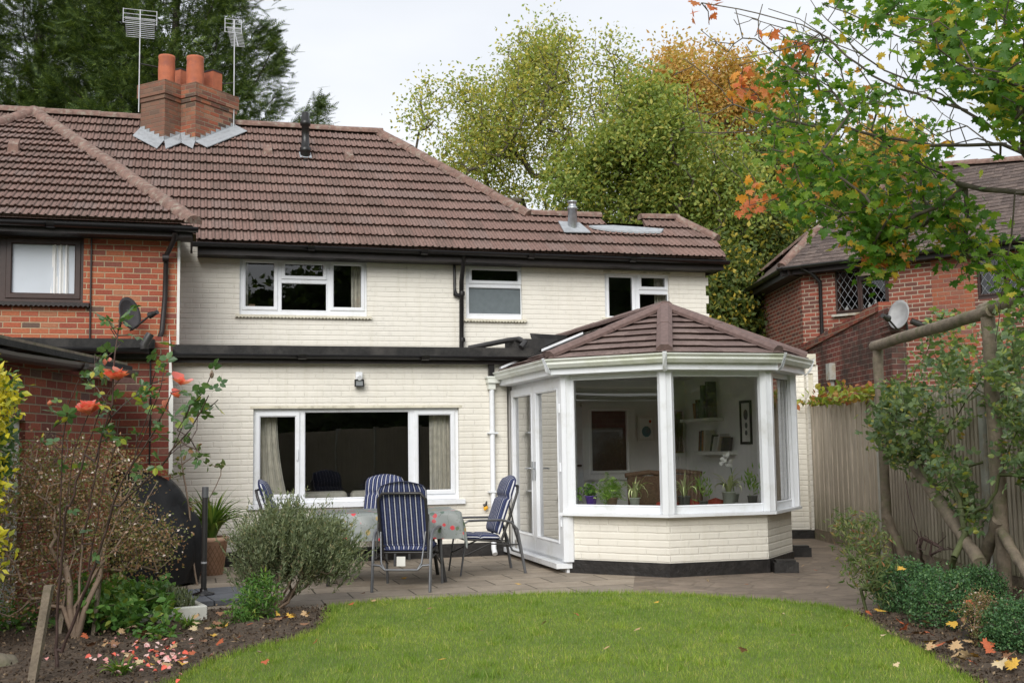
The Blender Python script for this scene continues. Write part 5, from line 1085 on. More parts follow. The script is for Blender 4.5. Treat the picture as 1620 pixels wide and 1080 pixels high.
mb = MB(); mb.poly([c3[0], far, c3[4] + (0, 0, .01)]); mb.poly([far, c3[4], c3[3], c3[2] + (3, 4, -2)]); mb.build('side_slope', M['tiles2'], rh, uv=True)
mb = MB(); mb.prism([TR(-.3, -.24, 4.46), TR(8.3, -.24, 4.46), TR(8.3, .02, 4.46), TR(-.1, .02, 4.46)], (0, 0, .14)); mb.prism([(5.12, 20.8, 4.44), (4.95, 26.5, 4.44), (5.3, 26.5, 4.44), (5.45, 21, 4.44)], (0, 0, .15)); mb.build('fascia_board', M['fascia'], rh)
mb = MB(); gutter(mb, [TR(-.3, -.33, 4.60), TR(8.3, -.33, 4.59)], r=.06); gutter(mb, [(5.06, 20.8, 4.6), (4.88, 26.5, 4.58)], r=.06); mb.build('gutter', M['blackp'], rh)
a_ = hitR(1300, 460)[0]; mb = MB(); mb.tube([TR(a_ - .25, -.3, 4.55), TR(a_ - .1, -.2, 4.45), TR(a_, -.06, 4.3), TR(a_, -.06, 2.5)], .036, 10); mb.build('downpipe', M['blackp'], rh)
a_, z_ = hitR(1418, 497, -.45); dish('satellite_dish', 'pale grey satellite dish beside the leaded window of the brick house', gy(1421, 497, 14.9), R_(-52), 'dishg', .155, .20, .22)
a_, z_ = hitR(1448, 512, -.2); mb = MB(); c = TR(a_, -.2, z_); mb.tube([c + (-.07, 0, .05), c + (.1, 0, -.02)], [.055, .06], 8); mb.tube([c + (.1, 0, -.02), TR(a_ + .12, 0, z_)], .015, 6); tag(mb.build('security_lamp', M['frame'], base=c), 'small black lamp on the brick wall beside the pale dish', 'lamp')
# weathered garden wall, pier and box
mb = MB(); TG = lambda a, d, z: np.array([5.06 - .012 * (a - 15.5) * 0 + d, a, z])
top = lambda a: 3.16 - (a - 15.5) * .055
mb.add([TG(15.5, 0, 0), TG(21, 0, 0), TG(21, 0, top(21)), TG(15.5, 0, top(15.5)), TG(15.5, .23, 0), TG(21, .23, 0), TG(21, .23, top(21)), TG(15.5, .23, top(15.5))], [(0, 1, 2, 3), (4, 7, 6, 5), (0, 3, 7, 4), (1, 5, 6, 2), (3, 2, 6, 7)])
gw = mb.build('garden_wall', M['gwall'], base=(5.06, 16, 0), uv=True); tag(gw, 'tall weathered brick garden wall with a sloping top', 'wall')
mb = MB(); mb.prism([TG(15.5, -.03, top(15.5) + .001), TG(21, -.03, top(21) + .001), TG(21, .26, top(21) + .001), TG(15.5, .26, top(15.5) + .001)], (0, 0, .12)); mb.build('coping', M['red2'], gw, uv=True)
mb = MB(); mb.box(5.05, 5.25, 15.1, 15.49, 0, 3.16)
gp = mb.build('pillar', M['gwall'], gw, uv=True)
mb = MB()
for k in range(4): mb.box(5.03 - .01 * (k % 2), 5.27 + .012 * (k % 2), 15.08, 15.49, 2.82 + k * .085, 2.9 + k * .085)
mb.build('pillar_cap', M['gwall'], gw, uv=True)
p = gy(1315, 588, 17.9); mb = MB(); mb.box(4.96, 5.058, 17.78, 17.98, p[2] - .13, p[2] + .13); mb.box(5.0, 5.05, 17.85, 17.9, p[2] - .25, p[2] - .131)
tag(mb.build('meter_box', M['metalbox'], base=(5.0, 17.9, p[2])), 'rusty grey metal box on the weathered brick garden wall', 'box')
cw = thing('cream_wall', 'cream painted brick wall end with a capped pier beside the fence', 'wall', (4.2, 16.8, 0))
mb = MB(); TW = lambda a, d, z: np.array([a, 16.72 + d, z]); x0, x1, x2 = gy(1250, 700, 16.72)[0], gy(1276, 700, 16.72)[0], gy(1298, 700, 16.6)[0]
wall(mb, TW, x0 - .6, x1, .12, 2.62, d1=.22); mb.build('wall', M['cream'], cw, uv=True)
mb = MB(); TW2 = lambda a, d, z: np.array([a, 16.6 + d, z]); wall(mb, TW2, x1 + .001, x2, .12, 2.5, [(x1 + .03, x1 + .10, 2.05, 2.38)], d1=.35); mb.build('pier', M['cream'], cw, uv=True)
mb = MB(); mb.box(x1 - .06, x2 - .03, 16.56, 17.0, 2.505, 2.66); mb.box(x1 + .03, x1 + .10, 16.62, 16.64, 2.05, 2.38); mb.build('pier_cap', M['lintel'], cw); mb = MB(); mb.box(x0 - .6, x2 + .01, 16.58, 17.0, 0, .12); mb.build('plinth', M['plinth'], cw)
# fence
fe = thing('wooden_fence', 'weathered vertical board fence along the side of the garden', 'fence', (4.45, 12, 0)); fx = lambda y: 4.32 + (16.5 - y) * .044
mb = MB(); y = 16.55; k = 0
while y > 13.75: dx = .012 * (k % 2); mb.box(fx(y) + dx, fx(y) + dx + .02, y - .097, y, .12, 1.89 + random.uniform(-.006, .006)); y -= .1; k += 1
mb.build('board_panel', M['fence'], fe, uv=True)
mb = MB(); k = 0
while y > -9:
    f0 = fx(y); h_ = 1.90 + random.uniform(-.008, .008); mb.prism([(f0 - .036, y, .15), (f0 - .030, y - .042, .15), (f0 + .004, y - .044, .15), (f0 + .008, y - .0875, .15), (f0 + .02, y - .0875, .15), (f0 + .02, y, .15)], (0, 0, h_ - .15)); y -= .088; k += 1
mb.build('feather_edge_panel', M['fence'], fe, uv=True)
for y in (13.76, 11.0, 8.2, 5.4, 2.6, -.2, -3): mb = MB(); mb.box(fx(y) - .06, fx(y) + .04, y - .05, y + .05, 0, 1.95); mb.build('post', M['metalbox'], fe)
mb = MB(); mb.prism([(fx(16.5) - .02, 16.5, .0), (fx(-9) - .03, -9, .0), (fx(-9) + .02, -9, 0), (fx(16.5) + .02, 16.5, 0)], (0, 0, .15)); mb.build('gravel_board', M['wood'], fe)
vb = np.array([4.35, 15.3, 1.9]); vt = thing('creeper', 'red and green creeper spilling over the top of the fence', 'plant', vb); P = np.column_stack([rng.normal(4.4, .12, 700), rng.uniform(13.7, 16.9, 700), 1.91 + np.abs(rng.normal(0, .085, 700))]); leaves('leaves', G['vine'], P, rng.uniform(.06, .11, 700), 'hex', vt, upb=1.5)
g = Grow((4.5, 15.3, 1.5)); g.targets(P[::12], .3); g.mesh('stems', M['twig'], vt, .004)
# ================================================================== GROUND
mb = MB(); n = 90
mb.poly([(-250, -60, -.06), (250, -60, -.06), (250, 400, -.06), (-250, 400, -.06)]); structure(mb.build('ground', M['lawn']), 'rough ground reaching away behind the houses', 'ground')
LAWN = [gz(*p) for p in ((525, 962), (600, 954), (720, 948), (850, 942), (1000, 941), (1100, 945), (1200, 951), (1300, 961), (1348, 974), (1400, 1006), (1460, 1036), (1530, 1078), (1600, 1130))] + [np.array([3.2, 2, 0]), np.array([3.6, -6, 0]), np.array([-3, -6, 0]), np.array([-2.4, 3, 0])] + [gz(*p) for p in ((225, 1110), (290, 1074), (330, 1052), (400, 1030), (470, 1015), (505, 1000), (522, 985))]
mb = MB(); mb.poly([(p[0], p[1], .015) for p in LAWN]); 
for i in range(len(LAWN)):
    a, b = LAWN[i], LAWN[(i + 1) % len(LAWN)]; mb.quad((a[0], a[1], -.05), (b[0], b[1], -.05), (b[0], b[1], .015), (a[0], a[1], .015))
structure(mb.build('lawn', M['lawn']), 'mown green lawn in the middle of the garden', 'lawn')
mb = MB(); PT = [F(-.8, 17, 0), F(-.8, 12.6, 0)] + [gz(*p) for p in ((150, 930), (300, 968), (520, 965), (600, 957), (720, 951), (850, 945), (1000, 944))] + [F(4.6, 11.5, 0), F(4.6, 17, 0)]
mb.poly([(p[0], p[1], 0) for p in PT]); structure(mb.build('patio', M['patio']), 'stone slab patio in front of the house', 'patio')
mb = MB(); PT2 = [F(4.6, 17, 0), F(4.6, 11.5, 0)] + [gz(*p) for p in ((1000, 944), (1100, 948), (1200, 954), (1300, 964), (1345, 972), (1400, 975))] + [np.array([3.6, 10.5, 0]), np.array([4.42, 12, 0]), np.array([4.32, 17, 0]), F(7.6, 17, 0)]
mb.poly([(p[0], p[1], .0) for p in PT2]); structure(mb.build('path', M['crazy']), 'crazy paving path round the conservatory', 'path')
def inpoly(P, poly):
    x, y = P[:, 0], P[:, 1]; ins = np.zeros(len(P), bool); n = len(poly)
    for i in range(n):
        x0, y0, x1, y1 = poly[i][0], poly[i][1], poly[(i + 1) % n][0], poly[(i + 1) % n][1]
        c = (y0 > y) != (y1 > y); xi = (x1 - x0) * (y - y0) / (y1 - y0 + 1e-12) + x0; ins ^= c & (x < xi)
    return ins
def bed(name, x0, x1, y0, y1, excl, label):
    nx, ny = int((x1 - x0) / .035), int((y1 - y0) / .035); mb = MB(); X, Y = np.meshgrid(np.linspace(x0, x1, nx), np.linspace(y0, y1, ny)); P = np.column_stack([X.ravel(), Y.ravel()])
    ins = inpoly(P, LAWN) | inpoly(P, PT) | inpoly(P, PT2); z = np.array([noise.noise((p[0] * 2.2, p[1] * 2.2, 0)) * .03 + noise.noise((p[0] * 9, p[1] * 9, 3)) * .022 + noise.noise((p[0] * 26, p[1] * 26, 5)) * .014 for p in P]) + .03
    z[ins] = -.045
    mb.v = [(float(p[0]), float(p[1]), float(q)) for p, q in zip(P, z)]; mb.f = [(j * nx + i, j * nx + i + 1, (j + 1) * nx + i + 1, (j + 1) * nx + i) for j in range(ny - 1) for i in range(nx - 1) if not (ins[j * nx + i] and ins[j * nx + i + 1] and ins[(j + 1) * nx + i] and ins[(j + 1) * nx + i + 1])]
    mb.sm = [True] * len(mb.f); mb.mi = [0] * len(mb.f); return structure(mb.build(name, M['soil']), label, 'flower bed')
bed('flower_bed', -5.2, -1.0, 5.2, 11.4, None, 'dark soil bed under the roses and shrubs'); bed('flower_bed', 2.2, 4.75, 5.0, 11.2, None, 'dark soil bed along the fence under the rose arch')
n = 26000; P = np.column_stack([np.concatenate([rng.uniform(-4.6, -1.2, n // 2), rng.uniform(2.3, 4.6, n // 2)]), rng.uniform(6.4, 10.6, n), rng.uniform(.015, .06, n)]); P = P[~(inpoly(P, LAWN) | inpoly(P, PT) | inpoly(P, PT2))]
G['crumb'] = leafmat('soil_crumb', [(0, (.04, .028, .02)), (.5, (.085, .06, .042)), (.85, (.15, .11, .075)), (1, (.30, .22, .14))], 0, .9, .1); tag(leaves('soil_crumbs', G['crumb'], P, rng.uniform(.008, .03, len(P)), 'hex', upb=1.0, base=(0, 8, 0)), 'loose crumbs of soil, bark and dry bits over the flower beds', 'soil', kind='stuff')
n = 330000; P = np.column_stack([rng.uniform(-3.4, 3.6, n), 6.2 + (rng.uniform(0, 1, n) ** 1.15) * 4.9, np.full(n, .012)]); P = P[inpoly(P + rng.normal(0, .022, P.shape), LAWN)]
m = G['grass'] = leafmat('grass_blades', [(0, (.16, .235, .040)), (.4, (.195, .32, .048)), (.75, (.26, .40, .062)), (.93, (.40, .48, .11)), (1, (.58, .52, .26))], .3, .5, .3)
t = m.node_tree; nm_ = t.nodes['Principled BSDF']; src = nm_.inputs['Base Color'].links[0].from_socket; oc = coord(t)
pt1 = ramp(t, noise_(t, 1.1, 5, oc, .6), [(.35, (.70, .78, .7)), (.6, (1.2, 1.08, 1.0))]); pt2 = ramp(t, noise_(t, 7, 4, oc, .7), [(.35, (.8, .86, .8)), (.65, (1.15, 1.1, 1.1))])
t.links.new(mix(t, 1.0, mix(t, 1.0, src, pt1, 'MULTIPLY'), pt2, 'MULTIPLY'), nm_.inputs['Base Color'])
hm = np.array([.7 + .6 * noise.noise((p[0] * 1.6, p[1] * 1.6, 7)) for p in P[::50]]); hm = np.repeat(hm, 50)[:len(P)]
EB = []
for i in range(len(LAWN)):
    a, b = LAWN[i], LAWN[(i + 1) % len(LAWN)]; L_ = math.dist(a[:2], b[:2])
    if min(a[1], b[1]) > 5.5: q = rng.uniform(0, 1, int(L_ * 900)); EB.append(np.column_stack([a[0] + (b[0] - a[0]) * q, a[1] + (b[1] - a[1]) * q, np.full(len(q), .0)]) + rng.normal(0, .03, (len(q), 3)) * (1, 1, 0))
EB = np.concatenate(EB); T2_ = np.column_stack([rng.uniform(-3, 3.4, 170), rng.uniform(6.8, 10.8, 170), np.full(170, .012)]); T2_ = T2_[inpoly(T2_, LAWN)]; TF = np.repeat(T2_, 60, 0) + rng.normal(0, .035, (len(T2_) * 60, 3)) * (1, 1, 0)
hm = np.concatenate([hm, np.full(len(EB), 1.45), np.full(len(TF), 1.4)]); P = np.concatenate([P, EB, TF])
go = leaves('grass', G['grass'], P, rng.uniform(.024, .05, len(P)) * np.clip(hm, .6, 1.5), 'needle', dirs=(0, 0, 1), jit=.42, base=(0, 8, 0)); tag(go, 'short green grass blades of the lawn', 'grass', kind='stuff')
# ================================================================== GARDEN FURNITURE
def lerp(a, b, f): return a + (b - a) * f
def make_chair(label, loc, rz, cush_label):
    t_ = thing('garden_chair', label, 'chair', (0, 0, 0), 'reclining chairs round the garden table')
    w_, hw = .27, .30
    bx = lambda y, z: (y, z)
    # side profile: x across, y forward
    back_top, back_bot = (-.42, 1.04), (-.20, .36)
    mb = MB(); mb.tube([(-w_ + .03, back_bot[0], back_bot[1] + .02), (-w_ + .02, lerp(-.2, -.42, .5), .68), (-w_ + .02, -.40, .96), (-w_ + .07, -.42, 1.03), (w_ - .07, -.42, 1.03), (w_ - .02, -.40, .96), (w_ - .02, lerp(-.2, -.42, .5), .68), (w_ - .03, back_bot[0], back_bot[1] + .02)], .0165, 8, flat=1)
    mb.tube([(-w_ + .03, -.205, .39), (w_ - .03, -.205, .39)], .011, 8); mb.build('back_frame', M['frame'], t_)
    mb = MB(); mb.tube([(-w_ + .02, -.20, .38), (-w_ + .01, .0, .40), (-w_ + .02, .24, .42), (w_ - .02, .24, .42), (w_ - .01, 0, .40), (w_ - .02, -.20, .38)], .0125, 8); mb.grid(lambda i, j: (lerp(-w_ + .02, w_ - .02, i), lerp(-.2, .24, j), .385 + .03 * j), 3, 3); mb.build('seat', M['frame'], t_)
    for s_ in (-1, 1):
        X = s_ * hw
        mb = MB(); mb.tube([(X * 1.0, -.47, 0), (X * 1.0, -.42, .30), (X, -.38, .52), (X, -.31, .605), (X, -.20, .635), (X, .05, .64), (X, .20, .638)], .019, 8, flat=.6); mb.build('leg', M['frame2'], t_)
        mb = MB(); mb.tube([(X * .97, .20, .638), (X, .26, .60), (X, .24, .40), (X, .30, 0)], .0145, 8, flat=.75); mb.tube([(X * .95, -.36, .95), (X, -.35, .62)], .006, 6) if False else None; mb.build('leg', M['frame2'], t_)
        mb = MB(); mb.tube([(X * .97, .28, .22), (X * .96, -.05, .36), (X * .97, -.40, .34)], .010, 6); mb.tube([(X * .9, -.40, .34), (X * .88, -.30, .80)], .009, 6); mb.build('brace', M['frame'], t_)
    mb = MB(); mb.tube([(-.30, -.425, .28), (-.22, -.44, .275), (-.17, -.45, .23), (.17, -.45, .23), (.22, -.44, .275), (.30, -.425, .28)], .012, 8); mb.tube([(-.17, -.45, .235), (-.21, -.43, .30), (-.235, -.33, .62)], .010, 8); mb.tube([(.17, -.45, .235), (.21, -.43, .30), (.235, -.33, .62)], .010, 8); mb.build('stretcher', M['frame2'], t_)
    mb = MB(); mb.box(-.045, .045, -.452, -.448, .27, .37); mb.build('care_tag', M['white'], t_)
    # cushion: back pad with a headrest roll, and a seat pad
    c_ = thing('chair_cushion', cush_label, 'cushion', (0, 0, 0), 'striped cushions on the garden chairs')
    def pad(name, P0, P1, thick, hwid, bulge, nu=26, nv=26, par=c_, edge='stripe'):
        P0, P1 = Vector(P0), Vector(P1); d = (P1 - P0); L_ = d.length; t = d.normalized(); n_ = Vector((1, 0, 0)).cross(t)
        if n_.y < 0 and abs(t.z) > .7: n_ = -n_
        if n_.z < 0 and abs(t.z) <= .7: n_ = -n_
        mb = MB(); uvs = []
        for sd_ in (0, 1):
            def fn(i, j, sd_=sd_):
                x = (2 * i - 1); e = (1 - abs(x) ** 5) ** .5 if abs(x) < 1 else 0; y_ = 2 * j - 1; e2 = (1 - abs(y_) ** 9) ** .5 if abs(y_) < 1 else 0
                h = thick * (.35 + .65 * e * e2) * (1 - .45 * sum(math.exp(-((j - q) / .035) ** 2) for q in bulge)); ew = 1
                cr_ = (1 - .12 * max(0, abs(y_) - .85) / .15) if y_ > 0 else 1
                top = .05 * (1 - x * x) if 'back' in name and j > .9 else 0
                p = P0 + t * (L_ * j + top * max(0, (j - .9) / .1)) + Vector((x * hwid * cr_, 0, 0)) + (n_ * h if sd_ else n_ * (.0 + .012 * (1 - e * e2)))
                return (p.x, p.y, p.z)
            mb.grid(fn, nu, nv)
        k = (nu + 1) * (nv + 1); rim = [i for i in range(nu + 1)] + [(j + 1) * (nu + 1) + nu for j in range(nv)] + [nv * (nu + 1) + i for i in range(nu - 1, -1, -1)] + [j * (nu + 1) for j in range(nv - 1, 0, -1)]
        for a, b in zip(rim, rim[1:] + rim[:1]): mb.f.append((a, b, k + b, k + a)); mb.sm.append(True); mb.mi.append(1)
        o = mb.build(name, [M['stripe'], M['navy']], par); lay = o.data.uv_layers.new(name='UVMap')
        for lp, dd in zip(o.data.loops, lay.data): q = lp.vertex_index % k; dd.uv = ((q % (nu + 1)) / nu * 1.0 * hwid * 2 / .5, (q // (nu + 1)) / nv)
    pad('back_pad', (0, -.195, .46), (0, -.41, 1.10), .095, .255, (.66,)); pad('seat_pad', (0, .29, .425), (0, -.20, .40), .065, .25, (.5,))
    for o in (t_, c_): o.location = loc; o.rotation_euler = (0, 0, rz); o.scale = (.95, .95, .92)
    return t_, c_
def chair_at(t_, c_, loc, rz, label, cl): copy_tree(t_, label, loc, rz); copy_tree(c_, cl, loc, rz)
HZ = math.pi / 2 - AZ            # yaw of the house
pc = gz(645, 936); tb, cb2 = make_chair('garden chair with its back to the lawn, its light grey tubular arms spread wide', tuple(pc + np.array([-.02, .42, 0])), -.10, 'striped navy cushion seen from behind on the chair facing the house')
p2 = gz(588, 897); chair_at(tb, cb2, tuple(p2 + np.array([0.02, .42, 0])), math.pi - .15, 'garden chair behind the table, facing the lawn', 'striped navy cushion facing the lawn behind the table')
p3 = gz(790, 905); chair_at(tb, cb2, tuple(p3 + np.array([-.22, .05, 0])), math.pi / 2 + .28, 'garden chair at the table end nearest the glazed doors', 'striped navy cushion on the chair nearest the glazed doors')
p4 = gz(450, 915); chair_at(tb, cb2, tuple(p4 + np.array([.05, .30, 0])), -math.pi / 2 + .1, 'garden chair mostly hidden behind the rosemary bush', 'striped navy cushion whose top rises above the rosemary bush')
# table
tc_ = np.array([-1.38, 12.2, 0]); tt = thing('garden_table', 'garden table with dark legs in the middle of the patio', 'table', tc_); ta = R_(10); tx, ty = np.array([math.cos(ta), math.sin(ta), 0]), np.array([-math.sin(ta), math.cos(ta), 0])
TTb = lambda a, b, z: tc_ + tx * a + ty * b + np.array([0, 0, z])
mb = MB(); mb.prism([TTb(.74 * np.sign(math.cos(q)) * abs(math.cos(q)) ** .35, .44 * np.sign(math.sin(q)) * abs(math.sin(q)) ** .35, .70) for q in np.linspace(0, 2 * math.pi, 40, endpoint=False)], (0, 0, .025)); mb.build('tabletop', M['frame'], tt)
for sx_ in (-1, 1):
    for sy_ in (-1, 1):
        mb = MB(); mb.tube([TTb(.52 * sx_, .30 * sy_, .70), TTb(.55 * sx_, .33 * sy_, .35), TTb(.60 * sx_, .36 * sy_, 0)], .02, 8); mb.build('leg', M['frame'], tt)
mb = MB(); mb.tube([TTb(-.54, -.32, .3), TTb(.54, .32, .3)], .012, 6); mb.tube([TTb(-.54, .32, .3), TTb(.54, -.32, .3)], .012, 6); mb.build('crossbar', M['frame'], tt)
def cloth():
    mb = MB(); hx, hy = .76, .46; ex, ey = 1.04, .74; n1, n2 = 70, 50
    def fn(i, j):
        a = (2 * i - 1) * ex; b = (2 * j - 1) * ey; ox = max(0, abs(a) - hx); oy = max(0, abs(b) - hy); o_ = math.hypot(ox, oy) if ox and oy else max(ox, oy)
        A = math.copysign(min(abs(a), hx), a); B = math.copysign(min(abs(b), hy), b)
        fold = math.sin(a * 13 + b * 9) * .018 * min(1, o_ / .12); k = .16
        nx_, ny_ = (math.copysign(ox, a), math.copysign(oy, b)); l_ = math.hypot(nx_, ny_) + 1e-9
        drop = o_ * (.97 if o_ else 0); A += nx_ / l_ * (k * o_ + abs(fold)) if o_ else 0; B += ny_ / l_ * (k * o_ + abs(fold)) if o_ else 0
        return TTb(A, B, .729 + .003 * math.sin(a * 7) * math.cos(b * 8) - drop)
    mb.grid(fn, n1, n2); return tag(mb.build('tablecloth', M['oilcloth'], base=TTb(0, 0, .73)), 'grey-green oilcloth with red flowers hanging over the garden table', 'tablecloth')
cloth()
p = TTb(.42, -.05, .735); mb = MB(); mb.lathe(p, [(.02, 0), (.012, .02), (.008, .11), (.022, .125), (.02, .135), (0, .14)], 10); tag(mb.build('candle_holder', M['steel'], base=p), 'small metal stand on the table end nearest the doors', 'ornament')
# parasol base with its short pole
pb = gz(322, 948); pa = thing('parasol_stand', 'dark slate slab parasol base with a short grey pole', 'parasol stand', pb)
mb = MB()
for i, (dx, dy) in enumerate(((-.27, -.27), (.27, -.27), (-.27, .27), (.27, .27))):
    c = pb + np.array([dx, dy, 0]); an = .5; mb2 = MB(); mb2.prism([c + np.array([math.cos(an) * a - math.sin(an) * b, math.sin(an) * a + math.cos(an) * b, 0.004]) * 1 for a, b in ((-.26, -.26), (.26, -.26), (.26, .26), (-.26, .26))], (0, 0, .045))
    # slabs share one turned square
for i in range(4):
    mb2 = MB(); cs, sn = math.cos(.45), math.sin(.45); q = [(0, 0), (.5, 0), (.5, .5), (0, .5)]; sg = ((1, 1), (-1, 1), (-1, -1), (1, -1))[i]
    pts = [np.array([pb[0] + cs * (sg[0] * (x + .006)) - sn * (sg[1] * (y + .006)), pb[1] + sn * (sg[0] * (x + .006)) + cs * (sg[1] * (y + .006)), .004]) for x, y in q]
    if sg[0] * sg[1] < 0: pts = pts[::-1]
    mb2.prism(pts, (0, 0, .042)); mb2.build('slab', M['slab'], pa)
mb = MB(); mb.lathe(pb + (0, 0, .047), [(.10, 0), (.10, .012), (.035, .03), (.033, .06)], 20); mb.build('foot_plate', M['blackp'], pa)
mb = MB(); mb.tube([pb + (0, 0, .06), pb + (.005, 0, .95)], .026, 14); pl_ = mb.build('pole', M['frame'], pa); mb = MB(); mb.tube([pb + (.005, 0, .95), pb + (.007, 0, 1.05)], .031, 14); mb.build('collar', M['frame2'], pl_)
mb = MB(); mb.tube([pb + (.001, 0, .335), pb + (.001, 0, .352)], .0275, 14); mb.build('band', M['alu'], pl_)
# covered barbecue
bc = gz(216, 925); bb = thing('covered_barbecue', 'tall barbecue under a shiny black rounded cover', 'barbecue', bc)
mb = MB(); nu_, nv_ = 120, 46
def fb_(i, j):
    an = i * 2 * math.pi; th = j * math.pi / 2; z = 1.20 * math.sin(th) ** 1.0 if j < .999 else 1.20
    prof_ = (1 - (z / 1.205) ** 3.2) ** .55; prof_ *= .93 + .09 * math.sin(min(1, z / .8) * math.pi)
    rx_, ry_ = .66 * prof_, .44 * prof_; cx_, sy_ = math.cos(an), math.sin(an); e = .7
    x = math.copysign(abs(cx_) ** e, cx_) * rx_; y = math.copysign(abs(sy_) ** e, sy_) * ry_
    w_ = 1 + .035 * math.sin(an * 11 + 2.5 * noise.noise((x * 3, y * 3, z * 2))) * (1 - z / 1.3) + .07 * noise.noise((x * 4, y * 4 + 7, z * 3)); x *= w_; y *= w_
    c_, s__ = math.cos(.35), math.sin(.35); return (bc[0] + c_ * x - s__ * y, bc[1] + s__ * x + c_ * y, bc[2] + .02 + z + .02 * noise.noise((x * 5, y * 5, 2)))
mb.grid(fb_, nu_, nv_); mb.build('cover', M['blackcover'], bb)
for s_ in (-1, 1): mb = MB(); mb.tube([bc + (s_ * .3, 0, 0), bc + (s_ * .3, 0, .5)], .03, 8); mb.build('leg', M['frame'], bb)
# terracotta pot with strap leaves
def strapleaves(name, parent, c, n, L0, L1, wd, m, droop=1.0, seg=7, spread=1.0):
    mb = MB()
    for k in range(n):
        an = rng.uniform(0, 6.283); L_ = rng.uniform(L0, L1); el = rng.uniform(.25, 1.25) * spread; d = np.array([math.cos(an), math.sin(an), 0]); s_ = np.array([-d[1], d[0], 0]); p = np.array(c) + d * rng.uniform(0, .04); a = math.pi / 2 - el * .35; vs = []
        for q in range(seg + 1):
            f = q / seg; w_ = wd * (.6 + .6 * math.sin(math.pi * min(1, f + .12))) * (1 - f ** 4); fold = np.array([0, 0, w_ * .35])
            vs += [p - s_ * w_ / 2 + fold, p, p + s_ * w_ / 2 + fold]; p = p + (d * math.cos(a) + np.array([0, 0, 1]) * math.sin(a)) * L_ / seg; a -= el * .36 * droop * (.5 + f)
        b_ = 0; mb.add(vs, [f for q in range(seg) for f in ((q * 3, q * 3 + 1, q * 3 + 4, q * 3 + 3), (q * 3 + 1, q * 3 + 2, q * 3 + 5, q * 3 + 4))], True)
    return mb.build(name, m, parent)
def pot(name, label, cat, c, r, h, m, group=None, taper=.72, rim=.04):
    t_ = thing(name, label, cat, c, group); mb = MB(); rm = r * rim * 2
    mb.lathe(c, [(0, 0), (r * taper, 0), (r * .97, h - rm * 1.6), (r * 1.04, h - rm * 1.5), (r * 1.07, h - rm * .8), (r * 1.04, h), (r * .93, h), (r * .9, h - .03), (0, h - .035)], 28); mb.build('pot', m, t_); return t_
cpt = gz(327, 911) + np.array([0, .18, 0]); tp_ = pot('potted_agapanthus', 'strap-leaved plant in a terracotta pot with a diamond pattern', 'potted plant', cpt, .185, .42, M['terra'], rim=.09); strapleaves('foliage', tp_, cpt + (0, 0, .38), 95, .40, .72, .032, G['strap'], .9)
# glazed sink trough with a grey plant
sk = gz(292, 985); skt = thing('sink_trough', 'white glazed sink trough sunk in the bed with grey heather growing in it', 'planter', sk); Tk = lambda a, b, z: sk + np.array([math.cos(.5) * a - math.sin(.5) * b, math.sin(.5) * a + math.cos(.5) * b, z + .0])
mb = MB()
def bxo(mb, a0, a1, b0, b1, z0, z1): mb.box(a0, a1, b0, b1, z0, z1, Tk)
bxo(mb, -.45, .18, -.02, .03, -.02, .13); bxo(mb, -.45, .18, .42, .47, -.02, .13); bxo(mb, .13, .18, .031, .419, -.02, .13); bxo(mb, -.45, -.40, .031, .419, -.02, .13); tr_ = mb.build('trough', M['ceramic'], skt); bm_ = tr_.modifiers.new('soft', 'BEVEL'); bm_.width = .012; bm_.segments = 3
mb = MB(); bxo(mb, -.4, .13, .031, .419, 0, .09); mb.build('soil', M['soil'], skt)
P = ell(900, Tk(-.1, .22, .14), (.24, .2, .12), .1); P = P[P[:, 2] > .06]; leaves('foliage', G['rosemary'], P, .06, 'slim', skt, dirs=(0, 0, 1), jit=.5)
# houseplants on the conservatory sill (inside)
def hp(x, y, lab, potm, r, h, kind, n=1, v=11.32, par=('A', 'B')):
    u, z = gv(x, y, v)
    if x < 1045: # follow the slanted bay
        pass
    ts, L_ = seg(*par); # find point along the bay whose pixel is x
    best = min(np.linspace(.05, L_ - .05, 60), key=lambda s_: abs((lambda P: 810 + FPX * (P[0] * cr - (-(P[1]) * sp_ + (P[2] - H) * cp) * sr) / (P[1] * cp + (P[2] - H) * sp_))(ts(s_, .20, ZS)) - x))
    c = ts(best, .16, ZS + .072); t_ = pot('potted_plant', lab, 'potted plant', c, r, h, potm, None, taper=.75)
    if kind == 'spider': strapleaves('foliage', t_, c + (0, 0, h), 26, .18, .34, .016, G['spider'], 1.5, spread=1.0)
    elif kind == 'fern': leaves('foliage', G['indoor'], clump([c + (0, 0, h + .07)], 130, (.075, .05, .05)), .09, 'pinnate', t_, upb=1)
    elif kind == 'upright': leaves('foliage', G['indoor'], clump([c + (0, 0, h + .12)], 60, (.05, .04, .07)), .08, 'slim', t_, dirs=(0, 0, 1), jit=.5)
    else: leaves('foliage', G['indoor'], clump([c + (0, 0, h + .05)], 90, (.045, .04, .03)), .05, 'hex', t_, upb=1)
M['purple'] = simple('purple_pot', (.22, .10, .55), .4, .05); M['whitepot'] = simple('white_pot', (.62, .66, .60), .4, .05); M['tan'] = simple('tan_pot', (.32, .22, .15), .7, .1); M['greypot'] = simple('grey_pot', (.16, .17, .16), .6, .1)
hp(938, 800, 'small plant in a purple pot behind the first glass panel', M['purple'], .065, .105, 'small'); hp(971, 800, 'bright fern in a tan pot beside the purple one', M['tan'], .065, .09, 'fern'); hp(1008, 800, 'spider plant in a small white pot beside the fern', M['whitepot'], .06, .09, 'spider')
hp(908, 800, 'small creeping plant nearest the door post', M['greypot'], .05, .06, 'small')
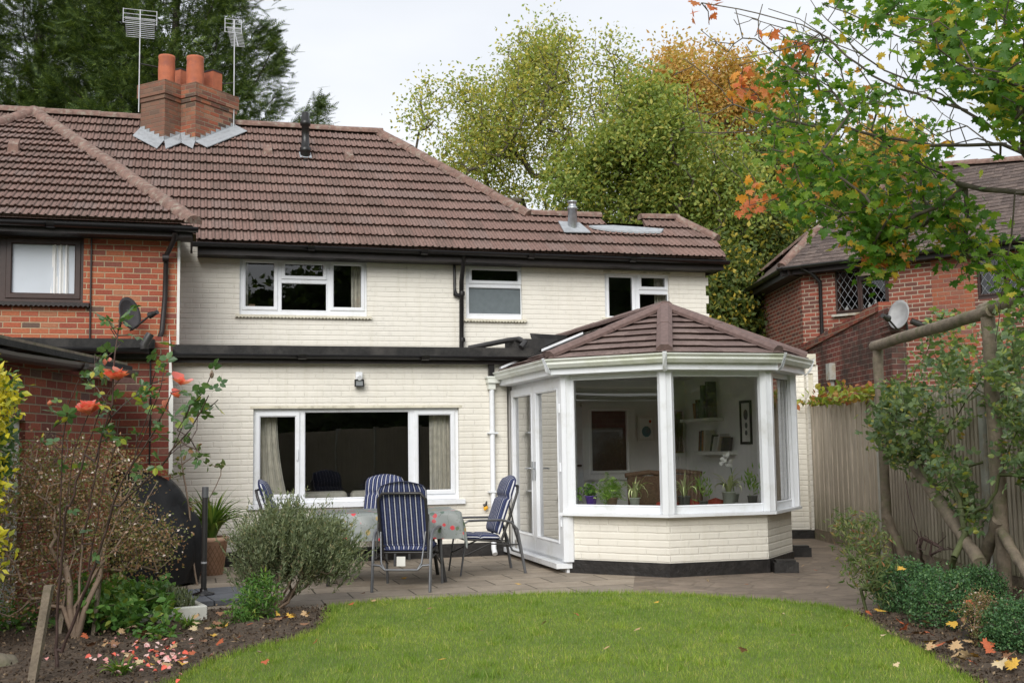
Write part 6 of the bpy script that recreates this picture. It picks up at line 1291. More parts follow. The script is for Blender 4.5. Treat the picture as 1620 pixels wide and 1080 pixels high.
hp(1080, 800, 'spider plant in a dark pot by the central post', M['greypot'], .07, .11, 'spider', par=('B', 'C')); hp(1112, 800, 'leafy plant without a showing pot between two spider plants', M['greypot'], .05, .05, 'upright', par=('B', 'C')); hp(1151, 800, 'spider plant in a pale green-white pot behind the second glass panel', M['whitepot'], .075, .14, 'spider', par=('B', 'C')); hp(1188, 800, 'thin leaved plant in a grey pot at the corner of the second panel', M['greypot'], .055, .09, 'upright', par=('B', 'C'))
for a_, b_ in (('A', 'B'), ('B', 'C')):
    Ts, L_ = seg(a_, b_); mb = MB(); mb.prism([Ts(.12, .10, ZS + .03), Ts(L_ - .1, .10, ZS + .03), Ts(L_ - .2, .30, ZS + .03), Ts(.25, .30, ZS + .03)], (0, 0, .04)); mb.build('inner_sill', M['roomwhite'], cons)
# wicker chairs, red seat cushions, orchid, table with boxes inside
def wchair(u, v, rz, label):
    b_ = F(u, v, .06); t_ = thing('wicker_chair', label, 'chair', b_, 'wicker chairs in the conservatory'); c_, s_ = math.cos(rz), math.sin(rz); TT_ = lambda a, b, z: b_ + np.array([c_ * a - s_ * b, s_ * a + c_ * b, z])
    mb = MB(); mb.grid(lambda i, j: TT_((2 * i - 1) * (.24 - .0 * j + .03 * j), -.22 - .06 * j + .03 * math.cos((2 * i - 1) * 1.5), .40 + .56 * j), 12, 8); mb.grid(lambda i, j: TT_((2 * i - 1) * (.24 + .03 * j), -.26 - .06 * j + .03 * math.cos((2 * i - 1) * 1.5), .40 + .56 * j), 12, 8)
    mb.tube([TT_(-.29, -.29, .97), TT_(0, -.26, 1.0), TT_(.29, -.29, .97)], .03, 8); mb.build('backrest', M['wicker'], t_)
    mb = MB(); mb.box(-.25, .25, -.26, .24, .36, .42, TT_); mb.build('seat', M['wicker'], t_)
    for a in (-.22, .22):
        for b in (-.22, .2): mb = MB(); mb.tube([TT_(a, b, 0), TT_(a, b, .36)], .022, 6); mb.build('leg', M['wicker'], t_)
wchair(5.2, 12.7, .2, 'brown wicker chair behind the first glass panel'); wchair(5.8, 12.9, -.3, 'brown wicker chair behind the second glass panel')
for u, v, lab in ((5.05, 11.62, 'red seat cushion low behind the central post'), (5.28, 11.55, 'red cushion beside the dark pot on the bay seat'), (5.62, 11.6, 'red cushion behind the pale pot')):
    c = F(u, v, .60); mb = MB(); mb.lathe(c, [(0, 0), (.12, .02), (.14, .07), (.12, .15), (0, .19)], 16); tag(mb.build('cushion', M['redcush'], base=c), lab, 'cushion')
c = F(6.15, 12.2, .70); ot = pot('orchid', 'white orchid in a small pot at the corner of the bay', 'potted plant', c, .06, .1, M['whitepot']); mb = MB(); mb.tube([c + (0, 0, .1), c + (-.02, 0, .35), c + (-.05, -.05, .48), c + (-.1, -.06, .50)], .005, 5); mb.build('stem', G['strap'], ot); leaves('flowers', M['roomwhite'], clump([c + (-.09, -.06, .49)], 30, (.03, .02, .03)), .06, 'hex', ot)
c = F(5.9, 13.8, .06); dk = thing('side_table', 'dark side table with boxes on it at the back of the conservatory', 'table', c); mb = MB(); mb.box(5.6, 6.4, 13.5, 14.0, .78, .82, F); mb.build('tabletop', M['wicker'], dk)
for a in (5.65, 6.35):
    for b in (13.55, 13.95): mb = MB(); mb.tube([F(a, b, .06), F(a, b, .78)], .03, 6); mb.build('leg', M['wicker'], dk)
for i, (a, h_) in enumerate(((6.0, .2), (6.25, .16))): c = F(a, 14.1, .822); mb = MB(); mb.box(a - .08, a + .09, 14.0, 14.2, .822, .822 + h_, F); mb.box(a - .085, a + .095, 13.695, 13.905, .822 + h_, .832 + h_, F); tag(mb.build('storage_box', M['roomwhite'], base=c), ('taller', 'shorter')[i] + ' pale storage box on the side table', 'box')
# sofa inside the lounge, seen through the big window
sb = F(1.3, 15.2, 0); sf = thing('sofa', 'cream sofa just inside the lounge window', 'sofa', sb)
for a0, a1 in ((.45, 1.15), (1.2, 2.0), (2.05, 2.6)):
    mb = MB(); mb.box(a0, a1, 14.9, 15.12, .3, .84, F); o = mb.build('back_cushion', M['curtain'], sf); m_ = o.modifiers.new('soft', 'BEVEL'); m_.width = .06; m_.segments = 4
mb = MB(); mb.box(.4, 2.65, 14.9, 15.8, .05, .42, F); mb.build('base', M['curtain'], sf)
for a_, h_, lab in ((.35 + c1[0][0], .16, 'wooden ornament on the bedroom window ledge'),):
    pass
for (x, y, w_, h_, lab) in ((399, 480, .10, .14, 'upright wooden box inside the large upper window'), (563, 484, .16, .09, 'low wooden box inside the large upper window')):
    u, z = gv(x, y, UP + .2); c = F(u, UP + .2, w1[2] + .04); mb = MB(); mb.prism([F(u - w_ / 2, UP + .2, c[2]), F(u + w_ / 2, UP + .2, c[2]), F(u + w_ * .4, UP + .2, c[2] + h_), F(u - w_ / 2, UP + .2, c[2] + h_)], F(0, .06, 0)); mb.box(u - w_ / 2 + .01, u + w_ / 2 - .02, UP + .193, UP + .199, c[2] + .01, c[2] + h_ - .02, F)
    tag(mb.build('wooden_box', M['tan'], base=c), lab, 'box')
# black blocks at the foot of the conservatory
for (x, y, s_, lab) in ((1243, 905, .13, 'low black block at the foot of the conservatory corner'), (1268, 880, .11, 'black block set farther along behind the conservatory corner')):
    c = gz(x, y); mb = MB(); mb.prism([c + np.array(q) for q in ((-s_, -.06, 0), (s_, -.06, 0), (s_, .12, 0), (-s_, .12, 0))], (0, 0, .11)); mb.prism([c + np.array(q) for q in ((-s_ * .8, -.04, .11), (s_ * .8, -.04, .11), (s_ * .8, .1, .11), (-s_ * .8, .1, .11))], (0, 0, .025)); tag(mb.build('black_block', M['plinth'], base=c), lab, 'block')
# ================================================================== PLANTS, near right: rose arch, climbing rose, hedges
ra = gz(1408, 897); ra2 = gz(1592, 945)
t1 = gy(1388, 551, ra[1]); t2 = gy(1562, 499, ra2[1]); t3 = t2 + (t2 - t1) * 1.3; rail_end = np.array([t3[0], t3[1], t3[2]])
ar = thing('rose_arch', 'rustic rose arch of thick round poles along the fence', 'rose arch', ra)
def pole(name, a, b, r, m='wood'):
    mb = MB(); a, b = np.array(a, float), np.array(b, float); n_ = 12; L_ = np.linalg.norm(b - a); pts = [a + (b - a) * i / n_ + rng.normal(0, .004, 3) for i in range(n_ + 1)]; mb.tube(pts, [r * (1 + rng.normal(0, .03)) for _ in pts], 12); return mb.build(name, M[m], ar)
pole('post', (ra[0], ra[1], -.1), t1 - (0, 0, .02), .055); pole('post', (ra2[0], ra2[1], -.1), t2 - (0, 0, .02), .062); pole('post', (t3[0] + .06, t3[1], -.1), t3, .06)
pole('rail', t1 + (-.02, .06, .03), t2 + (0, -.1, .03), .06); pole('rail', t2 + (.01, .12, .06), t3 + (0, -.5, .08), .066); pole('post', (ra[0] + .12, ra[1] + .35, 0), (t1[0] + .10, t1[1] + .4, t1[2] - .08), .03)
def Wz(x, y, Y): return gy(x, y, Y)
pole('brace', Wz(1403, 815, 12.4), gz(1438, 902), .045); pole('brace', Wz(1447, 735, 11.7), Wz(1550, 888, 10.1), .06); pole('brace', Wz(1580, 822, 10.15), gz(1538, 930), .055); pole('brace', Wz(1586, 842, 10.1), Wz(1650, 950, 9.2), .045)
cl = thing('climbing_rose', 'climbing rose with grey-green leaves trained over the pole arch', 'rose', gz(1500, 928)); g = Grow(gz(1500, 928) - (0, 0, .05))
g.line([Wz(1510, 880, 10.3), Wz(1527, 845, 10.4), Wz(1518, 790, 10.5), Wz(1495, 740, 10.8), Wz(1478, 740, 11), Wz(1500, 680, 10.9), Wz(1530, 630, 10.7), Wz(1555, 590, 10.5), Wz(1545, 560, 10.6)], 0, .15, .01)
g.line([Wz(1470, 760, 11.2), Wz(1440, 700, 11.6), Wz(1425, 640, 11.9), Wz(1450, 580, 11.7)], None, .15, .012); g.line([Wz(1560, 800, 10), Wz(1600, 700, 9.7), Wz(1640, 640, 9.4)], None, .15, .012)
def pixcloud(poly, n, Y0, Y1, fn=None):
    xs, ys = [p[0] for p in poly], [p[1] for p in poly]; out = []
    Q = np.column_stack([rng.uniform(min(xs), max(xs), n * 4), rng.uniform(min(ys), max(ys), n * 4)]); Q = Q[inpoly(Q, [(x, y) for x, y in poly])][:n]
    if fn is not None: Q = Q[[fn(q) for q in Q]]
    return np.array([gy(q[0], q[1], rng.uniform(Y0, Y1)) for q in Q])
def patch(s_, th, sd_=0): return lambda q: noise.noise((q[0] / s_, q[1] / s_, sd_)) > th
C1 = pixcloud([(1400, 610), (1415, 585), (1470, 552), (1560, 525), (1625, 515), (1640, 700), (1600, 740), (1570, 700), (1540, 640), (1510, 690), (1490, 720), (1480, 690), (1440, 680), (1400, 660), (1390, 630)], 240, 9.9, 12.6, patch(34, -.08))
C2 = pixcloud([(1375, 690), (1390, 640), (1420, 620), (1480, 680), (1470, 740), (1440, 750), (1410, 715)], 60, 11.2, 12.2); C3 = pixcloud([(1470, 700), (1530, 740), (1560, 800), (1530, 830), (1480, 780)], 26, 10, 11.2)
C4 = pixcloud([(1575, 500), (1640, 480), (1660, 780), (1600, 760)], 80, 9.0, 9.9, patch(40, -.25, 4)); C5 = pixcloud([(1450, 515), (1510, 495), (1520, 512), (1470, 530)], 8, 11.3, 12)
CC = np.concatenate([C1, C2, C3, C4, C5]); g.targets(CC, .12, .012, .05); g.mesh('stems', M['greenstem'], cl, .0035, 2.2, .05, 4)
P = clump(CC, 8, (.07, .085, .065)); leaves('leaves', G['climb'], P, rng.uniform(.06, .11, len(P)), 'rose', cl, upb=1.3)
# bare red-brown shrub stems in front of the fence
bs = thing('bare_shrub', 'nearly bare upright stems between the arch poles', 'shrub', gz(1465, 905)); g = Grow(gz(1465, 905)); g.line([Wz(1455, 860, 10.8), Wz(1440, 800, 11), Wz(1432, 760, 11.1)], 0, .15, .01); g.targets(pixcloud([(1440, 830), (1500, 840), (1520, 870), (1480, 900), (1455, 890)], 30, 10.2, 10.9), .1); g.mesh('stems', M['rosestem'], bs, .0045, 2.2, .03)
def hedge(name, label, blobs, m, n, size, kind='oval', stemm='bark', group=None, cat='hedge', upb=.6, cl_=.03, ncl=16, inner=None):
    c0 = blobs[0][0]; b_ = (c0[0], c0[1], 0.0); t_ = thing(name, label, cat, b_, group); PP = []; tot = sum(r[0] * r[2] for _, r in blobs)
    for c, r in blobs:
        q = ell(int(n / ncl * r[0] * r[2] / tot), c, r, .72); q = q[q[:, 2] > .0]; PP.append(q)
    PP = np.concatenate(PP); g = Grow((b_[0], b_[1], 0)); g.targets(PP[::3], .15, .015); g.mesh('stems', M[stemm], t_, .003, 2.2, .03)
    P = clump(PP, ncl, (cl_,) * 3); P = P[P[:, 2] > 0.01]; leaves('leaves', m, P, rng.uniform(.7, 1.3, len(P)) * size, kind, t_, upb=upb); return t_
def hb(x, y, rx, ry, Y=None, yb=None):
    Y = Y or gz(x, yb)[1]; c = gy(x, y, Y); s_ = Y / FPX; return (c, (rx * s_, rx * s_ * .9, ry * s_))
hedge('box_shrub', 'clipped box mound nearest the path end of the border', [hb(1430, 935, 42, 48, yb=975), hb(1410, 920, 30, 30, yb=960)], G['box'], 9000, .022)
hedge('box_shrub', 'middle box mound under the bare rose stem', [hb(1490, 955, 48, 52, yb=995), hb(1470, 935, 30, 40, yb=970)], G['box'], 10000, .022); hedge('box_shrub', 'box mound behind the others against the leaning pole', [hb(1545, 925, 42, 26, yb=950)], G['box'], 6000, .022)
hedge('box_shrub', 'box mound cut by the edge beside the woody stump', [hb(1610, 995, 50, 44, yb=1035)], G['box'], 9000, .020)
hedge('woody_stump', 'grey-brown dead twiggy mound in the border', [hb(1555, 985, 26, 48, yb=1030)], G['dry'], 2500, .016, cat='stump', stemm='twig'); sp0 = gz(1525, 1028); mb = MB(); mb.tube([sp0 - (0, 0, .03), sp0 + (.03, 0, .12), sp0 + (.07, .0, .26)], [.035, .03, .022], 8); mb.tube([sp0 + (.03, 0, .12), sp0 + (-.03, 0, .2)], .015, 6); tag(mb.build('cut_stem', M['barkd'], base=sp0), 'short cut woody stem leaning in the soil before the box mounds', 'stump')
mb = MB(); c = gz(1598, 1020); mb.tube([c + (.1, .1, -.1), c + (.1, .1, .14)], [.2, .17], 9); tag(mb.build('log_edging', M['wood'], base=c), 'mossy old log end beside the edge box mound', 'log')
pn = gz(1372, 972); pt_ = thing('peony_plant', 'pale leggy green plant at the end of the path', 'plant', pn); g = Grow(pn); TP = pixcloud([(1320, 830), (1350, 820), (1400, 840), (1410, 920), (1395, 950), (1350, 925), (1330, 870)], 70, 8.8, 9.5); TP2 = pixcloud([(1315, 825), (1375, 800), (1385, 830), (1330, 850)], 16, 8.9, 9.4); TP = np.concatenate([TP, TP2]); g.targets(TP, .12, .01); g.mesh('stems', M['greenstem'], pt_, .003); P = clump(TP, 13, (.045,) * 3); leaves('leaves', G['peony'], P, rng.uniform(.045, .075, len(P)), 'slim', pt_, upb=1.2)
# ================================================================== PLANTS, near left
rm = gz(440, 962); rt_ = thing('rosemary_bush', 'grey-green rosemary bush with bare woody base beside the patio', 'shrub', rm); g = Grow(rm)
TPr = np.concatenate([ell(210, gy(464, 872, rm[1]), (.42, .38, .30), .25), ell(50, gy(418, 888, rm[1]), (.22, .3, .22), .25), ell(60, gy(518, 888, rm[1]), (.22, .3, .22), .25), ell(30, gy(450, 925, rm[1]), (.34, .25, .12), .1)]); TPr = TPr[TPr[:, 2] > .16]
for k in range(16): an = k * 2.4; g.line([rm + np.array([math.cos(an) * .16, math.sin(an) * .12, .14]), rm + np.array([math.cos(an) * .33 + .08, math.sin(an) * .25, .30 + .12 * (k % 3)])], 0, .08, .012)
g.targets(TPr, .12, .012, .05); g.mesh('branches', M['twig'], rt_, .0035, 2.3, .04)
D = []; P = []; Sg = []
for t0_ in TPr:
    for _ in range(5):
        d = (t0_ - rm) * np.array([.55, .55, .6]); d /= np.linalg.norm(d); d = d + rng.normal(0, .25, 3) + np.array([0, 0, .55]); d /= np.linalg.norm(d); L_ = rng.uniform(.12, .27); o_ = t0_ + rng.normal(0, .05, 3)
        for q in range(20): P.append(o_ + d * L_ * q / 20); D.append(d)
P = np.array(P); leaves('needles', G['rosemary'], P, rng.uniform(.030, .05, len(P)), 'slim', rt_, dirs=np.array(D), jit=.55)
hedge('euphorbia', 'bright leafy upright plant in front of the rosemary', [hb(410, 945, 26, 34, yb=985), hb(385, 965, 22, 20, yb=990)], G['cover'], 1300, .055, 'slim', cat='plant', upb=1, cl_=.03, ncl=9, stemm='greenstem')
# ground cover
t_ = thing('hardy_geranium', 'spreading patch of fresh green leaves in front of the barbecue', 'plant', gz(190, 990)); Pg = pixcloud([(112, 1000), (115, 950), (150, 925), (200, 930), (262, 945), (262, 985), (215, 1000), (150, 1010)], 500, 1, 1.01); Pg = []
for _ in range(260):
    x, y = rng.uniform(118, 262), rng.uniform(955, 1012)
    if noise.noise((x / 30, y / 30, 2)) > -.3: q = gz(x, y); Pg.append(q + (0, 0, rng.uniform(.08, .26)))
Pg = np.array(Pg); P = clump(Pg, 9, (.05, .05, .03)); leaves('leaves', G['cover'], P, rng.uniform(.05, .085, len(P)), 'hex', t_, upb=2.5); g = Grow(gz(190, 990)); g.targets(Pg[::3], .15); g.mesh('stems', M['greenstem'], t_, .003)
for i, (x, y, s_, lab) in enumerate(((243, 1015, .13, 'small leafy rosette between the petals and the trough'), (297, 998, .13, 'spiky small green plant below the white trough'), (190, 1072, .14, 'tuft of grass-like leaves among the fallen petals'), (20, 1000, .3, 'dark green leafy clump at the foot of the stakes'), (345, 1000, .1, 'pale seedling plant beside the slate slabs'))):
    c = gz(x, y); t_ = thing('border_plant', lab, 'plant', c, None)
    if i in (1, 2, 4): strapleaves('leaves', t_, c, 45, s_ * .8, s_ * 1.3, .014, G['strap'] if i != 4 else G['peony'], 1.0)
    else: P = clump([c + (0, 0, .06)], 150 if i == 0 else 420, (s_ * .6, s_ * .5, .03 if i == 0 else .1)); P = P[P[:, 2] > .02]; leaves('leaves', G['cover'], P, .055, 'hex', t_, upb=2.5)
# bronze small-leaved shrub
ab = gz(120, 1015); t_ = thing('abelia_shrub', 'large bronze and olive small-leaved shrub with pale dried flowers', 'shrub', ab); g = Grow(ab)
for (x0, x1, x2) in ((110, 95, 60), (125, 130, 150), (135, 165, 215), (100, 120, 110), (118, 180, 250)): g.line([Wz(x0, 960, ab[1]), Wz(x1, 870, ab[1] + .15), Wz(x2, 760, ab[1] + .3)], 0, .15, .015)
s_ = ab[1] / FPX; BL = [(gy(135, 775, ab[1] + .4), (120 * s_, .5, 85 * s_), 230), (gy(45, 800, ab[1] + .3), (80 * s_, .45, 110 * s_), 190), (gy(225, 860, ab[1] + .4), (62 * s_, .35, 50 * s_), 110), (gy(50, 920, ab[1] + .1), (75 * s_, .4, 60 * s_), 130), (gy(150, 860, ab[1] + .3), (80 * s_, .4, 60 * s_), 80)]
TA = np.concatenate([ell(n_, c, r, .3) for c, r, n_ in BL]); TA = TA[TA[:, 2] > .1]; g.targets(TA, .14, .015, .1); g.mesh('stems', M['twig'], t_, .0036, 2.3, .035)
A_ = np.array(g.p); A_ = A_[(A_[:, 2] > .45)]; C_ = np.concatenate([TA, A_[rng.choice(len(A_), 600)]]); P = clump(C_, 13, (.06, .06, .055)); leaves('leaves', G['dry'], P, rng.uniform(.014, .034, len(P)), 'oval', t_)
# golden euonymus at the edge
hedge('golden_euonymus', 'bright yellow and green leafy shrub at the very edge beside the outbuilding', [hb(-36, 635, 44, 66, Y=5.3), hb(-44, 790, 36, 90, Y=5.3), hb(-48, 880, 40, 50, Y=5.3)], G['gold'], 4200, .04, 'oval', cat='shrub', upb=1, cl_=.035, ncl=10)
hedge('evergreen_shrub', 'dark green leaves showing behind the yellow shrub', [hb(-12, 700, 30, 60, Y=5.7), hb(2, 620, 22, 20, Y=5.6)], G['rose'], 900, .045, 'oval', cat='shrub', upb=1, cl_=.04, ncl=10)
# rose bush with coral flowers
rr = gz(88, 1064); rs_ = thing('rose_bush', 'leggy rose bush with open coral flowers in front of the brick outbuilding', 'rose', rr); g = Grow(rr - (0, 0, .03)); YR = rr[1]
ST = [[(90, 980), (98, 880), (107, 780), (118, 710), (138, 660), (142, 650)], [(92, 900), (97, 780), (100, 690), (108, 640), (125, 600)], [(110, 800), (140, 700), (172, 620), (185, 605)], [(150, 730), (178, 640), (182, 560), (190, 500)], [(98, 1030), (125, 960), (152, 890), (185, 780), (205, 740), (235, 670), (255, 610), (262, 575)], [(205, 740), (245, 680), (262, 645), (272, 620), (284, 618)],
      [(190, 800), (230, 760), (268, 720), (290, 670), (302, 640), (322, 620), (335, 590)], [(268, 715), (300, 680), (318, 650), (330, 625)], [(140, 900), (165, 760), (185, 700), (190, 660)], [(130, 860), (150, 760), (157, 700)], [(205, 745), (225, 680), (240, 640)]]
TW_ = []
for k, l_ in enumerate(ST):
    pts = [gy(x, y, YR - .7 * max(0, min(1, (1000 - y) / 400))) for x, y in l_]; g.line(pts, None if k else 0, .08, .004)
    TW_ += [p + rng.normal(0, .05, 3) for p in pts[2:]] + [(pts[i] + pts[i + 1]) / 2 + rng.normal(0, .05, 3) for i in range(2, len(pts) - 1)]
PC = [(165, 590), (150, 585), (140, 600), (175, 560), (160, 560), (195, 640), (165, 635), (150, 575), (200, 585), (130, 590), (175, 520), (197, 510), (170, 505), (190, 545), (150, 560), (205, 530), (245, 690), (250, 665), (270, 655), (300, 640), (312, 660), (325, 650), (345, 632), (310, 620), (280, 680), (225, 620), (98, 665), (110, 660), (70, 695), (105, 697), (150, 680), (165, 680), (175, 690), (245, 590), (262, 600), (300, 700), (320, 720), (255, 560)]
TL = np.array([gy(x, y, YR - rng.uniform(.2, .8)) for x, y in PC]); g.targets(TL, .08, .006, .03); g.mesh('stems', M['rosestem'], rs_, .0034, 2.6, .016, 6)
CC_ = np.concatenate([TL, np.array(TW_)[::2]]); P = clump(CC_, 2, (.03, .03, .022)); leaves('leaves', G['rose'], P, rng.uniform(.055, .10, len(P)), 'rose', rs_, upb=1.8)
def bloom(x, y, Y, r, n, opened=1.0, tiltx=0):
    c = gy(x, y, Y); P, D, Sz = [], [], []
    for k in range(n):
        ring_ = k / n; an = k * 2.4; out_ = (.15 + .95 * ring_) * opened; d = np.array([math.cos(an) * out_, math.sin(an) * out_ - .35 - tiltx, 1.0 - .55 * ring_ * opened]); P.append(c + rng.normal(0, .004, 3)); D.append(d / np.linalg.norm(d)); Sz.append(r * (.55 + .6 * ring_))
    n_ = len(P); D = np.array(D); up_ = np.array([0, 0, 1.0]); tv, tf = tmpl('petal'); mb = MB()
    for p, d, s_ in zip(P, D, Sz):
        inw = np.array([-d[0], -d[1] - .3, .9]) + rng.normal(0, .25, 3); x_ = np.cross(d, inw); x_ /= np.linalg.norm(x_); z_ = np.cross(x_, d); s_ = s_ * rng.uniform(.75, 1.15)
        mb.add([p + (x_ * v[0] + d * v[1] + z_ * v[2] * 1.2) * s_ * (1 + rng.normal(0, .05)) for v in tv], tf, True)
    o = mb.build('flower', G['coral'], rs_); return o
bloom(142, 654, YR - .62, .118, 40, 1.1, .35); bloom(187, 600, YR - .68, .105, 28, 1.3, 1.2); bloom(286, 608, YR - .65, .10, 9, 1.5, .5); bloom(281, 628, YR - .62, .07, 8, 1.4, .6); bloom(262, 645, YR - .6, .05, 6, .3); bloom(167, 577, YR - .6, .045, 6, .4); bloom(174, 572, YR - .6, .03, 5, .4)
mb = MB(); c = gy(335, 596, YR - .6); mb.lathe(c, [(0, -.01), (.011, 0), (.014, .015), (.008, .03), (0, .045)], 8); mb.build('rose_hip', M['twig'], rs_); c = gy(79, 640, YR - .6); mb = MB(); mb.lathe(c, [(0, -.01), (.015, 0), (.018, .012), (.008, .022), (0, .03)], 8); mb.build('rose_hip', M['pot_clay'], rs_)
# thin yellow-leaved stem before the pot
yb = gz(312, 925); t_ = thing('young_rose', 'thin pale stem with a few yellowing leaves before the terracotta pot', 'plant', yb); g = Grow(yb); g.line([Wz(302, 860, yb[1]), Wz(297, 790, yb[1]), Wz(290, 750, yb[1]), Wz(285, 700, yb[1])], 0, .1, .005); TY = np.array([gy(x, y, yb[1]) for x, y in ((285, 745), (278, 730), (300, 715), (292, 700), (315, 705), (308, 720), (330, 735), (350, 738), (285, 700), (345, 732), (275, 755), (305, 795), (298, 790), (330, 790))]); g.targets(TY, .1, .005); g.mesh('stem', M['twig'], t_, .004); P = clump(TY, 4, (.025,) * 3); leaves('leaves', G['peony'], P, .07, 'hex', t_, upb=1)
# stakes, rock
for (a, b, r, lab) in (((50, 1085), (78, 925), .024, 'square-cut weathered wooden stake leaning in the front corner'), ((92, 1015), (103, 950), .018, 'shorter weathered stake behind the leaning one'), ((147, 930), (165, 850), .014, 'thin cane behind the bronze shrub')):
    A_ = gz(*a) if a[1] > 1000 else gz(a[0], 1010); B_ = gy(b[0], b[1], A_[1] + .05); mb = MB(); d = np.array([r, 0, 0]); e = np.array([0, r, 0]); mb.prism([A_ - d - e, A_ + d - e, A_ + d + e, A_ - d + e], B_ - A_); tag(mb.build('wooden_stake', M['wood'], base=A_), lab, 'stake')
def rock(x, y, r, lab):
    c = gz(x, y); bm = bmesh.new(); bmesh.ops.create_icosphere(bm, subdivisions=4, radius=1); mb = MB(); vs = []
    for v in bm.verts: p = v.co * (1 + .28 * noise.noise(v.co * 1.3 + Vector((3, 1, x))) + .06 * noise.noise(v.co * 5)); vs.append((c[0] + p.x * r, c[1] + p.y * r * .8, c[2] + .02 + p.z * r * .6))
    mb.add(vs, [tuple(v.index for v in f.verts) for f in bm.faces], True); bm.free(); tag(mb.build('rock', M['stone'], base=c), lab, 'rock')
rock(-5, 1060, .15, 'mossy rounded rock in the front corner of the bed')
# ================================================================== fallen leaves and petals (each its own)
def litter(name, label, cat, grp, kind, m, pts, size):
    tv, tf = tmpl(kind); protos = []
    for k in range(5):
        mb = MB(); s__ = tv.copy(); s__[:, 2] = s__[:, 2] * rng.uniform(.5, 2.0) + np.abs(s__[:, 0]) * rng.uniform(.1, .5); mb.add([(v[0], v[1] - .5, v[2] + .1) for v in s__], tf, True)
        o = mb.build(name, m[k % len(m)]); tag(o, label, cat, grp); protos.append(o)
    for i, (p, sc) in enumerate(zip(pts, np.broadcast_to(size, len(pts)))):
        o = protos[i] if i < 5 else protos[i % 5].copy()
        if i >= 5: COL.objects.link(o)
        o.location = (p[0], p[1], p[2] + .02); o.rotation_euler = (rng.normal(0, .35), rng.normal(0, .35), rng.uniform(0, 6.28)); q = sc * rng.uniform(.7, 1.2); o.scale = (q, q, q)
lm = [simple('leaf_tan', (.46, .30, .15), .7, .25, 20), simple('leaf_brown', (.24, .12, .06), .7, .3, 20), simple('leaf_gold', (.60, .36, .05), .7, .25, 20), simple('leaf_pale', (.56, .44, .26), .7, .2, 20), simple('leaf_rust', (.42, .10, .035), .7, .25, 20)]
pm = [simple('petal_pink', (.74, .34, .32), .6, .15, 20), simple('petal_pale', (.78, .55, .50), .6, .15, 20), simple('petal_coral', (.78, .14, .09), .6, .15, 20)]
def zat(P, z=.035): return [np.array([p[0], p[1], z]) for p in P]
pts = [gz(rng.normal(235, 40), rng.normal(1058, 17)) for _ in range(85)] + [gz(*p) for p in ((208, 1008), (58, 1068), (215, 1042), (315, 1030), (410, 1050), (72, 1062), (148, 1063), (140, 1058), (335, 1055), (180, 1040))]
litter('petal', 'fallen coral rose petal on the soil or grass near the rose bush', 'petal', 'rose petals fallen under the rose bush', 'petal', pm, zat(pts, .05), .042)
pts = [gz(rng.uniform(130, 500), rng.uniform(985, 1075)) for _ in range(95)]; pts = [p for p in pts if not inpoly(np.array([p[:2]]), LAWN)[0]]
litter('fallen_leaf', 'dry fallen leaf lying on the soil of the shrub bed', 'leaf', 'fallen leaves on the shrub bed', 'maple', lm, zat(pts, .055), .06)
pts = [gz(rng.uniform(1370, 1620), rng.uniform(980, 1078)) for _ in range(95)]; pts = [p for p in pts if not inpoly(np.array([p[:2]]), LAWN)[0]]
litter('fallen_leaf', 'dry fallen leaf lying on the bed below the rose arch', 'leaf', 'fallen leaves below the rose arch', 'maple', lm, zat(pts, .055) + [gy(x, y, Y) for x, y, Y in ((1425, 905, 8.9), (1515, 935, 8.2), (1535, 960, 7.9), (1590, 970, 7.6), (1500, 960, 8.2), (1555, 967, 7.9))], .085)
pts = [gz(*p) for p in ((590, 962), (575, 950), (820, 935), (1330, 925), (1290, 912), (1270, 905), (680, 975), (700, 1060), (1120, 930), (910, 985), (1010, 1010), (1175, 1045), (1340, 1005), (1400, 1020), (555, 968), (960, 1040), (760, 1012), (1040, 965), (1240, 985), (500, 1030), (1310, 940), (1180, 935), (640, 925), (1420, 1070), (420, 1065), (860, 1000), (1255, 1020))]
litter('fallen_leaf', 'single fallen leaf lying on the lawn or paving', 'leaf', 'fallen leaves scattered over the lawn and patio', 'maple', lm, zat(pts, .045), .05)
# ================================================================== FOREGROUND MAPLE (trunk outside the frame)
mb_ = np.array([4.9, 6.6, 0]); mt = thing('maple_tree', 'maple with turning leaves whose branches reach in from the upper corner', 'tree', mb_); g = Grow(mb_); tk = g.line([(4.85, 6.7, 1.5), (4.75, 6.9, 2.6), (4.6, 7.1, 3.4)], 0, .3, .02)
def br(pts, Y0, Y1, start=None):
    n_ = len(pts); return g.line([gy(x, y, Y0 + (Y1 - Y0) * i / (n_ - 1)) for i, (x, y) in enumerate(pts)], start, .12, .006)
br([(1700, 330), (1620, 243), (1560, 195), (1490, 150), (1440, 128), (1400, 112), (1360, 85), (1330, 50), (1290, 12), (1270, -20)], 7.3, 8.2, tk)
br([(1620, 243), (1585, 228), (1530, 230), (1475, 230), (1430, 222), (1385, 215), (1340, 202), (1290, 200), (1240, 190), (1195, 178), (1160, 165), (1140, 140), (1115, 118), (1080, 92)], 7.4, 9.3)
br([(1700, 320), (1620, 305), (1555, 300), (1515, 290), (1490, 275), (1460, 262), (1430, 240), (1400, 228), (1370, 210)], 7.2, 8.3, tk)
br([(1530, 175), (1480, 160), (1420, 140), (1380, 120), (1340, 90), (1310, 60), (1270, 40), (1230, 30), (1170, 15), (1110, 5)], 7.6, 8.6)
br([(1620, 130), (1560, 90), (1500, 75), (1440, 65), (1390, 45), (1340, 20), (1300, 5)], 6.6, 7.6); br([(1620, 60), (1590, 30), (1560, 0)], 6.2, 6.4)
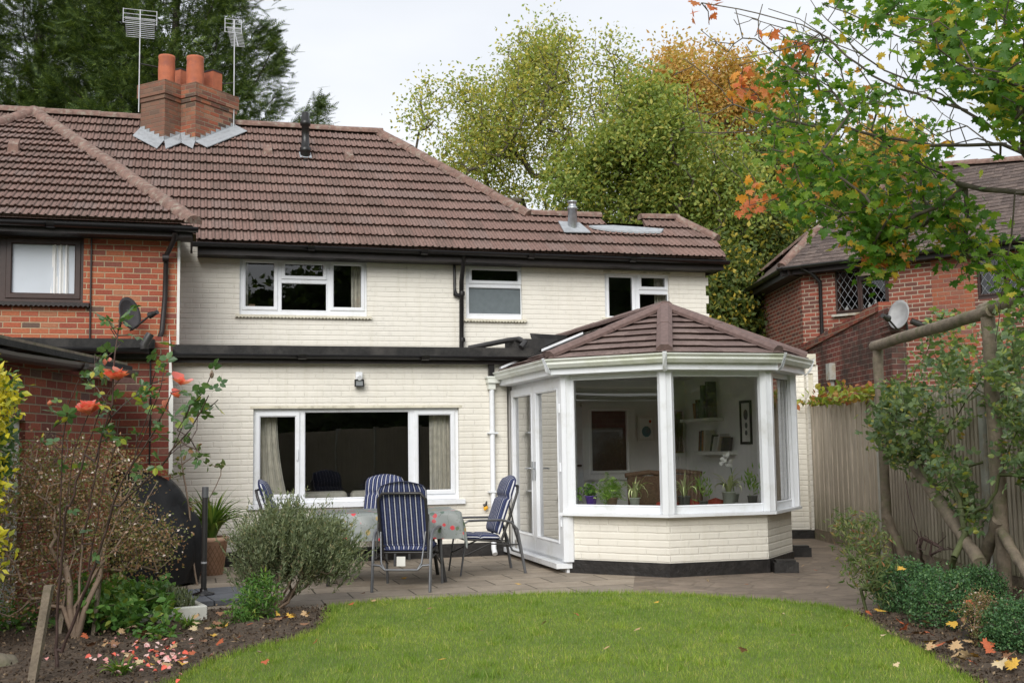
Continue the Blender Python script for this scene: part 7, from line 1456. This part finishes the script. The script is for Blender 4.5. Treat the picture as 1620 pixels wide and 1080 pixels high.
br([(1525, 297), (1490, 325), (1450, 340), (1405, 370), (1380, 385)], 7.6, 8.0); br([(1528, 298), (1530, 350), (1525, 400), (1510, 425)], 7.6, 7.7); br([(1606, 305), (1600, 380), (1585, 470), (1575, 540)], 7.2, 7.5); br([(1360, 85), (1290, 60), (1240, 45), (1190, 30)], 7.9, 8.6); br([(1240, 190), (1200, 205), (1150, 210), (1090, 210)], 8.8, 9.6); br([(1340, 202), (1310, 240), (1280, 280), (1240, 310)], 8.4, 9.2)
def pc_(poly, n, Y0, Y1, s_=30, th=-.1, sd_=0): return pixcloud(poly, n, Y0, Y1, patch(s_, th, sd_))
GM = np.concatenate([pc_([(1190, 140), (1240, 95), (1290, 110), (1330, 100), (1400, 120), (1425, 180), (1470, 215), (1510, 260), (1520, 300), (1470, 340), (1420, 355), (1370, 365), (1310, 345), (1250, 330), (1215, 270), (1200, 200)], 290, 7.6, 9.4, 26, .02, 1),
    pc_([(1250, 240), (1400, 260), (1500, 290), (1480, 350), (1400, 385), (1300, 350), (1245, 310)], 150, 7.5, 9, 30, -.08, 2), pc_([(1380, -10), (1640, -10), (1640, 190), (1560, 150), (1500, 110), (1430, 80)], 210, 5.9, 7.6, 32, -.04, 3), pc_([(1540, 100), (1640, 120), (1640, 215), (1590, 195)], 40, 6.2, 7.2, 40, -.3, 5),
    pixcloud([(1490, 320), (1545, 320), (1545, 420), (1520, 440), (1500, 400)], 22, 7.4, 7.9), pixcloud([(1560, 400), (1625, 385), (1625, 470), (1565, 480)], 14, 7.2, 7.5), pixcloud([(1345, 360), (1430, 350), (1430, 410), (1350, 420)], 30, 7.7, 8.2), pc_([(1300, -10), (1400, -10), (1420, 60), (1350, 40)], 14, 7, 8), pixcloud([(1230, 60), (1330, 40), (1300, 100), (1240, 110)], 7, 8, 9)])
g.targets(GM, .14, .012, .06)
OR = np.concatenate([pixcloud([(1145, 130), (1180, 110), (1235, 120), (1235, 160), (1190, 165)], 10, 8.6, 9.4), pixcloud([(1160, 300), (1200, 290), (1215, 320), (1175, 345)], 7, 8.8, 9.3), pixcloud([(1215, 50), (1260, 45), (1265, 85), (1220, 85)], 4, 8.3, 8.8), pixcloud([(1220, 200), (1260, 240), (1230, 330), (1205, 280)], 3, 8.8, 9.2), pixcloud([(1345, 385), (1425, 380), (1420, 415), (1350, 420)], 8, 7.7, 8.1), pixcloud([(1105, 0), (1130, 0), (1125, 30), (1108, 30)], 3, 8.6, 8.8)]); g.targets(OR, .14, .012, .06)
TWg = np.concatenate([pixcloud([(1180, 0), (1400, 40), (1500, 150), (1600, 260), (1400, 200), (1250, 150), (1080, 60)], 130, 7.6, 9), pixcloud([(1050, 90), (1200, 190), (1250, 300), (1100, 230)], 24, 8.8, 9.8)]); g.targets(TWg, .12, .012, .04)
g.mesh('branches', M['bark'], mt, .0036, 2.85, .16, 6)
P = clump(GM, 12, (.085, .12, .08)); leaves('leaves', G['maple'], P, rng.uniform(.044, .08, len(P)), 'maple', mt, dirs=(0, -.3, -.6), jit=.55, upb=2.2)
P = clump(OR, 4, (.06, .06, .05)); leaves('turned_leaves', G['mapleor'], P, rng.uniform(.06, .095, len(P)), 'maple', mt, dirs=(0, -.2, -.7), jit=.5, upb=2)
# ================================================================== end of the garden behind the viewer (mirrored in the glass)
hd = thing('boundary_hedge', 'dark hedge that shows only as a reflection in the windows', 'hedge', (0, -13, 0)); mb = MB()
HP = [(-16, -13), (4, -13.5), (14, -13), (26, -7), (36, 4)]
def hpos(i): q = i * (len(HP) - 1); k = min(int(q), len(HP) - 2); f = q - k; return [HP[k][c] + (HP[k + 1][c] - HP[k][c]) * f for c in (0, 1)]
def hgt(i): return 5.2 + 4.6 * max(0, min(1, (i - .22) / .2))
mb.grid(lambda i, j: (hpos(i)[0] + noise.noise((i * 40, j * 8, 1)) * 1.1, hpos(i)[1] + noise.noise((i * 35, j * 9, 4)) * 1.1, hgt(i) * j + (1.6 * noise.noise((i * 24, 3, 2)) if j > .8 else 0)), 160, 30); mb.build('foliage_mass', simple('hedge_green', (.07, .09, .04), .9, .5, 9, bmp=1, bscale=6), hd)
I_ = rng.uniform(0, 1, 14000); P = np.array([[*hpos(i), rng.uniform(0, 1) ** .8 * (hgt(i) + 1)] for i in I_]) + rng.normal(0, .7, (14000, 3)) * (1, 1, .2); leaves('leaves', G['fir'], P, .35, 'hex', hd)
mb = MB()
for k in range(150): mb.box(-11 + k * .15, -11 + k * .15 + .142, -9.5 - .012 * (k % 2), -9.48 - .012 * (k % 2), 0, 1.85)
bf = mb.build('board_panel', M['fence'], None, base=(0, -9.5, 0), uv=True); bf.name = 'wooden_fence'; tag(bf, 'board fence that shows only as a reflection in the windows', 'fence')
